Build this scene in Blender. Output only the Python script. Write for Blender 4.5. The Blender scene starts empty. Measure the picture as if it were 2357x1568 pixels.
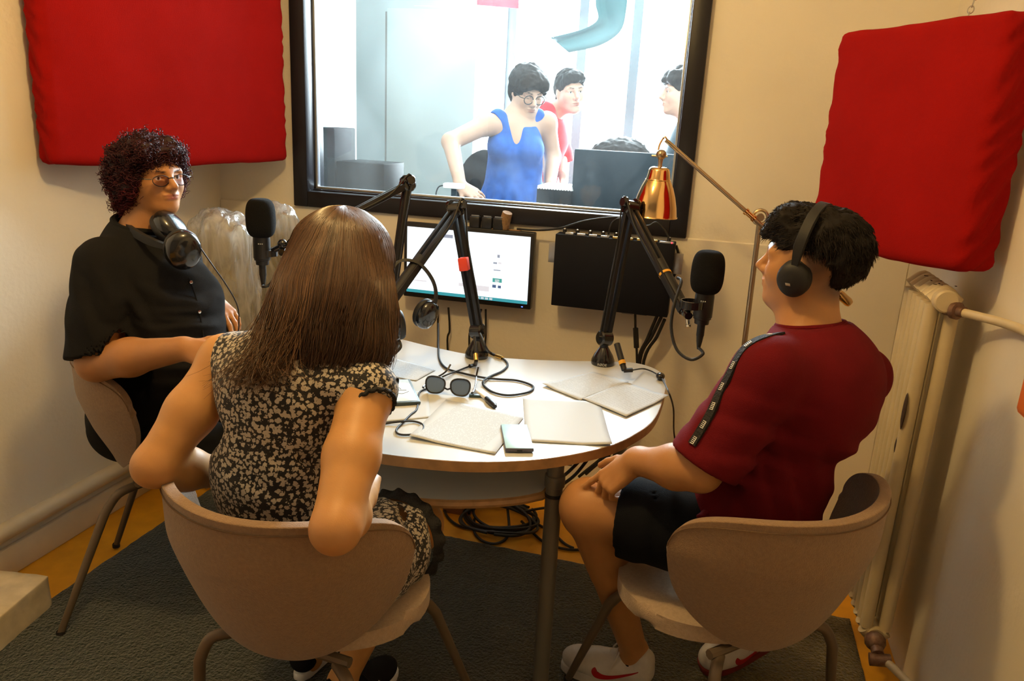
import bpy, bmesh, math, random
import numpy as np
from math import radians, sin, cos, pi, sqrt, atan2
from mathutils import Vector, Matrix
rng = np.random.default_rng(7); random.seed(7)
S = bpy.context.scene; COL = S.collection
# ------------------------------------------------------------------ camera
F_PX, YAW, PITCH, ROLL = 1760.0, 14.2, 15.8, 3.0
CAM = np.array([0.0, 0.0, 1.45])
_y, _p, _r = radians(YAW), radians(PITCH), radians(ROLL)
FW = np.array([-sin(_y)*cos(_p), cos(_y)*cos(_p), -sin(_p)])
_R0 = np.array([cos(_y), sin(_y), 0]); _U0 = np.cross(_R0, FW)
RT = cos(_r)*_R0 + sin(_r)*_U0; UP = -sin(_r)*_R0 + cos(_r)*_U0
cam = bpy.data.cameras.new('camera'); camo = bpy.data.objects.new('camera', cam); COL.objects.link(camo)
cam.sensor_width = 36; cam.lens = F_PX*36/2357; cam.clip_start = 0.05
M3 = Matrix((RT, UP, -FW)).transposed(); camo.matrix_world = Matrix.Translation(CAM) @ M3.to_4x4()
S.camera = camo
def at(px, py, x=None, y=None, z=None, d=None):
    'real-world point seen at a photo pixel, on a known plane or at a known distance'
    v = FW + (px-1178.5)/F_PX*RT - (py-784)/F_PX*UP
    t = (x-CAM[0])/v[0] if x is not None else (y-CAM[1])/v[1] if y is not None else (z-CAM[2])/v[2] if z is not None else d
    return CAM + t*v
# ------------------------------------------------------------------ world, lights, exposure
W = bpy.data.worlds.new('World'); S.world = W; W.use_nodes = True
bg = W.node_tree.nodes['Background']; bg.inputs[0].default_value = (0.80, 0.93, 1.0, 1); bg.inputs[1].default_value = 4.0
S.view_settings.view_transform = 'Standard'; S.view_settings.look = 'None'
S.view_settings.exposure = 0.0; S.view_settings.gamma = 1.0; S.view_settings.use_curve_mapping = False
def light(name, kind, loc, energy, color, **kw):
    l = bpy.data.lights.new(name, kind); l.energy = energy; l.color = color
    for k, v in kw.items():
        if k != 'rot': setattr(l, k, v)
    o = bpy.data.objects.new(name, l); COL.objects.link(o); o.location = loc
    if 'rot' in kw: o.rotation_euler = kw['rot']
    return o
LAMP = (-0.70, 1.32, 2.30)
light('pendant_bulb_light', 'POINT', LAMP, 41, (1.0, 0.66, 0.25), shadow_soft_size=0.06)
light('daylight', 'AREA', (-0.85, 5.56, 2.10), 1230, (0.80, 0.93, 1.0), shape='RECTANGLE', size=1.6, size_y=2.5, rot=(radians(-90), 0, 0))
# ------------------------------------------------------------------ materials
def mat(name, color, rough=0.6, metal=0.0, bump=0.0, bscale=200.0, var=0.0, vscale=8.0, coat=0.0, spec=0.5, sheen=0.0, trans=0.0, emit=None, estr=0.0, col2=None):
    m = bpy.data.materials.new(name); m.use_nodes = True; nt = m.node_tree; b = nt.nodes['Principled BSDF']
    b.inputs['Base Color'].default_value = (*color, 1); b.inputs['Roughness'].default_value = rough
    b.inputs['Metallic'].default_value = metal; b.inputs['Coat Weight'].default_value = coat
    b.inputs['Specular IOR Level'].default_value = spec; b.inputs['Sheen Weight'].default_value = sheen
    b.inputs['Transmission Weight'].default_value = trans
    if emit: b.inputs['Emission Color'].default_value = (*emit, 1); b.inputs['Emission Strength'].default_value = estr
    tc = nt.nodes.new('ShaderNodeTexCoord')
    if var or col2:
        n = nt.nodes.new('ShaderNodeTexNoise'); n.inputs['Scale'].default_value = vscale; n.inputs['Detail'].default_value = 5
        nt.links.new(tc.outputs['Object'], n.inputs['Vector'])
        r = nt.nodes.new('ShaderNodeValToRGB'); r.color_ramp.elements[0].position = 0.3; r.color_ramp.elements[1].position = 0.7
        c2 = col2 or tuple(max(0, c*(1-var)) for c in color)
        r.color_ramp.elements[0].color = (*c2, 1); r.color_ramp.elements[1].color = (*color, 1)
        nt.links.new(n.outputs['Fac'], r.inputs['Fac']); nt.links.new(r.outputs['Color'], b.inputs['Base Color'])
    if bump:
        n = nt.nodes.new('ShaderNodeTexNoise'); n.inputs['Scale'].default_value = bscale; n.inputs['Detail'].default_value = 4
        nt.links.new(tc.outputs['Object'], n.inputs['Vector'])
        bp = nt.nodes.new('ShaderNodeBump'); bp.inputs['Strength'].default_value = bump; bp.inputs['Distance'].default_value = 0.01
        nt.links.new(n.outputs['Fac'], bp.inputs['Height']); nt.links.new(bp.outputs['Normal'], b.inputs['Normal'])
    return m
def attr_mat(name, rough=0.5, spec=0.5, bump=0.0, bscale=300, sss=0.0, sheen=0.0, noise=0.0, nscale=60):
    'material whose colour is the dye or skin colour stored on the mesh'
    m = mat(name, (0.5,)*3, rough, bump=bump, bscale=bscale, spec=spec, sheen=sheen); nt = m.node_tree; b = nt.nodes['Principled BSDF']
    a = nt.nodes.new('ShaderNodeAttribute'); a.attribute_name = 'Col'; out = a.outputs['Color']
    if noise:
        tc = nt.nodes.new('ShaderNodeTexCoord'); n = nt.nodes.new('ShaderNodeTexNoise'); n.inputs['Scale'].default_value = nscale
        nt.links.new(tc.outputs['Object'], n.inputs['Vector'])
        mr = nt.nodes.new('ShaderNodeMapRange'); mr.inputs['To Min'].default_value = 1-noise; mr.inputs['To Max'].default_value = 1+noise
        nt.links.new(n.outputs['Fac'], mr.inputs['Value'])
        mx = nt.nodes.new('ShaderNodeVectorMath'); mx.operation = 'MULTIPLY'
        nt.links.new(out, mx.inputs[0]); nt.links.new(mr.outputs[0], mx.inputs[1]); out = mx.outputs[0]
    nt.links.new(out, b.inputs['Base Color'])
    if sss:
        b.inputs['Subsurface Weight'].default_value = sss; b.inputs['Subsurface Radius'].default_value = (0.012, 0.005, 0.003); b.inputs['Subsurface Scale'].default_value = 1.0
    return m
M = {}
M['wall'] = mat('wall_paint', (0.86, 0.80, 0.68), 0.75, bump=0.12, bscale=60, var=0.05, vscale=3)
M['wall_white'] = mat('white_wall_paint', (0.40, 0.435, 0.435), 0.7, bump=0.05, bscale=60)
M['floor'] = mat('yellow_linoleum', (0.78, 0.36, 0.012), 0.5, bump=0.05, bscale=40, var=0.18, vscale=14)
M['frame'] = mat('black_window_frame', (0.016, 0.015, 0.021), 0.4, var=0.15, vscale=5, bump=0.03, bscale=90, spec=0.3)
M['back'] = mat('dark_brown_wall_behind', (0.16, 0.12, 0.08), 0.8, var=0.1)  # unseen wall, dark tone picked to cut bounce light on camera-facing sides
M['alu'] = mat('window_seal_strip', (0.55, 0.58, 0.62), 0.3, metal=0.6)
M['red'] = mat('red_fabric', (0.34, 0.0065, 0.005), 0.95, spec=0.1, bump=0.18, bscale=500, var=0.12, vscale=6)
M['white_lam'] = mat('white_laminate', (0.62, 0.65, 0.68), 0.20, spec=0.55)
M['birch'] = mat('wood_edge', (0.52, 0.29, 0.12), 0.45, var=0.35, vscale=30)
M['grey_metal'] = mat('grey_powder_coat', (0.20, 0.185, 0.16), 0.45, metal=0.4, bump=0.05, bscale=300)
M['felt'] = mat('beige_felt', (0.31, 0.19, 0.10), 0.95, bump=0.35, bscale=420, col2=(0.25, 0.15, 0.08), vscale=140, sheen=0.3)
M['felt_in'] = mat('light_beige_felt', (0.50, 0.37, 0.26), 0.95, bump=0.35, bscale=420, col2=(0.42, 0.31, 0.21), vscale=140, sheen=0.3)
M['leg'] = mat('taupe_chair_leg', (0.17, 0.125, 0.085), 0.45, metal=0.3)
M['stitch'] = mat('brown_thread', (0.16, 0.09, 0.045), 0.9)
M['rad'] = mat('cream_radiator_enamel', (0.70, 0.58, 0.36), 0.4, var=0.10, vscale=12, bump=0.06, bscale=70)
M['rust'] = mat('rusty_fitting', (0.16, 0.075, 0.05), 0.55, metal=0.6, col2=(0.30, 0.2, 0.15), vscale=60)
M['chip'] = mat('chipped_dark_patch', (0.06, 0.035, 0.025), 0.8)
M['black'] = mat('black_plastic', (0.012, 0.012, 0.014), 0.38)
M['blackm'] = mat('black_painted_metal', (0.014, 0.014, 0.017), 0.42, metal=0.3, bump=0.03, bscale=400)
M['gloss'] = mat('glossy_black_plastic', (0.010, 0.010, 0.012), 0.18, coat=0.4)
M['rubber'] = mat('black_rubber', (0.010, 0.010, 0.011), 0.6)
M['foam'] = mat('black_foam', (0.009, 0.009, 0.010), 1.0, bump=0.9, bscale=700, spec=0.2)
M['chrome'] = mat('chrome', (0.75, 0.74, 0.72), 0.14, metal=1.0)
M['brass'] = mat('polished_brass', (0.78, 0.50, 0.22), 0.12, metal=1.0)
M['brass_dark'] = mat('antique_brass', (0.48, 0.38, 0.26), 0.3, metal=1.0)
M['gold'] = mat('gold_plated_plug', (0.85, 0.55, 0.15), 0.25, metal=1.0)
M['yellow'] = mat('yellow_tape', (0.75, 0.38, 0.03), 0.6)
M['redtape'] = mat('red_tape', (0.75, 0.06, 0.03), 0.6)
M['paper'] = mat('paper', (0.54, 0.57, 0.60), 0.8)
M['ink'] = mat('grey_print', (0.52, 0.50, 0.48), 0.9)
M['darkink'] = mat('pen_ink', (0.06, 0.06, 0.07), 0.9)
M['white'] = mat('white_plastic', (0.8, 0.8, 0.8), 0.35)
M['cork'] = mat('cork', (0.36, 0.215, 0.11), 0.9, bump=0.4, bscale=180, var=0.4, vscale=90)
M['steel'] = mat('galvanised_steel', (0.5, 0.48, 0.45), 0.35, metal=0.9)
M['baseboard'] = mat('cream_gloss_paint', (0.74, 0.64, 0.47), 0.5, var=0.12, vscale=9)
M['stepwood'] = mat('worn_cream_painted_wood', (0.70, 0.60, 0.44), 0.6, bump=0.25, bscale=25, var=0.3, vscale=16)
M['orange'] = mat('orange_plastic', (0.85, 0.17, 0.02), 0.4)
M['cardboard'] = mat('brown_cardboard', (0.36, 0.17, 0.09), 0.9, var=0.15, vscale=12)
# ------------------------------------------------------------------ mesh helpers
WORLD = set()   # things whose parts are built in room coordinates
def link(name, me, m, parent=None, smooth=True, loc=None):
    o = bpy.data.objects.new(name, me); COL.objects.link(o)
    for mm in (m if isinstance(m, (list, tuple)) else [m]): me.materials.append(mm)
    if parent is not None:
        if parent.name in WORLD: keep(o, parent)
        else: o.parent = parent
    if smooth and len(me.polygons): me.polygons.foreach_set('use_smooth', np.ones(len(me.polygons), bool))
    return o
def V(p): return Vector((float(p[0]), float(p[1]), float(p[2])))
class MB:
    'collects shapes and links them as ONE mesh object'
    def __init__(s): s.bm = bmesh.new(); s.mi = 0
    def _m(s, vs):
        if s.mi:
            for f in {f for v in vs for f in v.link_faces}: f.material_index = s.mi
        return s
    def box(s, c, size, rot=None, bev=0.0, seg=2, axes=None):
        r = bmesh.ops.create_cube(s.bm, size=1.0); vs = r['verts']
        R = Matrix(axes).transposed() if axes is not None else (rot if isinstance(rot, Matrix) else Matrix.Rotation(rot or 0, 3, 'Z'))
        mt = Matrix.Translation(V(c)) @ R.to_4x4() @ Matrix.Diagonal((size[0], size[1], size[2], 1))
        bmesh.ops.transform(s.bm, matrix=mt, verts=vs)
        if bev:
            es = list({e for v in vs for e in v.link_edges})
            q = bmesh.ops.bevel(s.bm, geom=es, offset=bev, segments=seg, affect='EDGES', profile=0.5)
            vs = q['verts']
        return s._m(vs)
    def tube(s, pts, r, sides=10, caps=True, closed=False):
        P = [V(p) for p in pts]; n = len(P); rr = r if hasattr(r, '__len__') else [r]*n
        T = []
        for i in range(n):
            a = P[(i-1) % n] if (closed or i > 0) else P[i]; b = P[(i+1) % n] if (closed or i < n-1) else P[i]
            t = (b-a); T.append(t.normalized() if t.length > 1e-9 else Vector((0, 0, 1)))
        ref = Vector((0, 0, 1)) if abs(T[0].z) < 0.9 else Vector((1, 0, 0))
        u = T[0].cross(ref).normalized(); rings = []
        for i in range(n):
            u = (u - T[i]*u.dot(T[i])); u = u.normalized() if u.length > 1e-6 else T[i].orthogonal().normalized()
            w = T[i].cross(u)
            rings.append([s.bm.verts.new(P[i] + (u*cos(2*pi*k/sides) + w*sin(2*pi*k/sides))*rr[i]) for k in range(sides)])
        for i in range(n if closed else n-1):
            A, B = rings[i], rings[(i+1) % n]
            for k in range(sides):
                f = s.bm.faces.new((A[k], A[(k+1) % sides], B[(k+1) % sides], B[k])); f.material_index = s.mi
        if caps and not closed:
            for R_, fl in ((rings[0], True), (rings[-1], False)):
                f = s.bm.faces.new(R_[::-1] if fl else R_); f.material_index = s.mi
        return s
    def lathe(s, prof, c, axis=(0, 0, 1), seg=24):
        'prof: list of (radius, height along axis)'
        ax = V(axis).normalized(); u = ax.orthogonal().normalized(); w = ax.cross(u); C_ = V(c); rings = []
        for (r, h) in prof:
            if r < 1e-6: rings.append([s.bm.verts.new(C_ + ax*h)])
            else: rings.append([s.bm.verts.new(C_ + ax*h + (u*cos(2*pi*k/seg) + w*sin(2*pi*k/seg))*r) for k in range(seg)])
        for A, B in zip(rings[:-1], rings[1:]):
            for k in range(seg):
                k2 = (k+1) % seg
                q = ([A[0]] if len(A) == 1 else [A[k], A[k2]]) + ([B[0]] if len(B) == 1 else [B[k2], B[k]])
                if len(q) > 2:
                    f = s.bm.faces.new(q); f.material_index = s.mi
        return s
    def ball(s, c, r, axes=None, sub=2):
        q = bmesh.ops.create_icosphere(s.bm, subdivisions=sub, radius=1.0)
        rr = r if hasattr(r, '__len__') else (r, r, r)
        R = Matrix(axes).transposed().to_4x4() if axes is not None else Matrix.Identity(4)
        bmesh.ops.transform(s.bm, matrix=Matrix.Translation(V(c)) @ R @ Matrix.Diagonal((*rr, 1)), verts=q['verts'])
        return s._m(q['verts'])
    def prism(s, outline, z0, z1, bev=0.0, seg=2):
        b = [s.bm.verts.new((p[0], p[1], z0)) for p in outline]; t = [s.bm.verts.new((p[0], p[1], z1)) for p in outline]
        n = len(b); fs = [s.bm.faces.new(b[::-1]), s.bm.faces.new(t)]
        for k in range(n): fs.append(s.bm.faces.new((b[k], b[(k+1) % n], t[(k+1) % n], t[k])))
        for f in fs: f.material_index = s.mi
        if bev:
            es = [e for f in fs[:2] for e in f.edges]
            bmesh.ops.bevel(s.bm, geom=es, offset=bev, segments=seg, affect='EDGES', profile=0.5)
        return s
    def quad(s, pts):
        f = s.bm.faces.new([s.bm.verts.new(V(p)) for p in pts]); f.material_index = s.mi; return s
    def build(s, name, m, parent=None, smooth=True, angle=40, xf=None):
        bmesh.ops.recalc_face_normals(s.bm, faces=s.bm.faces)
        if xf is not None: bmesh.ops.transform(s.bm, matrix=xf, verts=s.bm.verts)
        me = bpy.data.meshes.new(name); s.bm.to_mesh(me); s.bm.free()
        o = link(name, me, m, parent, smooth)
        if smooth:
            me.set_sharp_from_angle(angle=radians(angle))
        return o
def smooth_path(pts, n=8, closed=False):
    'Catmull-Rom through the points'
    P = np.array([np.asarray(p, float) for p in pts]); out = []
    N = len(P)
    for i in range(N if closed else N-1):
        if closed: p0, p1, p2, p3 = P[i-1], P[i], P[(i+1) % N], P[(i+2) % N]
        else: p0, p1, p2, p3 = P[max(i-1, 0)], P[i], P[i+1], P[min(i+2, N-1)]
        for k in range(n):
            t = k/n
            out.append(0.5*((2*p1) + (-p0+p2)*t + (2*p0-5*p1+4*p2-p3)*t*t + (-p0+3*p1-3*p2+p3)*t**3))
    if not closed: out.append(P[-1])
    return out
def tag(o, label=None, cat=None, group=None, kind=None):
    if label: o['label'] = label
    if cat: o['category'] = cat
    if group: o['group'] = group
    if kind: o['kind'] = kind
    return o
def thing(name, loc, label, cat, group=None, rz=0.0, world=False):
    o = bpy.data.objects.new(name, None); COL.objects.link(o); o.empty_display_size = 0.1
    o.location = loc; o.rotation_euler = (0, 0, rz)
    if world: WORLD.add(o.name)
    return tag(o, label, cat, group)
def np_mesh(name, verts, faces, m, parent=None, smooth=True, cols=None):
    'one mesh object from numpy arrays (faces: N x 3 or N x 4)'
    me = bpy.data.meshes.new(name); verts = np.asarray(verts, np.float32); faces = np.asarray(faces, np.int32); k = faces.shape[1]
    me.vertices.add(len(verts)); me.vertices.foreach_set('co', verts.ravel())
    me.loops.add(faces.size); me.loops.foreach_set('vertex_index', faces.ravel())
    me.polygons.add(len(faces)); me.polygons.foreach_set('loop_start', np.arange(0, faces.size, k, dtype=np.int32))
    me.update(calc_edges=True); me.validate()
    if cols is not None:
        a = me.color_attributes.new('Col', 'FLOAT_COLOR', 'POINT'); c4 = np.ones((len(verts), 4), np.float32); c4[:, :3] = cols; a.data.foreach_set('color', c4.ravel())
    return link(name, me, m, parent, smooth)
def vnoise(p, scale=1.0, seed=0):
    'smooth value noise in 0..1'
    q = np.asarray(p, np.float64)*scale; i = np.floor(q).astype(np.int64); f = q-i; f = f*f*(3-2*f); o = 0
    for dx in (0, 1):
        for dy in (0, 1):
            for dz in (0, 1):
                h = (i[..., 0]+dx)*374761393 + (i[..., 1]+dy)*668265263 + (i[..., 2]+dz)*2147483647 + seed*1274126177
                h = (h ^ (h >> 13))*1274126177; h = h ^ (h >> 16)
                v = (h & 0xffff)/65535.0
                o = o + v*(f[..., 0] if dx else 1-f[..., 0])*(f[..., 1] if dy else 1-f[..., 1])*(f[..., 2] if dz else 1-f[..., 2])
    return o
def grid_faces(nu, nv, wrap=False):
    f = []
    for i in range(nu if wrap else nu-1):
        for j in range(nv-1):
            a, b = i*nv+j, ((i+1) % nu)*nv+j; f.append((a, b, b+1, a+1))
    return f
def thick_sheet(name, G, t, m, parent=None, cols=None):
    'closed sheet of thickness t from a grid of points G[nu, nv, 3]'
    G = np.asarray(G, float); nu, nv = G.shape[:2]
    N = np.cross(np.gradient(G, axis=0), np.gradient(G, axis=1)); N /= np.linalg.norm(N, axis=2, keepdims=True)+1e-12
    A = (G+N*t/2).reshape(-1, 3); B = (G-N*t/2).reshape(-1, 3); n = nu*nv
    f = grid_faces(nu, nv); F = [q for q in f] + [(a+n, d+n, c+n, b+n) for a, b, c, d in f]
    ring_ = [i*nv for i in range(nu)] + [(nu-1)*nv+j for j in range(1, nv)] + [i*nv+nv-1 for i in range(nu-2, -1, -1)] + [j for j in range(nv-2, 0, -1)]
    for a, b in zip(ring_, ring_[1:]+ring_[:1]): F.append((a, a+n, b+n, b))
    o = np_mesh(name, np.vstack([A, B]), F, m, parent, cols=cols)
    bm = bmesh.new(); bm.from_mesh(o.data); bmesh.ops.recalc_face_normals(bm, faces=bm.faces); bm.to_mesh(o.data); bm.free()
    return o
def rounded_box(name, size, r, cuts, m, parent, axes, c, disp=None):
    'soft padded block: axes rows are its local x, y, z in the room; disp(local points, normals) moves the surface'
    bm = bmesh.new(); bmesh.ops.create_cube(bm, size=1.0); bmesh.ops.subdivide_edges(bm, edges=bm.edges, cuts=cuts, use_grid_fill=True)
    me = bpy.data.meshes.new(name); bm.to_mesh(me); bm.free()
    p = np.empty(len(me.vertices)*3); me.vertices.foreach_get('co', p); p = p.reshape(-1, 3)*np.array(size)
    inn = np.clip(p, -(np.array(size)/2-r), np.array(size)/2-r); d = p-inn; n = d/(np.linalg.norm(d, axis=1, keepdims=True)+1e-9); q = inn+n*r
    if disp is not None: q = q + disp(q, n)
    q = np.asarray(c) + q @ np.asarray(axes); me.vertices.foreach_set('co', q.astype(np.float32).ravel()); me.update()
    return link(name, me, m, parent)
def keep(o, parent):
    'parent without moving (things are built in world coordinates; the empty sits at the base)'
    o.parent = parent; o.matrix_parent_inverse = Matrix.Translation(-Vector(parent.location)) if not any(parent.rotation_euler) else (Matrix.Translation(parent.location) @ parent.rotation_euler.to_matrix().to_4x4()).inverted()
    return o
def copy_tree(o, parent=None):
    c = o.copy(); COL.objects.link(c)
    if parent is not None: c.parent = parent
    for ch in list(o.children): copy_tree(ch, c)
    return c
def struct(o): o['kind'] = 'structure'; return o
def axes_from(fwd, up=(0, 0, 1)):
    'rows right, forward, up'
    f = np.asarray(fwd, float); f = f/np.linalg.norm(f); r = np.cross(f, up); r /= np.linalg.norm(r); u = np.cross(r, f)
    return np.array([r, f, u])
def nrm(v): v = np.asarray(v, float); return v/np.linalg.norm(v)
# ------------------------------------------------------------------ room shell
XL, XR, YB, YF, H = -2.02, 0.66, 2.85, -0.9, 2.6
T = 0.12
struct(MB().box(((XL+XR)/2, (YF+YB)/2, -0.05), (XR-XL+0.3, YB-YF+0.3, 0.1)).build('floor', M['floor'], smooth=False))
struct(MB().box(((XL+XR)/2, (YF+YB)/2, H+0.05), (XR-XL+0.3, YB-YF+0.3, 0.1)).build('ceiling', M['wall'], smooth=False))
struct(MB().box((XL-T/2, (YF+YB)/2, H/2), (T, YB-YF, H)).build('wall_left', M['wall'], smooth=False))
struct(MB().box((XR+T/2, (YF+YB)/2, H/2), (T, YB-YF, H)).build('wall_right', M['wall'], smooth=False))
struct(MB().box(((XL+XR)/2, YF-T/2, H/2), (XR-XL+2*T, T, H)).build('wall_front', M['back'], smooth=False))
WX0, WX1, WZ0, WZ1 = -1.655, -0.105, 1.10, 2.18      # opening of the studio window
def slab(mb, x0, x1, y0, y1, z0, z1, **k): return mb.box(((x0+x1)/2, (y0+y1)/2, (z0+z1)/2), (x1-x0, y1-y0, z1-z0), **k)
w = MB(); X0, X1 = XL-T, XR+T
slab(w, X0, WX0, YB, YB+T, 0, H); slab(w, WX1, X1, YB, YB+T, 0, H); slab(w, WX0, WX1, YB, YB+T, 0, WZ0); slab(w, WX0, WX1, YB, YB+T, WZ1, H)
struct(w.build('wall_back', M['wall'], smooth=False))
w = MB(); slab(w, XL, XR, YB-0.012, YB, 0, 1.085, bev=0.004, seg=1)
struct(w.build('trim_1', M['wall'], smooth=False))
w = MB(); slab(w, XL, XL+0.018, YF, YB-0.012, 0, 0.10, bev=0.006); w.tube([(XL+0.012, YF, 0.155), (XL+0.012, YB-0.012, 0.155)], 0.028, 12)
struct(w.build('baseboard_left', M['baseboard']))
w = MB(); slab(w, XL+0.02, XR, YB-0.03, YB-0.012, 0, 0.07, bev=0.005)
struct(w.build('baseboard_back', M['baseboard']))
# studio window: black frame, seal strips, pane
fr = MB(); fw = 0.052
def ring(mb, x0, x1, z0, z1, wd, y0, y1, bev=0.004):
    slab(mb, x0, x0+wd, y0, y1, z0, z1, bev=bev); slab(mb, x1-wd, x1, y0, y1, z0, z1, bev=bev)
    slab(mb, x0+wd, x1-wd, y0, y1, z0, z0+wd, bev=bev); slab(mb, x0+wd, x1-wd, y0, y1, z1-wd, z1, bev=bev)
ring(fr, WX0-0.006, WX1+0.016, WZ0-0.015, WZ1+0.02, 0.062, YB-0.03, YB+0.03); ring(fr, WX0+0.005, WX1-0.005, WZ0+0.005, WZ1-0.005, 0.048, YB+0.02, YB+T)
win = struct(fr.build('window_1', M['frame']))
sl = MB(); ring(sl, WX0+0.053, WX1-0.053, WZ0+0.053, WZ1-0.053, 0.009, YB+0.045, YB+0.07, 0.002)
sl.build('window_seal', M['alu'], win)
gm = bpy.data.materials.new('dusty_hazed_glass'); gm.use_nodes = True; nt = gm.node_tree; nt.nodes.clear()
out = nt.nodes.new('ShaderNodeOutputMaterial'); tr = nt.nodes.new('ShaderNodeBsdfTransparent'); tr.inputs[0].default_value = (0.97, 0.99, 0.99, 1)
tl = nt.nodes.new('ShaderNodeBsdfTranslucent'); tl.inputs[0].default_value = (0.9, 0.97, 1.0, 1)
gl = nt.nodes.new('ShaderNodeBsdfGlossy'); gl.inputs['Roughness'].default_value = 0.02
tc = nt.nodes.new('ShaderNodeTexCoord'); no = nt.nodes.new('ShaderNodeTexNoise'); no.inputs['Scale'].default_value = 3.2; no.inputs['Detail'].default_value = 6; no.inputs['Distortion'].default_value = 0.8
mr = nt.nodes.new('ShaderNodeMapRange'); mr.inputs['From Min'].default_value = 0.35; mr.inputs['From Max'].default_value = 0.75; mr.inputs['To Min'].default_value = 0.003; mr.inputs['To Max'].default_value = 0.024  # milky noise: dust smudges plus the veiling glare over the control room
m1 = nt.nodes.new('ShaderNodeMixShader'); m2 = nt.nodes.new('ShaderNodeMixShader'); fz = nt.nodes.new('ShaderNodeFresnel'); fz.inputs[0].default_value = 1.4
L = nt.links.new
L(tc.outputs['Object'], no.inputs['Vector']); L(no.outputs['Fac'], mr.inputs['Value']); L(mr.outputs[0], m1.inputs[0]); L(tr.outputs[0], m1.inputs[1]); L(tl.outputs[0], m1.inputs[2])
L(fz.outputs[0], m2.inputs[0]); L(m1.outputs[0], m2.inputs[1]); L(gl.outputs[0], m2.inputs[2]); L(m2.outputs[0], out.inputs[0])
g = MB(); slab(g, WX0+0.055, WX1-0.055, YB+0.056, YB+0.060, WZ0+0.055, WZ1-0.055)
g.build('glass_pane', gm, win, smooth=False)
# ------------------------------------------------------------------ control room beyond the glass
CX0, CX1, CY0, CY1, CH = -2.75, 1.45, YB+T, 5.30, 3.6
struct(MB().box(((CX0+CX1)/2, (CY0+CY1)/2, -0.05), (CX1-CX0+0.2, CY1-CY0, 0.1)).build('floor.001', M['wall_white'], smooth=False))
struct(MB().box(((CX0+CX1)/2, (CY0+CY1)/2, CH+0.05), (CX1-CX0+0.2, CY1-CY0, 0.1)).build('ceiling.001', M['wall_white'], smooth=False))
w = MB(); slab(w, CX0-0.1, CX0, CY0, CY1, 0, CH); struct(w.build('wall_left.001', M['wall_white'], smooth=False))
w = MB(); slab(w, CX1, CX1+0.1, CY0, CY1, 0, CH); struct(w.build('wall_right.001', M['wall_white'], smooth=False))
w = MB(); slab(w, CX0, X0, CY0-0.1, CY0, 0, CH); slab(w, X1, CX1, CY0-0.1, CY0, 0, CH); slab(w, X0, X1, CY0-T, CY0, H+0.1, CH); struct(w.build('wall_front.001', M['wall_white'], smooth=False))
OX0, OX1, OZ0, OZ1 = -1.50, 0.75, 0.85, 3.40        # daylight window of the control room
w = MB(); slab(w, CX0, OX0, CY1, CY1+0.2, 0, CH); slab(w, OX1, CX1, CY1, CY1+0.2, 0, CH); slab(w, OX0, OX1, CY1, CY1+0.2, 0, OZ0); slab(w, OX0, OX1, CY1, CY1+0.2, OZ1, CH)
struct(w.build('wall_back.001', M['wall_white'], smooth=False))
w = MB(); ring(w, OX0, OX1, OZ0, OZ1, 0.06, CY1+0.06, CY1+0.14)
for px in (1332, 1452): xx = at(px, 250, y=CY1+0.1)[0]; slab(w, xx-0.03, xx+0.03, CY1+0.06, CY1+0.14, OZ0, OZ1)
struct(w.build('window_2', mat('grey_window_frame', (0.16, 0.19, 0.21), 0.5)))
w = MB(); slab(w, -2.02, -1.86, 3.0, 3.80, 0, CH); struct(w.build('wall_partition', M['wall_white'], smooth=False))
# ------------------------------------------------------------------ red padded panels in the two back corners
def panel(name, P0, P1, z0, z1, thick, label, seed, endfold=False):
    'P0, P1: xy of the two ends of the front face, right end first seen from the room'
    P0, P1 = np.array(P0, float), np.array(P1, float); u = nrm(P1-P0); n = np.array([u[1], -u[0]])   # n points into the room
    Wd = np.linalg.norm(P1-P0); c2 = (P0+P1)/2 - n*thick/2
    ax = np.array([[u[0], u[1], 0], [n[0], n[1], 0], [0, 0, 1]])
    def disp(q, nn):
        x, y, z = q[:, 0]/Wd*2, q[:, 1]/thick*2, q[:, 2]/(z1-z0)*2
        b = 0.008*(1-np.clip(np.abs(x), 0, 1)**3)*(1-np.clip(np.abs(z), 0, 1)**3)
        wob = (vnoise(q, 8, seed)-0.5)*0.006 + (vnoise(q, 25, seed+1)-0.5)*0.002
        out = nn*(b+wob)[:, None]
        edge = np.clip((np.abs(x)-0.90)*10, 0, 1)*np.clip(1.1-np.abs(y)*0.2, 0, 1)
        fold = np.sin((q[:, 2]*1.0+q[:, 1]*1.3+0.02*np.sin(q[:, 2]*23))*95)*0.0035*edge
        out += nn*fold[:, None]
        out[:, 2] += -0.012*np.cos(np.clip(x, -1, 1)*pi/2)*(z < -0.5) + (vnoise(q, 6, seed+4)-0.5)*0.008
        return out
    t = thing(name, (c2[0], c2[1], z0), label, 'acoustic panel', world=True)
    rounded_box('padded_cover', (Wd, thick, z1-z0), 0.020, 50, M['red'], t, ax, (c2[0], c2[1], (z0+z1)/2), disp)
    return t
a = at(100, 200, x=-1.935); b = at(662, 330, y=2.785)
panel('acoustic_panel', (a[0], a[1]), (b[0], b[1]), 1.262, 2.14, 0.075, 'red fabric padded panel in the left corner behind the curly-haired person', 3)
panel('acoustic_panel', (0.272, 2.40), (0.553, 1.93), 1.178, 1.735, 0.105, 'red fabric padded panel hanging on a chain above the radiator', 8)
ch = MB(); p0 = np.array([0.50, 2.06, 1.735]); p1 = np.array([0.60, 2.25, 2.06])
dv = nrm(p1-p0); n = 22
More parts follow.
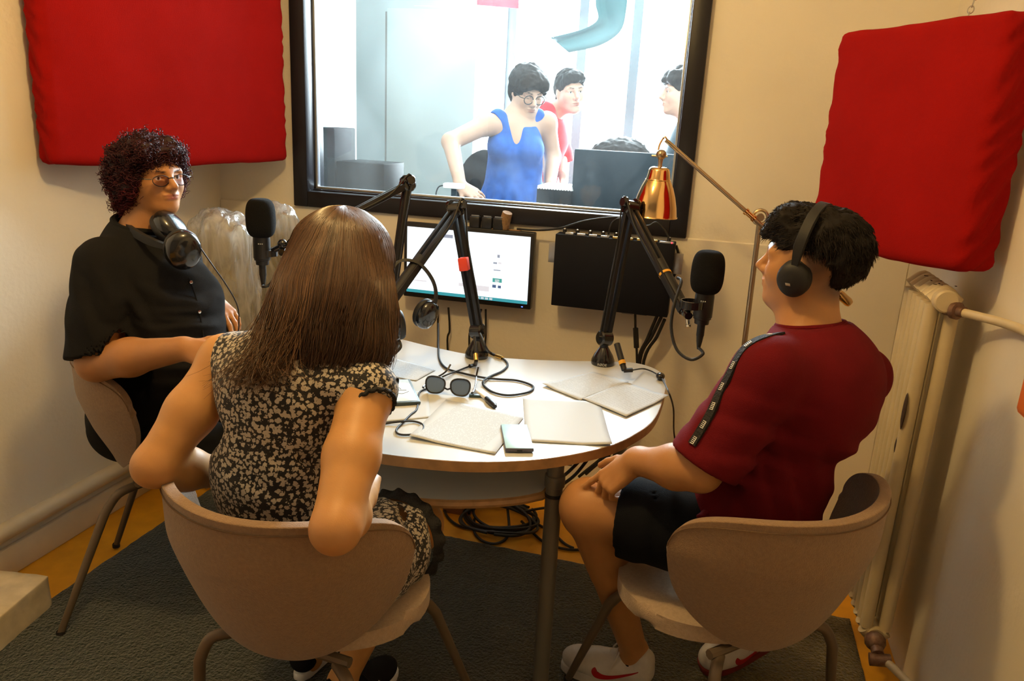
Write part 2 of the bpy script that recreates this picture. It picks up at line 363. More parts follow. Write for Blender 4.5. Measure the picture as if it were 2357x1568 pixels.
for k in range(n):
    c = p0+(p1-p0)*k/(n-1); side = nrm(np.cross(dv, (0.3, 1, 0.2))) if k % 2 else nrm(np.cross(dv, np.cross(dv, (0.3, 1, 0.2))))
    ch.tube([c+dv*0.011*cos(t)+side*0.006*sin(t) for t in np.linspace(0, 2*pi, 13)[:-1]], 0.0014, 5, closed=True)
tag(ch.build('hanging_chain', M['steel']), 'thin metal chain running up from the top of the right red panel', 'chain')
# ------------------------------------------------------------------ table
TZ = 0.735
rh = [(-0.68, 2.232), (-0.54, 2.252), (-0.40, 2.295), (-0.27, 2.345), (-0.19, 2.365), (-0.125, 2.33), (-0.088, 2.25), (-0.078, 2.12), (-0.088, 1.90), (-0.125, 1.77), (-0.185, 1.66), (-0.30, 1.548), (-0.44, 1.475), (-0.58, 1.445), (-0.68, 1.44)]
lh = [(-1.34-x, y) for x, y in rh[1:-1]][::-1]
outl = [(p[0], p[1]) for p in smooth_path([(x, y, 0) for x, y in rh+lh], 6, closed=True)]
tb = thing('studio_table', (-0.68, 1.85, 0), 'white kidney-shaped table with wooden edge under the microphones', 'table', world=True)
MB().prism(outl, TZ-0.024, TZ, bev=0.0015).build('tabletop', M['white_lam'], tb)
def offset(o, d):
    P = np.array(o); n = len(P); r = []
    for i in range(n):
        t = P[(i+1) % n]-P[i-1]; t = t/np.linalg.norm(t); nn = np.array([t[1], -t[0]]); r.append(P[i]+nn*d)
    return r
sgn = 1 if sum(outl[i-1][0]*outl[i][1]-outl[i][0]*outl[i-1][1] for i in range(len(outl))) > 0 else -1
eb = MB(); o1 = offset(outl, 0.0015*sgn); o0 = offset(outl, -0.004*sgn); n = len(outl)
rings = [[eb.bm.verts.new((p[0], p[1], z)) for p in oo] for oo, z in ((o0, TZ-0.0005), (o1, TZ-0.001), (o1, TZ-0.025), (o0, TZ-0.0255))]
for A, B in zip(rings, rings[1:]+rings[:1]):
    for k in range(n): eb.bm.faces.new((A[k], A[(k+1) % n], B[(k+1) % n], B[k]))
eb.build('wooden_edge', M['birch'], tb, angle=60)
sh = [(-0.322, 1.86), (-0.315, 1.66), (-0.335, 1.615), (-0.40, 1.565), (-0.52, 1.512), (-0.68, 1.488), (-0.84, 1.512), (-0.96, 1.565), (-1.025, 1.615), (-1.045, 1.66), (-1.038, 1.86)]
sh = [(p[0], p[1]) for p in smooth_path([(x, y, 0) for x, y in sh], 4)]
lo = MB(); lo.prism(sh, 0.588, 0.610, bev=0.002); lo.build('lower_shelf', M['white_lam'], tb)
se = MB(); se.tube([(x, y, 0.599) for x, y in offset(sh, 0.001)], 0.0112, 8); se.build('shelf_edge', M['birch'], tb)
for (x, y) in ((-0.292, 1.64), (-1.07, 1.64), (-0.20, 2.24), (-1.16, 2.24)):
    lg = MB(); lg.tube([(x, y, TZ-0.025), (x, y, 0.012)], 0.0205, 20); lo_ = lg.build('leg', M['grey_metal'], tb)
    k = MB(); k.lathe([(0.0215, 0), (0.0245, 0.002), (0.0245, 0.03), (0.0215, 0.032)], (x, y, 0.625), seg=20); k.build('collar', M['grey_metal'], lo_)
    k = MB(); k.lathe([(0, 0), (0.024, 0), (0.024, 0.012), (0.02, 0.02)], (x, y, 0.0), seg=20); k.build('foot_cap', M['rubber'], lo_)
    k = MB(); k.box((x, y, TZ-0.029), (0.09, 0.09, 0.006), bev=0.002); k.build('mounting_plate', M['grey_metal'], lo_)
# ------------------------------------------------------------------ felt shell chairs
def chair(loc, rz, label, feet=(0.02, -0.08)):
    t = thing('shell_chair', loc, label, 'chair', 'beige felt shell chairs around the table', rz=rz)
    nu, nv = 61, 25; G = np.zeros((nu, nv, 3)); TM = radians(75)
    def pt(tu, v, push=0.0):
        s = sin(pi/2*tu); th = s*TM; hh = max(0.012, 0.172*max(0, 1-abs(s)**2.7)**(1/2.7)); zm = 0.602+0.040*s*s
        z = zm + hh*v; R = 0.158+0.112*min(1, max(0, (z-0.428)/0.24))**0.62+0.02*max(0, z-0.66)+push
        return np.array([R*sin(th), -R*cos(th)*1.02, z])
    for i in range(nu):
        for j in range(nv): G[i, j] = pt(-1+2*i/(nu-1), sin(pi/2*(-1+2*j/(nv-1))))
    bk = thick_sheet('back_shell', G, 0.022, M['felt'], t)
    m = bk.modifiers.new('soft', 'SUBSURF'); m.levels = 1; m.render_levels = 1
    st = MB(); st.tube([pt(u, 0.90, 0.0125) for u in np.linspace(-0.93, 0.93, 80)], 0.0012, 5); st.build('rim_stitching', M['stitch'], bk)
    sp = MB(); ol = [(0.222*np.sign(cos(a))*abs(cos(a))**0.9*(1 if sin(a) > 0 else 1-0.12*sin(a)**2), 0.185*np.sign(sin(a))*abs(sin(a))**0.9+0.045) for a in np.linspace(0, 2*pi, 49)[:-1]]
    sp.prism(ol, 0.425, 0.462, bev=0.016, seg=4); sp.build('seat', M['felt_in'], t)
    fm = MB()
    fm.tube([(-0.15, 0.11, 0.408), (0.15, 0.11, 0.408)], 0.011, 8); fm.build('seat_rail', M['leg'], t); fm = MB(); fm.tube([(-0.15, -0.11, 0.408), (0.15, -0.11, 0.408)], 0.011, 8); fm.build('seat_rail', M['leg'], t)
    for sx in (-1, 1):
        for sy in (-1, 1):
            f = (0.232*sx+feet[0], 0.235*sy+feet[1], 0.006)
            q = [(0.12*sx, 0.11*sy, 0.396), (0.165*sx+feet[0]*0.1, 0.15*sy+feet[1]*0.1, 0.388), (0.185*sx+feet[0]*0.2, 0.175*sy+feet[1]*0.2, 0.34)]
            g = MB(); g.tube(smooth_path(q, 5)+[f], [0.0125]*11+[0.0095], 12); lg = g.build('leg', M['leg'], t)
            g = MB(); g.lathe([(0, 0), (0.012, 0), (0.012, 0.010), (0.0098, 0.014)], (f[0], f[1], 0), seg=12); g.build('foot_glide', M['rubber'], lg)
    return t
chair((-0.725, 1.285, 0.008), radians(-6), 'beige felt shell chair of the woman in the floral dress, back to camera', feet=(0.02, 0.08))
chair((0.125, 1.60, 0.008), radians(45), 'beige felt shell chair under the boy in the dark red shirt', feet=(0.076, 0.118))
chair((-1.445, 1.825, 0.008), radians(-66), 'beige felt shell chair by the left wall under the person in black', feet=(0.02, -0.08))
# ------------------------------------------------------------------ rug and step
rg = bpy.data.materials.new('teal_and_olive_rug'); rg.use_nodes = True; nt = rg.node_tree; b = nt.nodes['Principled BSDF']; b.inputs['Roughness'].default_value = 1.0; b.inputs['Sheen Weight'].default_value = 0.3
tc = nt.nodes.new('ShaderNodeTexCoord'); sx_ = nt.nodes.new('ShaderNodeSeparateXYZ'); n1 = nt.nodes.new('ShaderNodeTexNoise'); n1.inputs['Scale'].default_value = 3.0; n1.inputs['Detail'].default_value = 3
n2 = nt.nodes.new('ShaderNodeTexNoise'); n2.inputs['Scale'].default_value = 130; n2.inputs['Detail'].default_value = 4
L = nt.links.new
L(tc.outputs['Object'], sx_.inputs[0]); L(tc.outputs['Object'], n1.inputs['Vector']); L(tc.outputs['Object'], n2.inputs['Vector'])
ad = nt.nodes.new('ShaderNodeMath'); ad.operation = 'MULTIPLY_ADD'; ad.inputs[1].default_value = 1.1; L(n1.outputs['Fac'], ad.inputs[0]); L(sx_.outputs['X'], ad.inputs[2])
r1 = nt.nodes.new('ShaderNodeValToRGB'); e = r1.color_ramp.elements; e[0].position = 0.0; e[1].position = 1.0
mrg = nt.nodes.new('ShaderNodeMapRange'); mrg.inputs['From Min'].default_value = -1.0; mrg.inputs['From Max'].default_value = 1.0; L(ad.outputs[0], mrg.inputs['Value']); L(mrg.outputs[0], r1.inputs['Fac'])
e[0].color = (0.010, 0.026, 0.021, 1); e[1].color = (0.135, 0.090, 0.006, 1); x_ = r1.color_ramp.elements.new(0.5); x_.color = (0.034, 0.034, 0.012, 1)
mx = nt.nodes.new('ShaderNodeMix'); mx.data_type = 'RGBA'; mx.blend_type = 'MULTIPLY'; mx.inputs[0].default_value = 0.75
r2 = nt.nodes.new('ShaderNodeValToRGB'); r2.color_ramp.elements[0].position = 0.3; r2.color_ramp.elements[1].position = 0.7; r2.color_ramp.elements[0].color = (0.35, 0.35, 0.35, 1); r2.color_ramp.elements[1].color = (1.3, 1.3, 1.3, 1)
L(n2.outputs['Fac'], r2.inputs['Fac']); L(r1.outputs['Color'], mx.inputs[6]); L(r2.outputs['Color'], mx.inputs[7]); L(mx.outputs[2], b.inputs['Base Color'])
bp = nt.nodes.new('ShaderNodeBump'); bp.inputs['Strength'].default_value = 1.0; bp.inputs['Distance'].default_value = 0.02; L(n2.outputs['Fac'], bp.inputs['Height']); L(bp.outputs['Normal'], b.inputs['Normal'])
nx, ny = 150, 110; G = np.zeros((nx, ny, 3)); x0, x1, y0, y1 = -1.79, 0.56, 0.35, 2.30
for i in range(nx):
    for j in range(ny):
        u, v = i/(nx-1), j/(ny-1); G[i, j] = (x0+(x1-x0)*u, y0+(y1-y0)*v+0.07*(1-u), 0)
ed = np.minimum(np.minimum(np.arange(nx), nx-1-np.arange(nx))[:, None], np.minimum(np.arange(ny), ny-1-np.arange(ny))[None, :])
hgt = 0.004+0.006*np.clip(ed/3, 0, 1)+0.005*vnoise(G*[1, 1, 0], 60, 2)
TT = G.copy(); TT[..., 2] = hgt; nn_ = nx*ny; fq = grid_faces(nx, ny)
BB = G.copy().reshape(-1, 3); BB[:, 2] = 0.001
rn = [i*ny for i in range(nx)] + [(nx-1)*ny+j for j in range(1, ny)] + [i*ny+ny-1 for i in range(nx-2, -1, -1)] + [j for j in range(ny-2, 0, -1)]
Fq = list(fq) + [(p, p+nn_, q+nn_, q) for p, q in zip(rn, rn[1:]+rn[:1])]
tag(np_mesh('rug', np.vstack([TT.reshape(-1, 3), BB]), Fq, rg), 'shaggy dark green and olive rug under the chairs', 'rug')
def soft(q, nn): return nn*((vnoise(q, 30, 5)-0.5)*0.004)[:, None]
tag(rounded_box('wooden_step', (0.42, 0.40, 0.11), 0.006, 20, M['stepwood'], None, np.array([[0.985, 0.17, 0], [-0.17, 0.985, 0], [0, 0, 1]]), (-1.93, 1.335, 0.056), soft), 'worn cream painted wooden step on the floor by the left wall', 'step')
# ------------------------------------------------------------------ radiator with pipes
rd = thing('radiator', (0.57, 2.15, 0), 'tall cream column radiator with chipped paint by the right wall', 'radiator', world=True)
RX0, RX1, RY0, RY1 = 0.538, 0.586, 2.030, 2.245
for k in range(6):
    y = RY0+(RY1-RY0)*k/5; s = MB()
    for x in (RX0, RX1):
        s.tube([(x, y, 0.165), (x, y, 1.08)], 0.0165, 14)
    for z in (0.15, 1.095):
        s.tube(smooth_path([(RX0-0.004, y, z-0.01*np.sign(z-0.5)), (RX0+0.02, y, z+0.012*np.sign(z-0.5)), (RX1-0.02, y, z+0.012*np.sign(z-0.5)), (RX1+0.004, y, z-0.01*np.sign(z-0.5))], 4), 0.0195, 14)
        s.tube([(0.562, y-0.022, z), (0.562, y+0.022, z)], 0.022, 16)
    s.build('column_section', M['rad'], rd)
c = MB(); c.lathe([(0, 0), (0.024, 0), (0.028, 0.004), (0.028, 0.03), (0.0, 0.03)], (0.558, RY0-0.045, 1.095), (0, 1, 0)); c.build('end_plug', M['rad'], rd)
for i in range(8):
    px_ = random.uniform(RX0, RX1); py_ = random.uniform(RY0, RY1)
    cp = MB()
    cp.ball((px_, py_, 1.1255+random.uniform(-.002, .001)), (random.uniform(.002, .006), random.uniform(.003, .009), 0.0012), sub=1); cp.build('chipped_paint', M['chip'], rd)
cp = MB(); cp.ball((RX0-0.016, 2.02, 0.80), (0.004, 0.012, 0.05), sub=2); cp.ball((RX0-0.012, 2.035, 0.70), (0.006, 0.010, 0.03), sub=2); cp.build('dark_scrape', M['chip'], rd)
pe = at(2357, 735, x=0.655); p_ = np.array([0.565, RY0-0.02, 1.075])
v = MB(); v.lathe([(0, 0), (0.016, 0), (0.016, 0.02), (0.021, 0.022), (0.021, 0.034), (0.013, 0.036), (0.013, 0.05), (0, 0.05)], p_, (0.55, -0.8, 0.05)); v.build('union_nut', M['rust'], rd)
pp = MB(); pp.tube(smooth_path([p_+np.array([0.02, -0.03, 0]), p_+np.array([0.04, -0.065, 0.003]), (0.64, 1.82, 1.088), (0.640, 1.66, 1.098), (0.643, 1.2, 1.10)], 6), 0.0105, 12); pp.build('supply_pipe', M['rad'], rd)
v = MB(); v.ball((0.558, RY0-0.04, 0.147), 0.028); v.tube([(0.558, RY0-0.03, 0.147), (0.560, RY0-0.08, 0.135)], 0.016, 12); v.tube([(0.540, RY0-0.085, 0.12), (0.592, RY0-0.085, 0.127)], 0.017, 12); v.build('valve', M['rust'], rd)
pp = MB(); pp.tube([(0.58, RY0-0.085, 0.125), (0.645, 1.80, 0.135)], 0.011, 12); pp.build('return_pipe', M['rad'], rd)
# ------------------------------------------------------------------ orange thing at the right edge of the photo
q = at(2365, 905, x=XR-0.02)
oo = MB(); oo.box(q+np.array([0, -0.045, 0]), (0.03, 0.10, 0.085), bev=0.012); tag(oo.build('orange_case', M['orange']), 'orange case hanging on the right wall at the edge of view', 'case')
# ------------------------------------------------------------------ organic surfaces: blended distance fields -> one continuous mesh
class Sdf:
    def __init__(s): s.P = []; s.paint = []
    def add(s, **k): s.P.append(k); return s
    def cap(s, a, b, ra, rb=None, k=0.02, op='+', flat=None):
        'tapered limb from a to b; flat=(direction, factor) squashes it along a direction'
        return s.add(t='c', a=np.asarray(a, float), b=np.asarray(b, float), ra=ra, rb=ra if rb is None else rb, k=k, op=op, flat=None if flat is None else (nrm(flat[0]), flat[1]))
    def ell(s, c, r, R=None, k=0.02, op='+'):
        r = np.array(r if hasattr(r, '__len__') else (r,)*3, float)
        return s.add(t='e', c=np.asarray(c, float), r=r, R=np.eye(3) if R is None else np.asarray(R, float), k=k, op=op)
    def cut(s, c, n, k=0.002): return s.add(t='p', c=np.asarray(c, float), n=nrm(n), k=k, op='-')     # removes the side n points to
    def _d(s, q, p):
        if q['t'] == 'c':
            a, b = q['a'], q['b']; ba = b-a; pa = p-a; L2 = max(ba@ba, 1e-12)
            t = np.clip((pa@ba)/L2, 0, 1); w = pa - t[..., None]*ba; r = q['ra']+(q['rb']-q['ra'])*t
            l0 = np.sqrt((w*w).sum(-1))
            if q['flat'] is None: return l0-r
            u, f = q['flat']; w2 = w+(f-1)*(w@u)[..., None]*u; l2 = np.sqrt((w2*w2).sum(-1))+1e-9
            return (l2-r)*np.clip(l0/l2, 1/f, 1)
        if q['t'] == 'e':
            l = (p-q['c'])@q['R'].T; k0 = np.sqrt(((l/q['r'])**2).sum(-1)); k1 = np.sqrt(((l/q['r']**2)**2).sum(-1))+1e-9
            return np.where(k0 < 1e-3, -q['r'].min(), k0*(k0-1)/k1)
        if q['t'] == 'p': return -((p-q['c'])@q['n'])
        if q['t'] == 'f': return q['fn'](p)
    def bbox(s):
        lo, hi = np.full(3, 1e9), np.full(3, -1e9)
        for q in s.P:
            if q['op'] != '+' or q['t'] in 'pf': continue
            if q['t'] == 'c':
                for c, r in ((q['a'], q['ra']), (q['b'], q['rb'])): lo = np.minimum(lo, c-r); hi = np.maximum(hi, c+r)
            else: m = q['r'].max(); lo = np.minimum(lo, q['c']-m); hi = np.maximum(hi, q['c']+m)
        return lo-0.03, hi+0.03
    def ev(s, p, idx=None, first=None):
        D = np.full(p.shape[:-1], 1e3)
        for i in (range(len(s.P)) if idx is None else idx):
            q = s.P[i]; d = s._d(q, p) if first is None else first[i]; k = q['k']
            if q['op'] == '+':
                h = np.maximum(k-np.abs(D-d), 0)/k; D = np.minimum(D, d)-h*h*k*0.25
            elif q['op'] == '-':
                d = -d; h = np.maximum(k-np.abs(D-d), 0)/k; D = np.maximum(D, d)+h*h*k*0.25
        return D
    def mesh(s, h, disp=None):
        lo, hi = s.bbox(); B = 12; nb = np.ceil((hi-lo)/(h*B)).astype(int); hd = h*B*0.87
        cx = np.stack(np.meshgrid(*[lo[i]+(np.arange(nb[i])+0.5)*h*B for i in range(3)], indexing='ij'), -1)
        ds = [s._d(q, cx) for q in s.P]; Dc = s.ev(cx, first=ds)
        N = nb*B+1; A = np.repeat(np.repeat(np.repeat(np.where(Dc < 0, -1.0, 1.0).astype(np.float32), B, 0), B, 1), B, 2)
        A = np.pad(A, ((0, 1),)*3, constant_values=1.0); g = np.arange(B+1)
        for bi in np.argwhere(np.abs(Dc) < hd*1.35+0.012):
            i, j, k = bi
            idx = [n for n, q in enumerate(s.P) if q['t'] in 'pf' or ds[n][i, j, k] < hd*2.1+q['k']+(0.03 if q['t'] == 'e' or q.get('flat') else 0)]
            p = np.stack(np.meshgrid(*[lo[m]+(bi[m]*B+g)*h for m in range(3)], indexing='ij'), -1).reshape(-1, 3)
            d = s.ev(p, idx)
            if disp is not None: d = d-disp(p)
            A[i*B:(i+1)*B+1, j*B:(j+1)*B+1, k*B:(k+1)*B+1] = d.reshape(B+1, B+1, B+1)
        sg = A < 0; nx, ny, nz = np.array(A.shape)-1
        cnt = sum(sg[a:a+nx, b:b+ny, c:c+nz].astype(np.int8) for a in (0, 1) for b in (0, 1) for c in (0, 1))
        act = np.argwhere((cnt > 0) & (cnt < 8)); cid = np.full((nx, ny, nz), -1, np.int32); cid[act[:, 0], act[:, 1], act[:, 2]] = np.arange(len(act))
        cor = [(a, b, c) for a in (0, 1) for b in (0, 1) for c in (0, 1)]
        val = np.stack([A[act[:, 0]+a, act[:, 1]+b, act[:, 2]+c] for a, b, c in cor], 1).astype(np.float64)
        acc = np.zeros((len(act), 3)); n = np.zeros(len(act))
        for e0 in range(8):
            for e1 in range(e0+1, 8):
                if sum(abs(cor[e0][m]-cor[e1][m]) for m in range(3)) != 1: continue
                v0, v1 = val[:, e0], val[:, e1]; m = (v0 < 0) != (v1 < 0); t = np.where(m, v0/np.where(m, v0-v1, 1), 0)
                acc += np.where(m[:, None], np.array(cor[e0])+t[:, None]*(np.array(cor[e1])-np.array(cor[e0])), 0); n += m
        vs = lo + (act + acc/n[:, None])*h; F = []
        for ax in range(3):
            a1, a2 = (ax+1) % 3, (ax+2) % 3; sl0 = [slice(None)]*3; sl1 = [slice(None)]*3
            sl0[ax] = slice(0, -1); sl1[ax] = slice(1, None)
            s0, s1 = sg[tuple(sl0)], sg[tuple(sl1)]; e = np.argwhere(s0 != s1)
            ok = (e[:, a1] > 0) & (e[:, a2] > 0) & (e[:, a1] < A.shape[a1]-1) & (e[:, a2] < A.shape[a2]-1); e = e[ok]
            fl = s0[e[:, 0], e[:, 1], e[:, 2]]; q = []
            for d1, d2 in ((-1, -1), (0, -1), (0, 0), (-1, 0)):
                c = e.copy(); c[:, a1] += d1; c[:, a2] += d2; q.append(cid[c[:, 0], c[:, 1], c[:, 2]])
            q = np.stack(q, 1); q[~fl] = q[~fl][:, ::-1]; F.append(q)
        F = np.vstack(F); F = F[(F >= 0).all(1)]
        # two gentle smoothing passes
        for _ in range(2):
            sm = np.zeros_like(vs); cn = np.zeros(len(vs))
            for a, b in ((0, 1), (1, 2), (2, 3), (3, 0)):
                np.add.at(sm, F[:, a], vs[F[:, b]]); np.add.at(sm, F[:, b], vs[F[:, a]]); np.add.at(cn, F[:, a], 1); np.add.at(cn, F[:, b], 1)
            vs = vs*0.7+0.3*sm/np.maximum(cn, 1)[:, None]
        return vs, F
    def refine(s, vs, F, c, r, cuts):
        'finer mesh around c, laid back onto the exact surface'
        bm = bmesh.new(); bv = [bm.verts.new(v) for v in vs]
        for f in F: bm.faces.new([bv[i] for i in f])
        near = np.linalg.norm(vs-c, axis=1) < r; bm.verts.index_update()
        es = [e for e in bm.edges if near[e.verts[0].index] and near[e.verts[1].index]]
        bmesh.ops.subdivide_edges(bm, edges=es, cuts=cuts, use_grid_fill=True); bmesh.ops.triangulate(bm, faces=[f for f in bm.faces if len(f.verts) > 4]); bmesh.ops.triangulate(bm, faces=bm.faces[:])
        bm.verts.index_update(); P = np.array([v.co[:] for v in bm.verts]); k = np.linalg.norm(P-c, axis=1) < r*0.97; q = P[k]; e_ = 0.0007
        for _ in range(3):
            d = s.ev(q); g = np.stack([(s.ev(q+np.eye(3)[m]*e_)-s.ev(q-np.eye(3)[m]*e_))/(2*e_) for m in range(3)], 1)
            q = q-np.clip(d/np.maximum((g*g).sum(1), 0.2), -0.002, 0.002)[:, None]*g
        P[k] = q; T_ = np.array([[v.index for v in f.verts] for f in bm.faces]); bm.free(); return P, T_
    def build(s, name, h, m, parent=None, color=None, disp=None, post=None, face=None):
        vs, F = s.mesh(h, disp); cols = None
        if post is not None: vs = post(vs)
        if face is not None: vs, F = s.refine(vs, F, *face)
        if color is not None:
            cols = np.tile(np.asarray(color, float), (len(vs), 1))
            for c, r, col, soft in s.paint:
                if hasattr(r, '__len__'): ax_, rr = r; l = ((vs-c)@np.asarray(ax_).T)/np.asarray(rr); d = np.sqrt((l*l).sum(1))
                else: d = np.linalg.norm(vs-c, axis=1)/r
                w_ = np.clip((1-d)/soft, 0, 1)[:, None]; cols = cols*(1-w_)+np.asarray(col)*w_
        return np_mesh(name, vs, F, m, parent, cols=cols)
SKIN = attr_mat('skin', 0.48, 0.4, sss=0.12, bump=0.05, bscale=450, noise=0.07, nscale=45)
LIP, BROW, EYEW, IRIS = (0.30, 0.085, 0.065), (0.035, 0.02, 0.014), (0.62, 0.58, 0.54), (0.03, 0.017, 0.01)
def head(s, c, A, sc=0.93, lipc=LIP, brow=BROW, closed=False, wide=1.0, smile=0.0, tall=1.0, mouth=1.0):
    'A: rows right, forward, up of the head; c: middle of the head at ear height'
    A = np.asarray(A); T = lambda x, y, z: np.asarray(c)+sc*(np.array([x*wide, y, z*tall])@A)
    R = A; k = 0.02*sc; S_ = lambda *r: tuple(v*sc for v in r)
    s.ell(T(0, -0.014, 0.034), S_(0.077*wide, 0.098, 0.090*tall), R, k=0.03)
    s.ell(T(0, 0.026, -0.030), S_(0.063*wide, 0.064, 0.086*tall), R, k=0.03)
    s.cap(T(0.050, 0.005, -0.048), T(0.013, 0.066, -0.099), 0.021*sc, 0.016*sc, k=0.03); s.cap(T(-0.050, 0.005, -0.048), T(-0.013, 0.066, -0.099), 0.021*sc, 0.016*sc, k=0.03)
    s.ell(T(0, 0.073, -0.100), S_(0.018, 0.015, 0.014), R, k=0.02)
    for x in (-1, 1):
        s.ell(T(x*0.038, 0.056, -0.026), S_(0.024, 0.026, 0.026), R, k=0.03)
        s.cap(T(x*0.012, 0.086, 0.022), T(x*0.045, 0.074, 0.023), 0.010*sc, k=0.02)
        s.ell(T(x*0.031, 0.096, 0.004), S_(0.017, 0.016, 0.012), R, k=0.014, op='-')
        s.ell(T(x*0.0315, 0.0735, 0.003), S_(0.0145, 0.0135, 0.0125), R, k=0.003)
        s.cap(T(x*0.019, 0.0855, 0.0105), T(x*0.044, 0.080, 0.009), 0.0042*sc, k=0.006)
        s.cap(T(x*0.021, 0.0840, -0.0075), T(x*0.043, 0.0785, -0.006), 0.0038*sc, k=0.006)
        s.ell(T(x*0.0775, -0.008, -0.006), S_(0.010, 0.019, 0.031), R, k=0.008); s.ell(T(x*0.089, -0.003, -0.002), S_(0.006, 0.010, 0.018), R, k=0.006, op='-')
        s.ell(T(x*0.0115, 0.099, -0.034), S_(0.0095, 0.0105, 0.0085), R, k=0.008)
        s.ell(T(x*0.008, 0.106, -0.042), S_(0.004, 0.006, 0.004), R, k=0.003, op='-')
    s.cap(T(0, 0.087, 0.014), T(0, 0.116, -0.027), 0.0085*sc, 0.0112*sc, k=0.012)
    s.cap(T(0, 0.104, -0.036), T(0, 0.093, -0.052), 0.006*sc, 0.008*sc, k=0.012)
    s.ell(T(0, 0.082, -0.064), S_(0.026, 0.016, 0.020), R, k=0.016)
    s.ell(T(0, 0.0935, -0.0590), S_(0.0235*mouth, 0.0100, 0.0060), R, k=0.005); s.ell(T(0, 0.0925, -0.0695), S_(0.0205*mouth, 0.0105, 0.0074), R, k=0.005)
    s.cap(T(-0.022, 0.091, -0.0635+smile), T(0, 0.104, -0.0640), 0.0010*sc, k=0.003, op='-'); s.cap(T(0.022, 0.091, -0.0635+smile), T(0, 0.104, -0.0640), 0.0010*sc, k=0.003, op='-')
    P = s.paint
    for x in (-1, 1): P.append((T(x*0.036, 0.070, -0.028), (R, S_(0.026, 0.03, 0.022)), (0.44, 0.18, 0.09), 2.2))
    P.append((T(0, 0.112, -0.030), (R, S_(0.016, 0.02, 0.014)), (0.44, 0.18, 0.09), 1.8))
    P.append((T(0, 0.096, -0.0590), (R, S_(0.025*mouth, 0.014, 0.0062)), lipc, 0.45)); P.append((T(0, 0.096, -0.0695), (R, S_(0.022*mouth, 0.014, 0.0072)), lipc, 0.45))
    P.append((T(0, 0.094, -0.0637), (R, S_(0.024*mouth, 0.014, 0.0016)), tuple(v*0.5 for v in lipc), 0.7))
    for x in (-1, 1):
        P.append((T(x*0.018, 0.090, 0.0245), (R, S_(0.012, 0.014, 0.0050)), brow, 0.55)); P.append((T(x*0.032, 0.086, 0.0275), (R, S_(0.013, 0.014, 0.0045)), brow, 0.55)); P.append((T(x*0.045, 0.076, 0.0245), (R, S_(0.008, 0.014, 0.0038)), brow, 0.6))
        if not closed:
            P.append((T(x*0.0315, 0.0870, 0.0015), (R, S_(0.0125, 0.010, 0.0062)), EYEW, 0.3))
            P.append((T(x*0.0315, 0.0880, 0.0022), (R, S_(0.0055, 0.010, 0.0058)), IRIS, 0.3))
        P.append((T(x*0.0315, 0.0880, 0.0085 if not closed else -0.004), (R, S_(0.0145, 0.010, 0.0026)), (0.03, 0.017, 0.012), 0.7))
        P.append((T(x*0.0085, 0.107, -0.0415), (R, S_(0.0042, 0.006, 0.004)), (0.08, 0.03, 0.02), 0.7))
    return T
def hand(s, wrist, f, n, thumb, curls=(0.5, 0.6, 0.7, 0.8), spread=0.10, sc=0.92, thumb_in=0.35):
    'f: along the hand, n: out of its back, thumb: +1/-1 the side (f x n) the thumb is on'
    f = nrm(f); n = nrm(np.asarray(n)-f*np.dot(n, f)); sd = np.cross(f, n)*thumb; w = np.asarray(wrist, float)
    T = lambda a, b, c: w+sc*(a*f+b*sd+c*n)
    s.ell(T(0.050, 0.002, -0.003), (0.046*sc, 0.036*sc, 0.0135*sc), np.array([f, sd, n]), k=0.014)
    s.cap(T(-0.01, 0, 0), T(0.03, 0, 0), 0.026*sc, 0.026*sc, k=0.02, flat=(n, 1.45))
    base = [(0.089, 0.029), (0.093, 0.010), (0.089, -0.010), (0.080, -0.028)]; ln = [0.074, 0.083, 0.077, 0.060]; rad = [0.0088, 0.0090, 0.0085, 0.0076]
    for q in range(4):
        a = T(base[q][0], base[q][1], 0.0); s.cap(T(0.02, base[q][1]*0.6, 0), a, 0.0105*sc, 0.0098*sc, k=0.010)
        ang = 0.0; yaw = spread*(1.2-0.8*q)
        for m, frac in enumerate((0.44, 0.31, 0.25)):
            ang += curls[q]*(0.75, 1.0, 0.7)[m]
            d = (f*cos(yaw)+sd*sin(yaw))*cos(ang)-n*sin(ang); b = a+d*ln[q]*frac*sc
            s.cap(a, b, rad[q]*sc*(1-0.08*m), rad[q]*sc*(1-0.08*(m+1)), k=0.0035); a = b
        s.paint.append((a+n*0.004*sc+d*0.002, 0.007*sc, (0.50, 0.27, 0.17), 0.6))
    a = T(0.018, 0.020, -0.006); d = nrm(f*0.72+sd*0.68-n*0.20)
    for m, l in enumerate((0.040, 0.032, 0.026)):
        b = a+d*l*sc; s.cap(a, b, (0.0125, 0.0105, 0.0095)[m]*sc, (0.0105, 0.0095, 0.0080)[m]*sc, k=0.008 if m == 0 else 0.0035); a = b
        d = nrm(d+f*thumb_in-n*0.12*m)
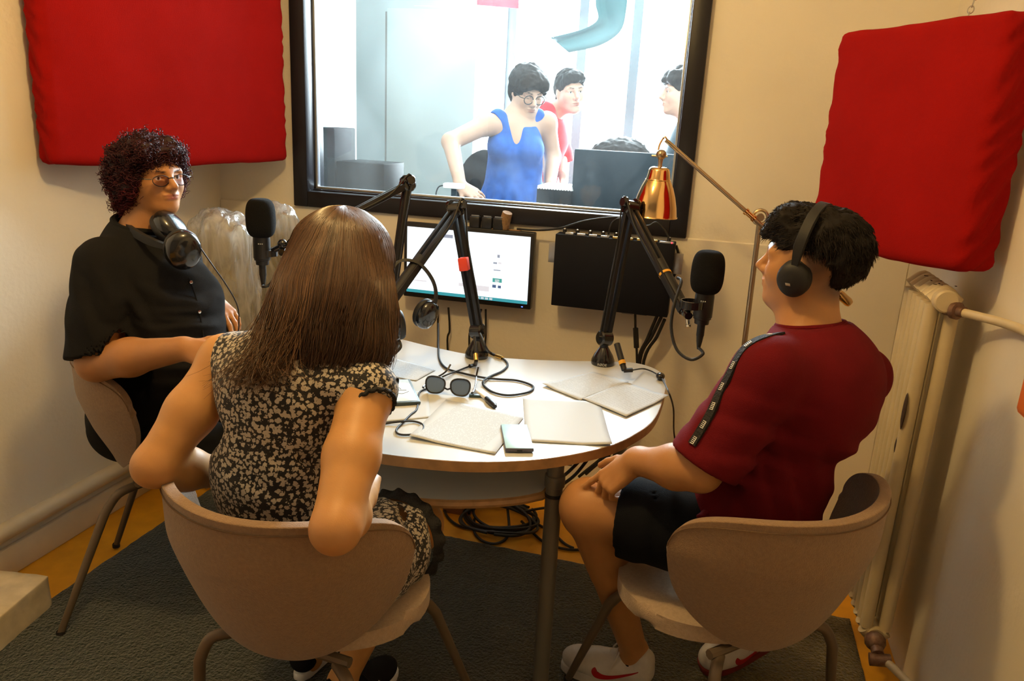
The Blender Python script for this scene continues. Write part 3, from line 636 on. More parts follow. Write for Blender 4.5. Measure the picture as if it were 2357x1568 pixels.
def tubes(name, lines, r, m, parent, sides=3, cols=None, taper=0.25):
    'many hair strands as one mesh: lines [N, M, 3]'
    L_ = np.asarray(lines, float); N, K = L_.shape[:2]; t = np.gradient(L_, axis=1); t /= np.linalg.norm(t, axis=2, keepdims=True)+1e-12
    ref = np.where(np.abs(t[..., 2:3]) < 0.9, np.array([0, 0, 1.0]), np.array([1.0, 0, 0])); u = np.cross(t, ref); u /= np.linalg.norm(u, axis=2, keepdims=True)+1e-12; w = np.cross(t, u)
    rr = np.broadcast_to(np.asarray(r, float).reshape(-1, 1, 1) if np.ndim(r) else np.full((1, 1, 1), r), (N, 1, 1))
    prof = (1-(1-taper)*np.linspace(0, 1, K)**3)[None, :, None]
    vs = np.stack([L_+(u*cos(2*pi*a/sides)+w*sin(2*pi*a/sides))*rr*prof for a in range(sides)], 2).reshape(-1, 3)
    i = np.arange(N)[:, None, None]*K*sides; j = np.arange(K-1)[None, :, None]*sides; a = np.arange(sides)[None, None, :]
    b = (a+1) % sides; F = np.stack([i+j+a, i+j+b, i+j+sides+b, i+j+sides+a], -1).reshape(-1, 4)
    c = None if cols is None else np.repeat(np.asarray(cols), K*sides, axis=0)
    return vs, F, c
def join_np(parts):
    V_, F_, C_, o = [], [], [], 0
    for v, f, c in parts: V_.append(v); F_.append(f+o); C_.append(c); o += len(v)
    return np.vstack(V_), np.vstack(F_), np.vstack(C_)
def surf_from(s, p, d, far=0.25, n=26):
    'distance from inside points p along d to the surface of s'
    lo = np.zeros(len(p)); hi = np.full(len(p), far)
    for _ in range(n):
        mid = (lo+hi)/2; ins = s.ev(p+d*mid[:, None]) < 0; lo = np.where(ins, mid, lo); hi = np.where(ins, hi, mid)
    return lo
def hair_mat(name, rough=0.38, spec=0.5):
    return attr_mat(name, rough, spec)
# ------------------------------------------------------------------ people
Z3 = np.array([0, 0, 1.0])
def axes_tilt(f, roll=0.0, pitch=0.0):
    'head axes: facing f, pitch > 0 looks up, roll > 0 leans to its own right'
    A = axes_from((f[0], f[1], 0)); r, g, u = A
    g2 = g*cos(pitch)+u*sin(pitch); u2 = u*cos(pitch)-g*sin(pitch)
    u3 = u2*cos(roll)+r*sin(roll); r3 = r*cos(roll)-u2*sin(roll)
    return np.array([r3, g2, u3])
def text3d(name, body, size, c, right, up, m, parent=None, ext=0.0003):
    cu = bpy.data.curves.new(name, 'FONT'); cu.body = body; cu.size = size; cu.extrude = ext; cu.align_x = 'CENTER'; cu.align_y = 'CENTER'
    tmp = bpy.data.objects.new('tmp', cu); COL.objects.link(tmp); bpy.context.view_layer.update(); me = bpy.data.meshes.new_from_object(tmp.evaluated_get(bpy.context.evaluated_depsgraph_get())); bpy.data.objects.remove(tmp)
    o = bpy.data.objects.new(name, me); COL.objects.link(o); me.materials.clear(); me.materials.append(m)
    r = nrm(right); u = nrm(np.asarray(up)-r*np.dot(r, up)); n = np.cross(r, u)
    o.matrix_world = Matrix.Translation(V(c)) @ Matrix((r, u, n)).transposed().to_4x4()
    if parent is not None:
        o.parent = parent
        if parent.name in WORLD: o.matrix_parent_inverse = Matrix.Translation(-Vector(parent.location))
    return o
def cloth(name, color, rough=0.9, bump=0.25, bscale=600, sheen=0.0, var=0.12):
    return mat(name, color, rough, bump=bump, bscale=bscale, spec=0.15, sheen=sheen, var=var, vscale=25)
M['black_cotton'] = cloth('black_cotton', (0.011, 0.0105, 0.011), sheen=0.0)
M['maroon'] = cloth('dark_red_jersey', (0.135, 0.005, 0.009), sheen=0.0)
M['navy'] = cloth('black_shorts_fabric', (0.005, 0.006, 0.009), 0.8, sheen=0.0)
M['black_pants'] = cloth('black_trousers', (0.008, 0.008, 0.009))
M['leather_w'] = mat('white_leather', (0.66, 0.61, 0.56), 0.45, bump=0.12, bscale=160, var=0.12, vscale=40)
M['swoosh'] = mat('red_leather', (0.42, 0.010, 0.012), 0.45)
M['sole_red'] = mat('red_rubber', (0.20, 0.02, 0.012), 0.7)
M['sock'] = cloth('navy_sock', (0.008, 0.010, 0.02))
M['suede'] = cloth('black_suede', (0.012, 0.011, 0.012))
M['lace'] = mat('black_lace', (0.010, 0.009, 0.010), 0.8, bump=0.5, bscale=250)
fl = bpy.data.materials.new('black_floral_cotton'); fl.use_nodes = True; nt = fl.node_tree; b = nt.nodes['Principled BSDF']; b.inputs['Roughness'].default_value = 0.85; b.inputs['Sheen Weight'].default_value = 0.1
L = nt.links.new; tc = nt.nodes.new('ShaderNodeTexCoord'); dn = nt.nodes.new('ShaderNodeTexNoise'); dn.inputs['Scale'].default_value = 150; dn.inputs['Detail'].default_value = 1
mv = nt.nodes.new('ShaderNodeVectorMath'); mv.operation = 'MULTIPLY_ADD'; mv.inputs[1].default_value = (0.0045,)*3; L(tc.outputs['Object'], dn.inputs['Vector']); L(dn.outputs['Color'], mv.inputs[0]); L(tc.outputs['Object'], mv.inputs[2])
vo = nt.nodes.new('ShaderNodeTexVoronoi'); vo.inputs['Scale'].default_value = 105; vo.inputs['Randomness'].default_value = 0.7; L(mv.outputs[0], vo.inputs['Vector'])
v2 = nt.nodes.new('ShaderNodeTexVoronoi'); v2.inputs['Scale'].default_value = 260; L(mv.outputs[0], v2.inputs['Vector'])
big = nt.nodes.new('ShaderNodeTexNoise'); big.inputs['Scale'].default_value = 60; L(tc.outputs['Object'], big.inputs['Vector'])
mm = nt.nodes.new('ShaderNodeMath'); mm.operation = 'MULTIPLY_ADD'; mm.inputs[1].default_value = 0.45; L(v2.outputs['Distance'], mm.inputs[0]); L(vo.outputs['Distance'], mm.inputs[2])
mb_ = nt.nodes.new('ShaderNodeMath'); mb_.operation = 'MULTIPLY_ADD'; mb_.inputs[1].default_value = -0.30; L(big.outputs['Fac'], mb_.inputs[0]); L(mm.outputs[0], mb_.inputs[2])
rp = nt.nodes.new('ShaderNodeValToRGB'); e = rp.color_ramp.elements; e[0].position = 0.52; e[0].color = (0.47, 0.41, 0.33, 1); e[1].position = 0.58; e[1].color = (0.011, 0.009, 0.009, 1)
L(mb_.outputs[0], rp.inputs['Fac']); L(rp.outputs['Color'], b.inputs['Base Color']); M['floral'] = fl
def folds(*fs):
    'cloth creases: each (centre, radius, direction across the creases, wavelength, depth)'
    def g(p):
        o = (vnoise(p, 14, 3)-0.5)*0.006
        for c, r, d, wl, a in fs:
            w_ = np.clip(1-np.linalg.norm(p-np.asarray(c), axis=1)/r, 0, 1); s_ = p@nrm(d)/wl*2*pi+3*vnoise(p, 16, 9)
            o = o+a*w_*(np.sin(s_)-0.3*np.sin(2*s_))
        return o
    return g
def shoe(parent, heel, toe, m_up, m_sole, up=Z3, sc=1.0, side=1, mark='swoosh', lace=True):
    f = nrm(np.asarray(toe)-heel); u = nrm(np.asarray(up)-f*np.dot(f, up)); r = np.cross(f, u); Ln = np.linalg.norm(np.asarray(toe)-heel); A = np.array([r, f, u])
    T = lambda x, y, z: np.asarray(heel, float)+x*sc*r+y*Ln*f+z*sc*u
    s = Sdf()
    s.cap(T(0, 0.14, 0.055), T(0, 0.55, 0.040), 0.036*sc, 0.040*sc, k=0.02); s.ell(T(0, 0.74, 0.036), (0.043*sc, 0.26*Ln, 0.036*sc), A, k=0.03)
    s.cap(T(0, 0.12, 0.06), T(0, 0.10, 0.092), 0.033*sc, 0.030*sc, k=0.02); s.cap(T(0, 0.36, 0.075), T(0, 0.58, 0.055), 0.022*sc, 0.022*sc, k=0.02)
    s.ell(T(0, 0.22, 0.118), (0.025*sc, 0.13*Ln, 0.040*sc), A, k=0.008, op='-'); s.cut(T(0, 0, 0.014), -u)
    o = s.build('shoe', 0.004, m_up, parent)
    so = MB(); ol = []
    for a in np.linspace(0, 2*pi, 41)[:-1]:
        y = 0.5-0.5*cos(a); wd = (0.033+0.013*np.clip((y-0.25)*2, 0, 1))*sc; ol.append((sin(a)**1*wd/max(abs(sin(a)), 1e-6)*abs(sin(a))**0.55, y*Ln))
    so.prism(ol, 0, 0.024*sc, bev=0.004)
    xf = Matrix.Translation(V(heel)) @ Matrix((r, f, u)).transposed().to_4x4()
    so.build('sole', m_sole, o, xf=xf)
    def side_strip(pts, wd, name, m):
        P = np.array([T(0, y, z) for y, z in pts]); d = np.tile(r*side, (len(P), 1)); dist = surf_from(s, P, d, 0.08)
        C_ = P+d*(dist+0.0012)[:, None]; q = MB(); n = len(C_); rows = []
        for i in range(n):
            t = nrm(C_[min(i+1, n-1)]-C_[max(i-1, 0)]); w_ = np.cross(t, r*side); rows.append([q.bm.verts.new(V(C_[i]+w_*wd[i]*k+r*side*h_)) for k, h_ in ((-1, -.002), (-1, .0006), (1, .0006), (1, -.002))])
        for a_, b_ in zip(rows[:-1], rows[1:]):
            for k in range(4): q.bm.faces.new((a_[k], a_[(k+1) % 4], b_[(k+1) % 4], b_[k]))
        q.bm.faces.new(rows[0]); q.bm.faces.new(rows[-1][::-1]); q.build(name, m, o)
    if mark == 'swoosh':
        side_strip(smooth2([(0.12, 0.075), (0.25, 0.055), (0.42, 0.035), (0.52, 0.033), (0.58, 0.042), (0.585, 0.055)], 5), np.interp(np.linspace(0, 1, 26), [0, .3, .7, .9, 1], [.0005, .004, .010, .007, .001]), 'side_mark', M['swoosh'])
    if mark == 'stripes':
        for k in range(3): side_strip([(0.34+k*0.10, 0.030), (0.37+k*0.10, 0.048), (0.40+k*0.10, 0.066-k*0.006)], [0.0045]*3, 'side_stripe', M['white'])
    if lace:
        q = MB()
        for k in range(4):
            y = 0.38+k*0.075; z = 0.099-k*0.0085; q.tube(smooth_path([T(-0.02, y, z-0.010), T(0, y+0.01, z), T(0.02, y, z-0.010)], 4), 0.003*sc, 6)
        q.tube(smooth_path([T(0.0, 0.36, 0.102), T(0.03, 0.40, 0.10), T(0.042, 0.47, 0.07)], 4), 0.0025, 6); q.tube(smooth_path([T(0.0, 0.36, 0.102), T(-0.03, 0.36, 0.098), T(-0.045, 0.42, 0.065)], 4), 0.0025, 6)
        q.build('laces', m_up, o)
    return o, T
def smooth2(p, n): return [(q[0], q[1]) for q in smooth_path([(a, b_, 0) for a, b_ in p], n)]
LEATHER_SOLE = M['leather_w']
# ================================================================== the boy in dark red
def build_boy():
    ft = nrm((-0.84, 0.53, 0)); rt = np.cross(ft, Z3)
    pel = np.array([0.165, 1.605, 0.545]); chest = at(1850, 905, d=1.60); nk = at(1866, 775, d=1.60)
    lsh, lel, lwr = at(1766, 862, d=1.47), at(1612, 1082, d=1.50), at(1462, 1062, d=1.63)
    rsh = at(1972, 868, d=1.72); rel = np.array([0.30, 1.93, 0.80]); rwr = np.array([0.12, 1.96, 0.70])
    lh, lk, la = at(1745, 1255, d=1.63), at(1356, 1168, d=1.75), at(1460, 1500, d=2.04)
    rh, rk, ra = pel+rt*0.09+ft*0.02, at(1540, 1140, d=2.03), np.array([0.235, 1.965, 0.135])
    hc = at(1861, 604, d=1.58); A = axes_tilt((-0.93, 0.37), roll=-0.10, pitch=0.03)
    p = thing('person', (float(pel[0]), float(pel[1]), 0), 'boy in a dark red shirt and black shorts sitting on the right, wearing headphones', 'person', world=True)
    s = Sdf()
    s.ell(pel, (0.15, 0.115, 0.10), np.array([rt, ft, Z3]), k=0.04)
    s.cap(pel+Z3*0.06, chest, 0.125, 0.130, k=0.05, flat=(ft, 1.35)); s.cap(lsh, rsh, 0.045, k=0.06); s.cap(chest+Z3*0.02, nk, 0.11, 0.06, k=0.05, flat=(ft, 1.3))
    s.cap(nk-Z3*0.03, hc-Z3*0.05+A[1]*-0.012, 0.060, 0.055, k=0.03); s.cap(nk+Z3*0.0, hc+A[1]*0.035-A[2]*0.075, 0.045, 0.035, k=0.03)
    for a, b_, c in ((lsh, lel, lwr), (rsh, rel, rwr)):
        s.cap(a, b_, 0.052, 0.041, k=0.03); s.cap(b_, b_+(c-b_)*0.35, 0.041, 0.045, k=0.02); s.cap(b_+(c-b_)*0.35, c, 0.044, 0.027, k=0.02)
    for a, b_, c in ((lh, lk, la), (rh, rk, ra)):
        s.cap(a, b_, 0.088, 0.062, k=0.04); s.ell(b_, 0.062, k=0.03); dn_ = nrm(c-b_); bk = nrm(np.cross(np.cross(dn_, nrm(b_-a)), dn_))
        s.cap(b_+dn_*0.03, c, 0.054, 0.035, k=0.03); s.cap(b_+dn_*0.08-bk*0.016, b_+dn_*0.21-bk*0.014, 0.050, 0.040, k=0.04)
    s.cap(la, la-Z3*0.05+np.array([-0.02, 0, 0]), 0.036, 0.034, k=0.02); s.cap(ra, ra+np.array([-0.03, -0.01, -0.05]), 0.036, 0.032, k=0.02)
    T = head(s, hc, A, 0.85, brow=(0.03, 0.018, 0.012))
    hand(s, lwr, at(1395, 1112, d=1.66)-lwr, (-0.25, -0.55, 0.8), 1, curls=(0.08, 0.75, 0.95, 1.05), spread=0.05, sc=0.95, thumb_in=0.5)
    hand(s, rwr, rk-rwr+np.array([0, 0, -0.02]), (0, 0, 1), -1, curls=(0.3, 0.3, 0.35, 0.4), sc=0.92)
    s.paint.append((T(0.0, -0.065, -0.035), (A, (0.080, 0.075, 0.055)), (0.16, 0.085, 0.055), 0.5))
    for x in (-1, 1): s.paint.append((T(x*0.070, -0.035, 0.02), (A, (0.03, 0.045, 0.05)), (0.15, 0.08, 0.05), 0.6))
    b_ = s.build('body', 0.0045, SKIN, p, color=(0.48, 0.23, 0.085), face=(T(0, 0.075, -0.02), 0.085, 3))
    # shirt
    g = Sdf(); lo_ = at(1672, 1075, d=1.60)
    g.cap(pel+Z3*0.05+ft*0.01, pel+Z3*0.16, 0.152, 0.146, k=0.05, flat=(ft, 1.25)); g.cap(pel+Z3*0.14, chest, 0.146, 0.148, k=0.06, flat=(ft, 1.3)); g.cap(lsh+Z3*0.006, rsh+Z3*0.006, 0.055, k=0.07)
    g.cap(chest, nk, 0.125, 0.078, k=0.06, flat=(ft, 1.25)); g.ell(chest-ft*0.06+Z3*0.02, (0.13, 0.08, 0.12), np.array([rt, ft, Z3]), k=0.06)
    for a, e in ((lsh, lel), (rsh, rel)):
        d = nrm(e-a); g.cap(a, a+d*0.24, 0.066, 0.076, k=0.045)
    for a, e in ((lsh, lel), (rsh, rel)):
        d = nrm(e-a); c = a+d*0.215
        g.add(t='f', fn=lambda q, c=c, d=d: np.maximum(-((q-c)@d), np.linalg.norm((q-c)-((q-c)@d)[..., None]*d, axis=-1)-0.105), k=0.004, op='-')
        g.cap(c-d*0.035, c+d*0.05, 0.055, 0.059, k=0.003, op='-')
    nd = nrm(hc-nk); g.add(t='f', fn=lambda q: np.maximum(-((q-(nk+nd*0.028))@nd), np.linalg.norm(q-nk, axis=-1)-0.13), k=0.004, op='-'); g.cap(nk+nd*0.0, nk+nd*0.08, 0.060, 0.064, k=0.003, op='-')
    g.cut(pel-Z3*0.015, -Z3)
    g.build('shirt', 0.005, M['maroon'], p, disp=folds((at(1950, 1080, d=1.6), 0.20, (0.7, 0.1, 0.7), 0.075, 0.006), (at(1720, 1010, d=1.5), 0.16, (0.3, 0, 1), 0.06, 0.006), (at(1800, 1130, d=1.55), 0.16, (1, 0, 0.3), 0.06, 0.005), (at(1850, 780, d=1.6), 0.1, (0.2, 0, 1), 0.04, 0.003)))
    cl = MB(); cc = nk+nd*0.026; cu_ = nrm(np.cross(nd, (0, 1, 0.1))); cw = np.cross(nd, cu_)
    cl.tube([cc+(cu_*cos(t)+cw*sin(t))*0.066 for t in np.linspace(0, 2*pi, 41)[:-1]], 0.0065, 8, closed=True); cl.build('collar', M['maroon'], p)
    # dark tape with white marks along the near sleeve
    dd = nrm(lel-lsh); PX = [(1790, 768), (1745, 778), (1702, 805), (1672, 860), (1648, 905), (1628, 950), (1605, 990), (1585, 1022)]
    def hits(pts, lift=0.0015):
        C_, D_ = [], []
        for a_, c_ in pts:
            for k in range(12):
                t_ = np.arange(1.15, 1.75, 0.003); R_ = np.array([at(a_+k*4, c_, d=q) for q in t_]); ins = np.where(g.ev(R_) < 0)[0]
                if len(ins): break
            if not len(ins): continue
            q = R_[ins[0]]; e_ = 0.004; gr = nrm([g.ev((q+np.eye(3)[m]*e_)[None])[0]-g.ev((q-np.eye(3)[m]*e_)[None])[0] for m in range(3)]); C_.append(q+gr*lift); D_.append(gr)
        return np.array(C_), np.array(D_)
    PXs = [(q[0], q[1]) for q in smooth_path([(a_+9, c_+2, 0) for a_, c_ in PX], 6)]; C_, D_ = hits(PXs)
    for _ in range(4): C_[1:-1] = (C_[:-2]+2*C_[1:-1]+C_[2:])/4; D_[1:-1] = nrm_rows(D_[:-2]+D_[1:-1]+D_[2:])
    C_ = C_+D_*0.003; q = MB(); n = len(C_); rows = []
    for i in range(n):
        t = nrm(C_[min(i+1, n-1)]-C_[max(i-1, 0)]); w_ = nrm(np.cross(t, D_[i])); rows.append([q.bm.verts.new(V(C_[i]+w_*0.0085*k+D_[i]*h_)) for k, h_ in ((-1, -.006), (-1, .0006), (1, .0006), (1, -.006))])
    for a_, c_ in zip(rows[:-1], rows[1:]):
        for k in range(4): q.bm.faces.new((a_[k], a_[(k+1) % 4], c_[(k+1) % 4], c_[k]))
    q.bm.faces.new(rows[0]); q.bm.faces.new(rows[-1][::-1]); tp = q.build('sleeve_tape', M['lace'], p)
    q = MB()
    for i in range(4, len(C_)-1, 6):
        t = nrm(C_[i+1]-C_[i-1]); w_ = nrm(np.cross(t, D_[i]))
        q = MB(); q.box(C_[i]+D_[i]*0.0009-w_*0.0032, (0.0012, 0.0150, 0.0008), axes=[w_, t, D_[i]])
        for k in range(5): q.box(C_[i]+D_[i]*0.0012+t*(k-2)*0.0034, (0.0075, 0.0013, 0.0010), axes=[w_, t, D_[i]])
        q.build('tape_lettering', M['white'], tp, smooth=False)
    # shorts
    h = Sdf(); h.ell(pel-Z3*0.01, (0.165, 0.13, 0.112), np.array([rt, ft, Z3]), k=0.05)
    for a, k_, fr in ((lh, lk, 0.80), (rh, rk, 0.72)):
        d = nrm(k_-a); Ln = np.linalg.norm(k_-a); h.cap(a, a+d*Ln*0.9, 0.098, 0.094, k=0.05); c = a+d*Ln*fr
        h.add(t='f', fn=lambda q, c=c, d=d: np.maximum(-((q-c)@d), np.linalg.norm((q-c)-((q-c)@d)[..., None]*d, axis=-1)-0.15), k=0.004, op='-'); h.cap(c-d*0.05, c+d*0.1, 0.082, 0.084, k=0.003, op='-')
    h.build('shorts', 0.006, M['navy'], p, disp=folds((lh+(lk-lh)*0.4, 0.2, (1, 0.2, 0), 0.07, 0.006)))
    pk = Sdf(); pk.cap(at(1650, 1165, d=1.60), at(1615, 1190, d=1.58), 0.022, 0.012, k=0.02, flat=((0, 0.6, 0.8), 1.8)); pk.build('shirt_hem', 0.004, M['maroon'], p)
    # hair
    hs = Sdf(); hs.ell(T(0, -0.028, 0.050), (0.073, 0.094, 0.078), A, k=0.03); hs.cap(T(-0.038, 0.060, 0.098), T(0.038, 0.060, 0.098), 0.026, k=0.05); hs.cap(T(-0.03, 0.098, 0.062), T(0.03, 0.098, 0.062), 0.014, k=0.03)
    hs.ell(T(0, -0.080, 0.022), (0.061, 0.040, 0.060), A, k=0.03)
    hs.ell(T(0, 0.085, -0.035), (0.10, 0.075, 0.078), A, k=0.008, op='-')
    for x in (-1, 1): hs.ell(T(x*0.085, 0.0, -0.035), (0.040, 0.075, 0.070), A, k=0.02, op='-')
    hs.cut(T(0, -0.06, -0.058), -A[2]*0.9+A[1]*0.25)
    v0, F0 = hs.mesh(0.005, disp=lambda q: (vnoise(q, 55, 4)-0.5)*0.012+(vnoise(q, 130, 5)-0.5)*0.008); c0 = np.tile([0.010, 0.0075, 0.0065], (len(v0), 1))
    nS = 15000; pick = rng.choice(len(v0), nS); lp = (v0[pick]-hc)@A.T; n_ = nrm_rows(v0[pick]-T(0, -0.015, 0.02))
    flow = np.array([0, 0.6, 0.1])[None, :]*np.where(lp[:, 1:2] > 0.0, 1, 0)+np.array([0, -0.3, -0.8])[None, :]*np.where(lp[:, 1:2] <= 0.0, 1, 0)+rng.normal(0, 0.28, (nS, 3))
    fw_ = flow@A; fw_ = fw_-n_*(fw_*n_).sum(1)[:, None]*0.85; Lh = np.where(lp[:, 2:3] > 0.03, 0.024, 0.013)*rng.uniform(0.6, 1.15, (nS, 1)); tt = np.linspace(0, 1, 6)[None, :, None]
    ln = v0[pick][:, None, :]-n_[:, None, :]*0.004+(n_[:, None, :]*0.22*np.sin(tt*1.8)+fw_[:, None, :]*0.75*tt**1.3)*Lh[:, :, None]
    cs = np.array([0.016, 0.012, 0.010])*rng.uniform(0.6, 1.9, (nS, 1))
    V_, F_, C2 = join_np([(v0, F0, c0), tubes('', ln, 0.0007, None, None, cols=cs)]); np_mesh('hair', V_, F_, HAIRD, p, cols=C2)
    # socks and shoes
    k = Sdf(); k.cap(la-Z3*0.030, la-Z3*0.06, 0.042, 0.040, k=0.01); k.cut(la-Z3*0.018, (0.2, 0, 0.98)); k.build('sock', 0.004, M['sock'], p)
    k = Sdf(); k.cap(ra-Z3*0.0, ra+np.array([-0.02, -0.005, -0.045]), 0.042, 0.038, k=0.01); k.build('sock', 0.004, M['sock'], p)
    shoe(p, (-0.018, 1.762, 0.016), (-0.262, 1.790, 0.016), M['leather_w'], LEATHER_SOLE, side=-1, sc=1.0)
    o, TT_ = shoe(p, (0.297, 1.985, 0.085), (0.110, 1.885, 0.020), M['leather_w'], M['sole_red'], up=(0.30, -0.05, 0.95), side=-1, sc=1.0)
    text3d('heel_lettering', 'NIKE', 0.017, TT_(-0.012, 0.0, 0.098)+np.array([-0.006, -0.034, 0.0]), (0.96, 0.25, -0.1), (0.1, -0.1, 1), M['swoosh'], p)
    return dict(T=T, A=A, hc=hc)
def nrm_rows(v): return v/(np.linalg.norm(v, axis=-1, keepdims=True)+1e-12)
HAIRD = hair_mat('dark_hair', 0.65, 0.15); HAIRB = hair_mat('brown_hair', 0.34, 0.6); HAIRR = hair_mat('red_curly_hair', 0.55, 0.25)
BOY = build_boy()
# ================================================================== the person in black with red curls
def build_left():
    ft = nrm((0.97, -0.10, 0)); rt = np.cross(ft, Z3); B_ = np.array([rt, ft, Z3])
    pel = np.array([-1.555, 1.80, 0.555]); chest = at(338, 655, d=2.12); nk = at(318, 545, d=2.10)
    rsh, rel, rwr = at(238, 610, d=1.99), at(222, 835, d=1.98), at(425, 803, d=1.89)
    lsh = at(405, 590, d=2.28); lel = at(430, 770, d=2.36); lwr = at(487, 690, d=2.26)
    hc = at(346, 408, d=2.06); A = axes_tilt((0.965, -0.26), roll=0.02, pitch=0.03)
    p = thing('person', (float(pel[0]), float(pel[1]), 0), 'person with dark red curly hair and glasses in a black shirt by the left wall', 'person', world=True)
    s = Sdf()
    s.ell(pel, (0.17, 0.15, 0.11), B_, k=0.04); s.cap(pel+Z3*0.05, chest, 0.15, 0.14, k=0.05, flat=(ft, 1.1)); s.cap(lsh, rsh, 0.045, k=0.06); s.cap(chest, nk, 0.12, 0.055, k=0.05)
    s.cap(nk-Z3*0.03, hc-A[2]*0.045-A[1]*0.01, 0.054, 0.050, k=0.025); s.cap(nk+ft*0.01, hc+A[1]*0.035-A[2]*0.075, 0.040, 0.032, k=0.03)
    for a, b_, c in ((rsh, rel, rwr), (lsh, lel, lwr)):
        s.cap(a, b_, 0.056, 0.047, k=0.03); s.cap(b_, b_+(c-b_)*0.4, 0.047, 0.048, k=0.02); s.cap(b_+(c-b_)*0.4, c, 0.047, 0.029, k=0.02)
    for sg_, kx, ky in ((-1, -1.14, 1.72), (1, -1.15, 1.94)):
        kn = np.array([kx, ky, 0.50]); s.cap(pel-rt*sg_*0.09, kn, 0.085, 0.065, k=0.03); s.cap(kn, (kx-0.08, ky, 0.09), 0.055, 0.038, k=0.03)
    T = head(s, hc, A, 0.84, smile=0.005, brow=(0.05, 0.018, 0.012), lipc=(0.34, 0.075, 0.065), wide=1.08, tall=0.86, mouth=1.15)
    hand(s, rwr, at(500, 822, d=1.86)-rwr, (0.1, -0.75, 0.65), -1, curls=(0.3, 0.35, 0.4, 0.45), sc=0.9)
    hand(s, lwr, at(540, 742, d=2.20)-lwr, (0.75, -0.35, 0.55), 1, curls=(0.35, 0.45, 0.5, 0.55), sc=0.95, thumb_in=0.8)
    s.build('body', 0.0045, SKIN, p, color=(0.43, 0.195, 0.072), face=(T(0, 0.075, -0.02), 0.085, 3))
    g = Sdf(); belly = at(375, 800, d=2.17)
    g.cap(pel+Z3*0.0, belly, 0.175, 0.168, k=0.06); g.cap(belly, chest, 0.165, 0.150, k=0.06); g.ell(at(418, 692, d=2.13), (0.135, 0.078, 0.085), B_, k=0.06); g.cap(lsh+Z3*0.004, rsh+Z3*0.004, 0.056, k=0.05); g.cap(chest, nk, 0.13, 0.072, k=0.06)
    for a, e in ((rsh, rel), (lsh, lel)):
        d = nrm(e-a); g.cap(a, a+d*0.26, 0.072, 0.078, k=0.012)
    for a, e in ((rsh, rel), (lsh, lel)):
        d = nrm(e-a+np.array([0.03, 0, 0])); c = a+d*0.245
        g.add(t='f', fn=lambda q, c=c, d=d: np.maximum(-((q-c)@d), np.linalg.norm((q-c)-((q-c)@d)[..., None]*d, axis=-1)-0.105), k=0.004, op='-'); g.cap(c-d*0.04, c+d*0.05, 0.060, 0.064, k=0.003, op='-')
    nd = nrm(hc-nk); g.add(t='f', fn=lambda q: np.maximum(-((q-(nk+nd*0.03))@nd), np.linalg.norm(q-nk, axis=-1)-0.13), k=0.004, op='-'); g.cap(nk-nd*0.0, nk+nd*0.08, 0.058, 0.062, k=0.003, op='-')
    g.cut(pel-Z3*0.03, -Z3)
    sh_ = g.build('shirt', 0.005, M['black_cotton'], p, disp=folds((at(470, 690, d=2.05), 0.18, (0.3, 0.2, 1), 0.065, 0.007), (at(260, 700, d=1.95), 0.2, (0.8, 0, 0.5), 0.07, 0.006), (at(430, 780, d=2.05), 0.16, (0.2, 0, 1), 0.05, 0.006)))
    q = MB(); cp = [(432, 600), (446, 636), (462, 672), (474, 704), (483, 735), (489, 765)]; P_ = np.array([at(a-60, c, d=2.14) for a, c in cp]); D_ = np.array([nrm(ft*0.9-rt*-0.35+Z3*0.05)]*len(cp)); D_ = nrm_rows(D_); ds_ = surf_from(g, P_, D_, 0.3); C_ = P_+D_*(ds_+0.001)[:, None]
    q.tube(smooth_path(C_, 4), 0.0022, 6); q.build('button_placket', M['black_cotton'], sh_)
    for i in (1, 3, 5):
        q = MB(); q.lathe([(0, 0.0025), (0.0045, 0.002), (0.005, 0), (0, 0)], C_[i]+D_[i]*0.001, D_[i], 12); q.build('button', M['chrome'], sh_)
    cl = MB(); cc = nk+nd*0.03
    cu_ = nrm(np.cross(nd, rt)); cw = np.cross(nd, cu_); cl.tube([cc+(cu_*cos(t)+cw*sin(t))*0.066+nd*0.006*cos(2*t) for t in np.linspace(0, 2*pi, 41)[:-1]], 0.010, 8, closed=True); cl.build('collar', M['black_cotton'], p)
    h = Sdf(); h.ell(pel-Z3*0.012, (0.18, 0.16, 0.115), B_, k=0.05)
    for sg_, kx, ky in ((-1, -1.14, 1.72), (1, -1.15, 1.94)):
        kn = np.array([kx, ky, 0.50]); h.cap(pel-rt*sg_*0.09, kn, 0.095, 0.075, k=0.03); h.cap(kn, (kx-0.08, ky, 0.11), 0.07, 0.06, k=0.03)
    h.build('trousers', 0.007, M['black_pants'], p)
    for sg_, kx, ky in ((-1, -1.14, 1.72), (1, -1.15, 1.94)): shoe(p, (kx-0.11, ky, 0.016), (kx+0.12, ky+0.01, 0.016), M['suede'], M['rubber'], sc=0.95, mark=None)
    # curls
    hs = Sdf(); hs.ell(T(0, -0.022, 0.045), (0.084, 0.092, 0.080), A, k=0.03); hs.ell(T(0, -0.055, -0.015), (0.078, 0.062, 0.075), A, k=0.03); hs.cap(T(-0.05, 0.055, 0.092), T(0.05, 0.055, 0.092), 0.026, k=0.04)
    for x in (-1, 1): hs.ell(T(x*0.074, -0.004, 0.0), (0.022, 0.038, 0.052), A, k=0.03)
    hs.cap(T(-0.02, -0.06, -0.075), T(0.02, -0.06, -0.075), 0.042, k=0.03)
    hs.ell(T(0, 0.125, -0.044), (0.10, 0.098, 0.096), A, k=0.01, op='-')
    v0, F0 = hs.mesh(0.0055, disp=lambda q: (vnoise(q, 50, 4)-0.5)*0.020+(vnoise(q, 120, 5)-0.5)*0.010); c0 = np.tile([0.020, 0.0035, 0.0045], (len(v0), 1))
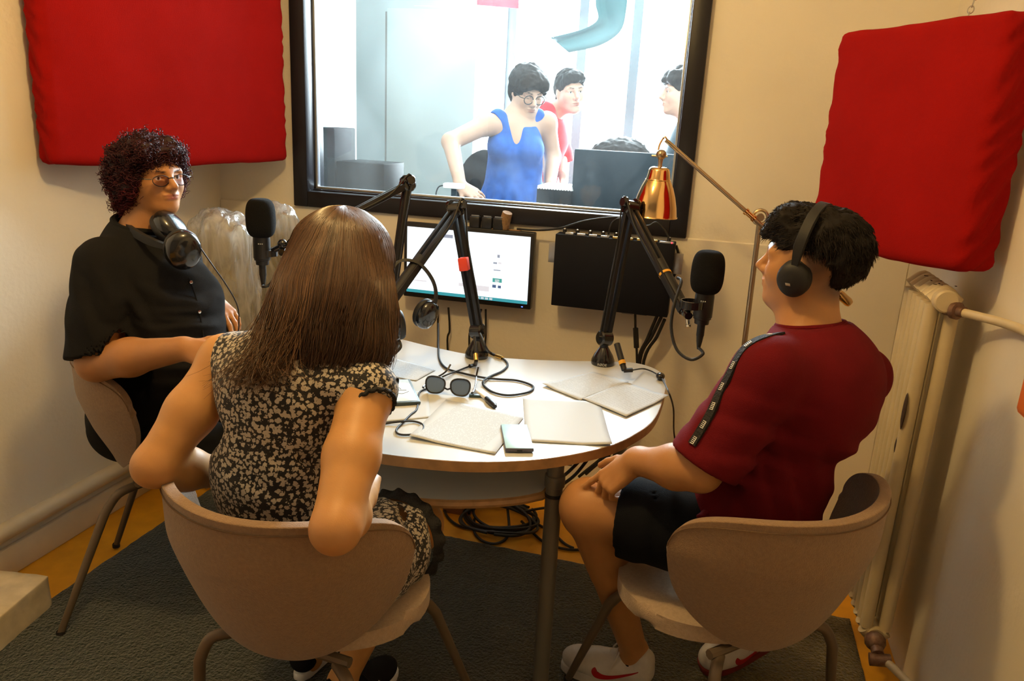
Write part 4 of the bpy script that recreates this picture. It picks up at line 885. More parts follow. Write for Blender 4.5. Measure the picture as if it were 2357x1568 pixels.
    nS = 3800; pk = rng.choice(len(v0), nS); P0 = v0[pk]; n_ = nrm_rows(P0-T(0, -0.03, 0.01)); K = 26; tt = np.linspace(0, 1, K)[None, :, None]
    dv = nrm_rows(n_*0.35+np.array([0, 0, -0.75])+rng.normal(0, 0.55, (nS, 3))); e1 = nrm_rows(np.cross(dv, rng.normal(0, 1, (nS, 3)))); e2 = np.cross(dv, e1)
    rad = rng.uniform(0.0030, 0.0065, (nS, 1, 1)); turns = rng.uniform(1.3, 2.6, (nS, 1, 1)); ph = rng.uniform(0, 6.28, (nS, 1, 1)); Lc = rng.uniform(0.014, 0.032, (nS, 1, 1))
    ang = ph+turns*2*pi*tt; ln = (P0-n_*0.003)[:, None, :]+dv[:, None, :]*Lc*tt+(e1[:, None, :]*np.cos(ang)+e2[:, None, :]*np.sin(ang))*rad
    lz = ((P0-hc)@A.T)[:, 2:3]; low = np.clip((0.02-lz)/0.10, 0, 1)
    cs = (np.array([0.040, 0.006, 0.009])*(1-low)+np.array([0.10, 0.008, 0.014])*low)*rng.uniform(0.5, 1.6, (nS, 1))
    nB = 46; xs = rng.uniform(-0.06, 0.06, nB); Pb = np.array([T(x, 0.088-abs(x)*0.35, 0.070+rng.uniform(-.012, .02)) for x in xs]); tb_ = np.linspace(0, 1, K)[None, :, None]
    db = nrm_rows(A[1]*0.15-A[2]*0.8+rng.normal(0, 0.35, (nB, 3))); f1 = nrm_rows(np.cross(db, rng.normal(0, 1, (nB, 3)))); f2 = np.cross(db, f1); an = rng.uniform(0, 6, (nB, 1, 1))+2*pi*rng.uniform(1, 2, (nB, 1, 1))*tb_
    lb = Pb[:, None, :]+db[:, None, :]*rng.uniform(0.018, 0.042, (nB, 1, 1))*tb_+(f1[:, None, :]*np.cos(an)+f2[:, None, :]*np.sin(an))*0.006
    V_, F_, C2 = join_np([(v0, F0, c0), tubes('', ln, 0.0011, None, None, sides=3, cols=cs, taper=0.5), tubes('', lb, 0.0014, None, None, sides=4, cols=np.tile([0.05, 0.008, 0.01], (nB, 1)))]); np_mesh('hair', V_, F_, HAIRR, p, cols=C2)
    return dict(T=T, A=A, hc=hc, nk=nk, nd=nd)
LEFT = build_left()
# ================================================================== the woman in the floral dress, seen from behind
def build_woman():
    ft = nrm((0.22, 0.975, 0)); rt = np.cross(ft, Z3); B_ = np.array([rt, ft, Z3])
    pel = np.array([-0.715, 1.215, 0.56]); waist = at(622, 1090, d=1.46); chest = at(650, 915, d=1.455); nk = at(708, 800, d=1.47)
    lsh, lel, lwr = at(520, 830, d=1.50), at(356, 1072, d=1.42), at(545, 1092, d=1.62)
    rsh, rel, rwr = at(842, 905, d=1.41), at(772, 1218, d=1.235), at(835, 1140, d=1.44)
    hc = at(782, 622, d=1.52); A = axes_tilt((0.25, 0.97), roll=0.10, pitch=-0.25)
    lh, rh = pel-rt*0.085+ft*0.02, pel+rt*0.085+ft*0.02; rk = at(958, 1207, z=0.515); lk = np.array([-0.87, 1.60, 0.505]); ra = np.array([-0.755, 1.450, 0.10]); la = np.array([-0.90, 1.55, 0.10])
    p = thing('person', (float(pel[0]), float(pel[1]), 0), 'woman with straight brown hair in a black floral dress, sitting with her back to us', 'person', world=True)
    s = Sdf()
    s.ell(pel, (0.15, 0.12, 0.10), B_, k=0.05); s.cap(pel+Z3*0.03, waist, 0.115, 0.088, k=0.05, flat=(ft, 1.35)); s.cap(waist, chest, 0.088, 0.104, k=0.05, flat=(ft, 1.45)); s.cap(lsh, rsh, 0.040, k=0.05); s.cap(chest, nk, 0.10, 0.05, k=0.05, flat=(ft, 1.3))
    s.cap(nk-Z3*0.02, hc-A[2]*0.05, 0.047, 0.045, k=0.03)
    s.ell(rsh, 0.052, k=0.03); s.ell(lsh, 0.047, k=0.03)
    for a, b_, c in ((lsh, lel, lwr), (rsh, rel, rwr)):
        s.cap(a, a+(b_-a)*0.5, 0.046, 0.047, k=0.02); s.cap(a+(b_-a)*0.5, b_, 0.047, 0.038, k=0.02); s.cap(b_, b_+(c-b_)*0.35, 0.038, 0.041, k=0.02); s.cap(b_+(c-b_)*0.35, c, 0.040, 0.025, k=0.02)
    for a, b_, c in ((lh, lk, la), (rh, rk, ra)):
        s.cap(a, b_, 0.085, 0.058, k=0.04); s.ell(b_, 0.057, k=0.03); s.cap(b_, c, 0.05, 0.033, k=0.03); s.cap(b_+(c-b_)*0.2, b_+(c-b_)*0.45, 0.052, 0.046, k=0.03)
        s.cap(c, c-Z3*0.05, 0.034, 0.032, k=0.02)
    head(s, hc-Z3*0.022+ft*0.012, A, 0.86)
    hand(s, lwr, (0.9, 0.35, 0.05), (0, -0.5, 0.85), 1, curls=(0.4, 0.5, 0.55, 0.6), sc=0.88)
    hand(s, rwr, (-0.35, 0.9, 0.1), (0.4, 0.0, 0.9), -1, curls=(0.5, 0.6, 0.65, 0.7), sc=0.88)
    s.paint.append((rel, 0.05, (0.52, 0.24, 0.12), 1.0)); s.paint.append((lel, 0.05, (0.52, 0.24, 0.12), 1.0))
    for q in ((845, 1080, 1.33), (855, 985, 1.36), (812, 1090, 1.28)): s.paint.append((at(q[0], q[1], d=q[2]), 0.002, (0.2, 0.08, 0.04), 0.5))
    s.build('body', 0.0045, SKIN, p, color=(0.55, 0.275, 0.095))
    g = Sdf()
    g.ell(pel, (0.168, 0.135, 0.110), B_, k=0.05); g.cap(pel+Z3*0.03, waist, 0.140, 0.110, k=0.05, flat=(ft, 1.25)); g.cap(waist, chest, 0.110, 0.130, k=0.05, flat=(ft, 1.32)); g.cap(chest, nk-Z3*0.01, 0.118, 0.058, k=0.05, flat=(ft, 1.3))
    g.cap(lsh+(nk-lsh)*0.12+Z3*0.003, rsh+Z3*0.008+rt*0.004, 0.050, 0.057, k=0.05)
    for a, k_ in ((lh, lk), (rh, rk)):
        d = k_-a; g.cap(a, a+d*0.85, 0.100, 0.100, k=0.05); c = a+d*0.66; dn_ = nrm(d)
        g.add(t='f', fn=lambda q, c=c, d=dn_: np.maximum(-((q-c)@d), np.linalg.norm((q-c)-((q-c)@d)[..., None]*d, axis=-1)-0.16), k=0.004, op='-'); g.cap(c-dn_*0.06, c+dn_*0.1, 0.088, 0.090, k=0.003, op='-')
    g0 = Sdf(); g0.P = list(g.P)
    for a, e, o in ((lsh, lel, -rt), (rsh, rel, rt)):
        d = nrm(nrm(e-a)*0.85+o*0.6); c = a+o*0.026+nrm(e-a)*0.030
        g.add(t='f', fn=lambda q, c=c, d=d, e=e, a=a: np.maximum(-((q-c)@d), np.linalg.norm(q-(a+nrm(e-a)*0.06), axis=-1)-0.13), k=0.006, op='-'); g.cap(a+nrm(e-a)*0.05+o*0.012, a+nrm(e-a)*0.16+o*0.012, 0.046, 0.050, k=0.004, op='-')
    nd = nrm(hc-nk); g.add(t='f', fn=lambda q: np.maximum(-((q-(nk+nd*0.012))@nd), np.linalg.norm(q-nk, axis=-1)-0.12), k=0.004, op='-')
    dr = g.build('dress', 0.005, M['floral'], p, disp=folds((at(640, 1150, d=1.38), 0.16, (0.3, 0, 1), 0.06, 0.004), (at(700, 1000, d=1.38), 0.2, (1, 0, 0.4), 0.07, 0.003), (at(930, 1230, d=1.7), 0.2, (0.6, 0.5, 0), 0.06, 0.006)))
    # black ruffles: armholes and shoulder frill, lace hem
    def ruffle(c, d, R, amp, wave, wd, name, arc=(0, 2*pi), squash=None, n=140):
        u = nrm(np.cross(d, (0.13, 0.2, 0.95))); w_ = np.cross(d, u); G = np.zeros((n, 5, 3))
        for i in range(n):
            t = arc[0]+(arc[1]-arc[0])*i/(n-1); rd = u*cos(t)+w_*sin(t)
            for j in range(5):
                v = j/4; G[i, j] = c+rd*(R*(1+(0 if squash is None else squash*cos(2*t)))+v*wd*0.45+amp*v*sin(wave*t))+d*(v*wd*0.9+amp*0.8*v*cos(wave*t*1.0+1))
        return thick_sheet(name, G, 0.0012, M['lace'], dr)
    for a, e, o in ((lsh, lel, -rt), (rsh, rel, rt)):
        d = nrm(nrm(e-a)*0.85+o*0.6); c = a+o*0.024+nrm(e-a)*0.028; u = nrm(np.cross(d, (0.13, 0.2, 0.95))); w_ = np.cross(d, u); th = np.linspace(0, 2*pi, 97)[:-1]
        D_ = u[None]*np.cos(th)[:, None]+w_[None]*np.sin(th)[:, None]; rr = surf_from(g0, np.tile(c, (96, 1)), D_, 0.14); ok = rr < 0.115
        P_ = c+D_*np.minimum(rr, 0.115)[:, None]; k0 = int(np.argmin(ok)) if not ok.all() else 0; order = [(k0+i) % 96 for i in range(96) if ok[(k0+i) % 96]]
        q = MB(); q.tube([P_[i]+D_[i]*0.001+d*0.002*sin(i*1.3) for i in order], 0.0042, 8, closed=bool(ok.all())); q.build('armhole_trim', M['lace'], dr)
    ru = nrm(rsh-nk); ruffle(rsh+Z3*0.002-ru*0.004, nrm(ru+np.array([0, 0.05, -0.55])), 0.050, 0.004, 13, 0.024, 'shoulder_frill', arc=(pi*0.55, pi*1.50))
    for a, k_ in ((lh, lk), (rh, rk)):
        d = nrm(k_-a); ruffle(a+(k_-a)*0.65, d, 0.099, 0.005, 17, 0.030, 'lace_hem')
    shoe(p, (ra[0]-0.015, ra[1]-0.055, 0.016), (ra[0]+0.065, ra[1]+0.17, 0.016), M['suede'], M['white'], sc=0.92, mark='stripes', side=1)
    shoe(p, (la[0]-0.01, la[1]-0.05, 0.016), (la[0]-0.0, la[1]+0.18, 0.016), M['suede'], M['white'], sc=0.92, mark='stripes', side=-1)
    # hair: straight strands laid over one soft volume
    hs = Sdf(); c1, c2, c3 = at(786, 602, d=1.52), at(766, 705, d=1.485), at(752, 790, d=1.455)
    hs.cap(c1+Z3*0.004, c2, 0.103, 0.114, k=0.04); hs.cap(c2, c3, 0.110, 0.100, k=0.04, flat=(ft, 1.35)); hs.cap(at(690, 790, d=1.42), at(640, 836, d=1.385), 0.062, 0.030, k=0.05, flat=(ft, 1.3)); hs.cap(at(845, 690, d=1.47), at(862, 790, d=1.42), 0.036, 0.030, k=0.05)
    v0, F0 = hs.mesh(0.006, disp=lambda q: (vnoise(q*[1, 1, 0.15], 90, 4)-0.5)*0.008-0.004); c0 = np.tile([0.050, 0.024, 0.012], (len(v0), 1))
    nS, K = 6500, 24; phi = rng.uniform(-2.45, 2.45, nS); dirs = -ft[None, :]*np.cos(phi)[:, None]+rt[None, :]*np.sin(phi)[:, None]; st_ = rng.uniform(0.0, 0.14, nS)*rng.uniform(0, 1, nS); en = rng.uniform(0.80, 1.0, nS)
    ln = np.zeros((nS, K, 3)); axp = np.array([c1, c1, at(778, 650, d=1.50), c2, at(756, 750, d=1.47), at(735, 800, d=1.45)]); axt = np.array([0, 0.30, 0.45, 0.62, 0.82, 1.0])
    off = rng.uniform(0.0, 0.005, nS); part = rt*0.012
    for j in range(K):
        t = st_+(en-st_)*j/(K-1); C_ = np.stack([np.interp(t, axt, axp[:, m]) for m in range(3)], 1)
        el = np.clip(t/0.33, 0, 1)*pi/2; D_ = nrm_rows(dirs*np.sin(el)[:, None]+(Z3+ft*0.1)[None, :]*np.cos(el)[:, None]-Z3[None, :]*np.clip((t-0.62)*1.1, 0, 1)[:, None])
        rr = surf_from(hs, C_, D_, 0.25, 16); ln[:, j] = C_+D_*(rr+off-0.002)[:, None]
    ln += (vnoise(ln*np.array([1, 1, 0.35]), 40, 6)[..., None]-0.5)*0.006*dirs[:, None, :]
    sel = (rng.uniform(0, 1, nS) < 0.42) & (phi > -1.35) & (phi < 0.35); E0 = np.array([at(a, b_, d=dd_) for a, b_, dd_ in zip(rng.normal(612, 42, nS), rng.normal(845, 14, nS), rng.uniform(1.325, 1.355, nS))]); wv = np.clip((np.linspace(0, 1, K)-0.66)/0.34, 0, 1)[None, :, None]**1.6; ln = np.where(sel[:, None, None], ln+wv*(E0-ln[:, -1])[:, None, :]+np.sin(wv*pi)*np.array([0.0, -0.012, -0.012]), ln)
    tip = np.linspace(0, 1, K)[None, :, None]**4; ln += tip*(rng.normal(0, 0.011, (nS, 1, 3))+np.array([-0.012, -0.006, -0.022])*(0.5+rng.uniform(0, 1, (nS, 1, 1))))
    cs = np.where(sel[:, None], np.array([0.135, 0.066, 0.027]), np.array([0.080, 0.038, 0.0175]))*rng.uniform(0.5, 1.5, (nS, 1))
    V_, F_, C2 = join_np([(v0, F0, c0), tubes('', ln, 0.00085, None, None, cols=cs)]); np_mesh('hair', V_, F_, HAIRB, p, cols=C2)
build_woman()
# ------------------------------------------------------------------ microphones on their boom arms
UPZ = np.array([0, 0, 1.0])
def mic(c, label, sc=1.0, ax=(0, 0, 1), face=(0, -1, 0)):
    'c: middle of the foam windscreen'
    a = nrm(ax); c = np.asarray(c, float); t = thing('microphone', tuple(c-a*0.145*sc), label, 'microphone', 'large studio microphones', world=True)
    f = MB(); pr = []
    for q in np.linspace(-1, 1, 25):
        th = q*pi/2; z = 0.058*np.sign(sin(th))*abs(sin(th))**0.75; r = 0.0435*abs(cos(th))**0.42*(1-0.06*q*q-0.02*q); pr.append((r*sc if abs(q) < 1 else 0.0, z*sc))
    f.lathe(pr, c, a, 36); f.build('foam_windscreen', M['foam'], t)
    b_ = MB(); b_.lathe([(0, -0.058), (0.0245, -0.056), (0.0255, -0.066), (0.0255, -0.120), (0.0235, -0.122), (0.0235, -0.126), (0.0200, -0.128), (0.0190, -0.140), (0, -0.140)] if sc == 1 else [(r*sc, z*sc) for r, z in [(0, -0.058), (0.0245, -0.056), (0.0255, -0.066), (0.0255, -0.120), (0.0235, -0.122), (0.0235, -0.126), (0.0200, -0.128), (0.0190, -0.140), (0, -0.140)]], c, a, 32); bd = b_.build('body', M['black'], t)
    b_ = MB()
    fr_ = nrm(np.asarray(face)-a*np.dot(face, a)); s_ = np.cross(a, fr_)
    for k in (-1, 0, 1): b_.box(c-a*0.074*sc+fr_*0.0252*sc+s_*k*0.0052, (0.0028, 0.0012, 0.0030), axes=[s_, fr_, a])
    b_.build('pattern_marks', M['paper'], bd, smooth=False)
    x = MB(); x.lathe([(0, -0.140), (0.0105, -0.140), (0.0105, -0.172), (0.0095, -0.176), (0.0080, -0.190), (0.0042, -0.212), (0, -0.212)], c, a, 20); x.build('plug', M['rubber'], t)
    return c-a*0.210
def bars(name, p0, p1, side, gap, w, parent, cap_=True):
    'two parallel steel bars with a cable channel between them'
    p0, p1 = np.asarray(p0), np.asarray(p1); u = nrm(p1-p0); sd = nrm(np.asarray(side)-u*np.dot(side, u)); up_ = np.cross(sd, u); Ln = np.linalg.norm(p1-p0); o = MB()
    for k in (-1, 1): o.box((p0+p1)/2+sd*gap*k, (w, Ln, w*1.5), bev=0.003, axes=[sd, u, up_])
    return o.build(name, M['blackm'], parent)
def joint(c, ax, r, w, name, parent):
    o = MB(); o.lathe([(0, -w), (r*0.8, -w), (r, -w*0.8), (r, w*0.8), (r*0.8, w), (0, w)], c, ax, 24)
    o.lathe([(0, w), (r*0.35, w), (r*0.35, w+0.006), (0, w+0.006)], c, ax, 16); o.lathe([(0, -w-0.006), (r*0.35, -w-0.006), (r*0.35, -w), (0, -w)], c, ax, 16)
    return o.build(name, M['gloss'], parent)
def boom(base, elbow, end, label, side=(0, -1, 0), maker=None):
    base, elbow, end = map(lambda q: np.asarray(q, float), (base, elbow, end)); t = thing('boom_arm', tuple(base), label, 'microphone arm', 'black microphone boom arms on the table', world=True)
    b_ = MB(); b_.lathe([(0, 0), (0.036, 0), (0.0375, 0.004), (0.0365, 0.014), (0.030, 0.030), (0.018, 0.050), (0.014, 0.056), (0, 0.056)], base, seg=32); bs = b_.build('base', M['gloss'], t)
    k = base+UPZ*0.085; dn_ = nrm(elbow-base); sd = nrm(np.cross(dn_, end-elbow)); sd = sd if sd[1] < 0 else -sd
    s_ = MB(); s_.lathe([(0, 0.05), (0.013, 0.05), (0.013, 0.078), (0, 0.078)], base, seg=16); s_.build('swivel_post', M['blackm'], t)
    joint(k, sd, 0.024, 0.021, 'lower_joint', t)
    low = bars('lower_arm', k, elbow, sd, 0.0115, 0.0135, t); joint(elbow, sd, 0.022, 0.022, 'elbow_joint', t)
    for q in (-1, 1):
        z = MB(); z.lathe([(0, 0), (0.016, 0), (0.016, 0.010), (0.013, 0.014), (0, 0.014)], elbow+UPZ*0.014+sd*0.017*q, sd*q, 20); z.build('elbow_cap', M['gloss'], t)
    bars('upper_arm', elbow, end, sd, 0.0115, 0.0135, t)
    u = nrm(end-elbow); z = MB(); z.tube([elbow+u*np.linalg.norm(end-elbow)*0.55, end], 0.0165, 14); z.build('end_sleeve', M['rubber'], t)
    z = MB(); z.tube(smooth_path([k+sd*0.02, k+(elbow-k)*0.35+sd*0.021, k+(elbow-k)*0.7+sd*0.02, elbow+sd*0.026+UPZ*0.03, elbow+u*0.08+sd*0.02, elbow+u*np.linalg.norm(end-elbow)*0.55+sd*0.016], 6), 0.0028, 6); z.build('mounted_cable', M['rubber'], t)
    if maker: text3d('base_lettering', maker, 0.011, base+np.array([0.003, -0.0375, 0.0075]), (1, 0.08, 0), (0, 0.1, 1), M['paper'], bs)
    return t, sd
def clamp(t, end, micp, name='microphone_clip'):
    end, micp = np.asarray(end, float), np.asarray(micp, float); o = MB(); m_ = (end+micp)/2
    o.ball(end, 0.017); o.ball(m_+UPZ*0.010, 0.015); o.tube([end, m_+UPZ*0.004, micp], 0.009, 10); u = nrm(micp-end); o.lathe([(0, 0), (0.013, 0), (0.011, 0.012), (0, 0.012)], m_-UPZ*0.012, (0.3, -0.9, -0.2), 12)
    o.lathe([(0.027, -0.010), (0.031, -0.010), (0.031, 0.010), (0.027, 0.010), (0.027, -0.010)], micp+u*0.027, UPZ, 24); o.build(name, M['gloss'], t)
    k = MB(); k.lathe([(0, 0), (0.006, 0), (0.006, 0.022), (0.008, 0.024), (0.008, 0.030), (0, 0.030)], m_-UPZ*0.02, (0.2, -0.5, -0.85), 12); k.build('chrome_screw', M['chrome'], t)
def cable(name, pts, r, label, n=6, m=None, cat='cable', group=None):
    o = MB(); o.tube(smooth_path(pts, n), r, 8); return tag(o.build(name, m or M['rubber']), label, cat, group)
bC = at(1387, 838, z=TZ); eC = at(1450, 478, d=2.33); nC = at(1576, 716, d=2.10)
mC = at(1629, 627, d=2.02); plC = mic(mC, 'large black microphone with foam windscreen in front of the boy', face=(-0.1, -1, 0))
tC, sC = boom(bC, eC, nC, 'black boom arm with a yellow ring holding the microphone of the boy', maker='RØDE'); clamp(tC, nC+np.array([0.006, -0.01, 0]), mC-UPZ*0.100+np.array([-0.036, 0, 0]))
uC = nrm(nC-eC); z = MB(); z.lathe([(0.0175, 0), (0.0190, 0), (0.0190, 0.008), (0.0175, 0.008)], eC+uC*np.linalg.norm(nC-eC)*0.66, uC, 20); z.build('yellow_ring', M['yellow'], tC)
cable('microphone_cable', [plC+UPZ*0.002, at(1618, 815, d=2.02), at(1590, 828, d=2.03), at(1558, 805, d=2.05), at(1545, 755, d=2.06), at(1552, 700, d=2.05), at(1568, 650, d=2.09), at(1560, 640, d=2.14)], 0.0042, 'black cable looping below the microphone of the boy', group='microphone cables')
z = MB(); z.tube([at(1420, 792, d=2.30), at(1433, 838, d=2.27)], 0.0095, 10); z.tube([at(1433, 838, d=2.27), at(1437, 852, d=2.26)], 0.0085, 10); z.tube([at(1436, 853, d=2.26), at(1456, 852, d=2.26)], 0.007, 8)
pl = tag(z.build('headphone_plug', M['rubber']), 'black angled plug hanging beside the base of the right boom arm', 'plug', 'headphone plugs')
z = MB(); z.lathe([(0.0098, 0), (0.0104, 0), (0.0104, 0.012), (0.0098, 0.012)], at(1431, 831, d=2.272), nrm(at(1433, 838, d=2.27)-at(1420, 792, d=2.30)), 14); z.build('yellow_band', M['yellow'], pl)
bB = at(1097, 822, z=TZ); eB = at(1050, 482, d=2.32); nB_ = at(893, 700, d=2.04)
tB, sB = boom(bB, eB, nB_, 'black boom arm with red tape standing in front of the monitor', maker=None)
dB = nrm(eB-bB); z = MB(); z.box(at(1068, 608, d=2.325), (0.028, 0.03, 0.040), bev=0.003, axes=axes_from(dB, (0, -1, 0.2))[[0, 2, 1]]); z.build('red_tape', M['redtape'], tB)
bA = at(893, 800, z=TZ); eA = at(938, 425, d=2.42); nA = at(672, 562, d=2.26)
tA, sA = boom(bA, eA, nA, 'black boom arm reaching left to the microphone of the curly-haired person')
mA = at(600, 502, d=2.28); plA = mic(mA, 'large black microphone with foam windscreen in front of the curly-haired person', face=(0.4, -0.9, 0)); clamp(tA, nA, mA-UPZ*0.095+np.array([0.034, 0.008, 0]))
cable('microphone_cable', [plA+UPZ*0.004, at(606, 660, d=2.28), at(622, 654, d=2.28), at(648, 615, d=2.27), at(690, 570, d=2.27), at(720, 545, d=2.28)], 0.0042, 'black cable looping below the microphone of the curly-haired person', group='microphone cables')
# ------------------------------------------------------------------ headphones
def cup(c, out, r, t, up=(0, 0, 1), thick=0.030, squash=0.88, cm='gloss'):
    o_ = nrm(out); u = nrm(np.asarray(up)-o_*np.dot(up, o_)); s_ = np.cross(u, o_); h_ = MB()
    h_.lathe([(0, thick), (r*0.55, thick*0.97), (r*0.86, thick*0.78), (r*0.98, thick*0.45), (r, thick*0.2), (r*0.96, 0), (0, 0)], (0, 0, 0), (0, 0, 1), 36)
    xf = Matrix.Translation(V(c)) @ Matrix((s_*squash, u, o_)).transposed().to_4x4(); e_ = h_.build('ear_cup', M[cm], t, xf=xf)
    p_ = MB(); n = 36; p_.tube([(cos(2*pi*k/n)*r*0.74, sin(2*pi*k/n)*r*0.74, -0.006) for k in range(n)], r*0.27, 12, closed=True); p_.build('ear_pad', M['rubber'], e_, xf=xf)
    return e_
def headphones(c1, o1, c2, o2, r, band, label, thick=0.03, bw=0.018, bt=0.006, up=(0, 0, 1), bm_='rubber', cm='gloss'):
    t = thing('headphones', tuple((np.asarray(c1)+np.asarray(c2))/2), label, 'headphones', world=True)
    e1 = cup(c1, o1, r, t, up, thick, cm=cm); e2 = cup(c2, o2, r, t, up, thick, cm=cm)
    P = np.array(smooth_path([np.asarray(c1)+nrm(o1)*thick*0.5] + list(band) + [np.asarray(c2)+nrm(o2)*thick*0.5], 8)); n = len(P); cen = P.mean(0)
    T_ = nrm_rows(np.gradient(P, axis=0)); O_ = nrm_rows((P-cen)-T_*((P-cen)*T_).sum(1)[:, None]); W_ = np.cross(T_, O_); rows = []; q = MB()
    for i in range(n):
        e_ = min(i, n-1-i)/(n/2); w_ = bw*np.clip(0.35+2.2*e_, 0.35, 1); rows.append([q.bm.verts.new(V(P[i]+W_[i]*w_*a+O_[i]*bt*b_)) for a, b_ in ((-1, -.6), (-0.8, .6), (0.8, .6), (1, -.6))])
    for a, b_ in zip(rows[:-1], rows[1:]):
        for k in range(4): q.bm.faces.new((a[k], a[(k+1) % 4], b_[(k+1) % 4], b_[k]))
    q.bm.faces.new(rows[0]); q.bm.faces.new(rows[-1][::-1]); q.build('headband', M[bm_], t, angle=30)
    return t
T_, A_ = BOY['T'], BOY['A']
hp = headphones(T_(-0.083, 0.004, -0.022), -A_[0]-A_[2]*0.08, T_(0.083, 0.004, -0.022), A_[0]-A_[2]*0.08, 0.0375, [T_(-0.106, 0.000, 0.045), T_(-0.096, -0.006, 0.092), T_(-0.056, -0.010, 0.130), T_(0, -0.012, 0.143), T_(0.056, -0.010, 0.130), T_(0.096, -0.006, 0.092), T_(0.106, 0, 0.045)], 'black on-ear headphones worn by the boy in dark red', thick=0.024, bw=0.0115, bt=0.005, cm='rubber')
z = MB(); lc = T_(-0.083, 0.004, -0.022)-A_[0]*0.0245; z.box(lc+A_[1]*0.004-A_[2]*0.008, (0.010, 0.006, 0.0012), axes=[A_[1], A_[2]*0.9+A_[1]*0.3, -A_[0]], bev=0.0005); z.build('cup_emblem', M['steel'], hp)
cable('headphone_cable', [T_(0.075, -0.02, -0.055), at(1921, 715, d=1.66), at(1915, 742, d=1.62)], 0.0018, 'thin black cable running from the headphones into the dark red collar')
c1, c2 = at(388, 528, d=2.04), at(420, 574, d=1.97)
headphones(c1, (0.62, 0.10, 0.55), c2, (0.72, -0.62, -0.15), 0.052, [at(372, 540, d=2.13), at(330, 505, d=2.21), at(288, 496, d=2.19), at(278, 508, d=2.10), at(300, 530, d=2.03), at(350, 558, d=1.975)], 'glossy black headphones resting around the neck of the curly-haired person', thick=0.034, bw=0.012, bt=0.008)
cable('headphone_cable', [at(462, 572, d=1.97), at(492, 615, d=2.0), at(520, 655, d=2.06), at(545, 700, d=2.12), at(550, 740, d=2.14), at(545, 800, d=2.16)], 0.0018, 'thin black cable hanging down from the headphones of the curly-haired person')
k1, k2 = at(978, 722, d=2.16), at(915, 748, d=2.14)
headphones(k1, (0.82, -0.3, -0.25), k2, (-0.75, -0.55, -0.1), 0.043, [at(1003, 690, d=2.16), at(998, 650, d=2.15), at(972, 613, d=2.14), at(940, 599, d=2.13), at(912, 606, d=2.12), at(894, 640, d=2.11), at(888, 700, d=2.11)], 'black headphones hanging from the boom arm in front of the monitor', thick=0.030, bw=0.013, bt=0.006, up=(0.2, 0, 1))
cable('headphone_cable', [at(918, 783, d=2.13), at(922, 800, d=2.12), at(900, 822, d=2.11), at(886, 838, z=TZ+0.003)], 0.004, 'black cable with silver tip under the hanging headphones')
# glasses of the person in black
T_, A_ = LEFT['T'], LEFT['A']
t = thing('eyeglasses', tuple(T_(0, 0.09, 0)), 'thin dark metal glasses on the face of the curly-haired person', 'glasses', world=True)
lensm = bpy.data.materials.new('clear_lens'); lensm.use_nodes = True; nt = lensm.node_tree; nt.nodes.clear(); o_ = nt.nodes.new('ShaderNodeOutputMaterial'); a_ = nt.nodes.new('ShaderNodeBsdfTransparent'); a_.inputs[0].default_value = (0.93, 0.90, 0.95, 1); g_ = nt.nodes.new('ShaderNodeBsdfGlossy'); g_.inputs['Roughness'].default_value = 0.03; g_.inputs[0].default_value = (0.85, 0.75, 1, 1); f_ = nt.nodes.new('ShaderNodeFresnel'); f_.inputs[0].default_value = 1.35; m_ = nt.nodes.new('ShaderNodeMixShader')
nt.links.new(f_.outputs[0], m_.inputs[0]); nt.links.new(a_.outputs[0], m_.inputs[1]); nt.links.new(g_.outputs[0], m_.inputs[2]); nt.links.new(m_.outputs[0], o_.inputs[0])
for x in (-1, 1):
    q = MB(); n = 32; ring_ = [T_(x*0.034+0.0255*cos(a)*(1+0.06*cos(2*a)), 0.1035-0.10*(abs(x*0.034+0.0255*cos(a))**1.7), -0.004+0.0215*sin(a)-0.003*(sin(a) > 0.6)) for a in np.linspace(0, 2*pi, n+1)[:-1]]
    q.tube(ring_, 0.0011, 6, closed=True); q.build('lens_rim', M['blackm'], t)
    q = MB(); f_ = [q.bm.verts.new(V(p)) for p in ring_]; g_ = [q.bm.verts.new(V(p+A_[1]*0.0012)) for p in ring_]; q.bm.faces.new(f_[::-1]); q.bm.faces.new(g_)
    for k in range(n): q.bm.faces.new((f_[k], f_[(k+1) % n], g_[(k+1) % n], g_[k]))
    q.build('lens', lensm, t)
    q = MB(); q.tube([T_(x*0.0595, 0.096, 0.001), T_(x*0.077, 0.088, 0.003), T_(x*0.083, 0.02, 0.004), T_(x*0.080, -0.01, -0.004)], 0.0014, 6); q.build('temple', M['blackm'], t)
q = MB(); q.tube(smooth_path([T_(-0.0095, 0.1035, 0.002), T_(0, 0.111, 0.005), T_(0.0095, 0.1035, 0.002)], 4), 0.0012, 6); q.build('bridge', M['blackm'], t)
# ------------------------------------------------------------------ brass lamp
t = thing('floor_lamp', (0.152, 2.50, 0), 'brass reading lamp with bell shade on a long swivel arm by the window', 'lamp', world=True)
j = at(1750, 500, y=2.50); a0 = at(1532, 322, y=2.46); a1 = at(1946, 690, y=2.52)
q = MB(); q.lathe([(0, 0), (0.13, 0), (0.135, 0.006), (0.13, 0.016), (0.03, 0.026), (0.012, 0.04), (0, 0.04)], (0.152, 2.50, 0), seg=40); q.build('base', M['brass_dark'], t)
q = MB(); q.tube([(0.152, 2.50, 0.03), j-UPZ*0.02], 0.0085, 14); q.build('pole', M['brass_dark'], t)
q = MB(); q.tube(smooth_path([j+np.array([0.022*cos(a), 0, 0.022*sin(a)]) for a in np.linspace(-pi/2, 3*pi/2, 13)], 2), 0.005, 8); q.lathe([(0, -0.012), (0.012, -0.012), (0.012, 0.012), (0, 0.012)], j, (0, 1, 0), 16); q.build('swivel_joint', M['brass_dark'], t)
u = nrm(a1-a0); jl = a0+u*np.dot(j-a0, u)+np.array([0, -0.005, 0])
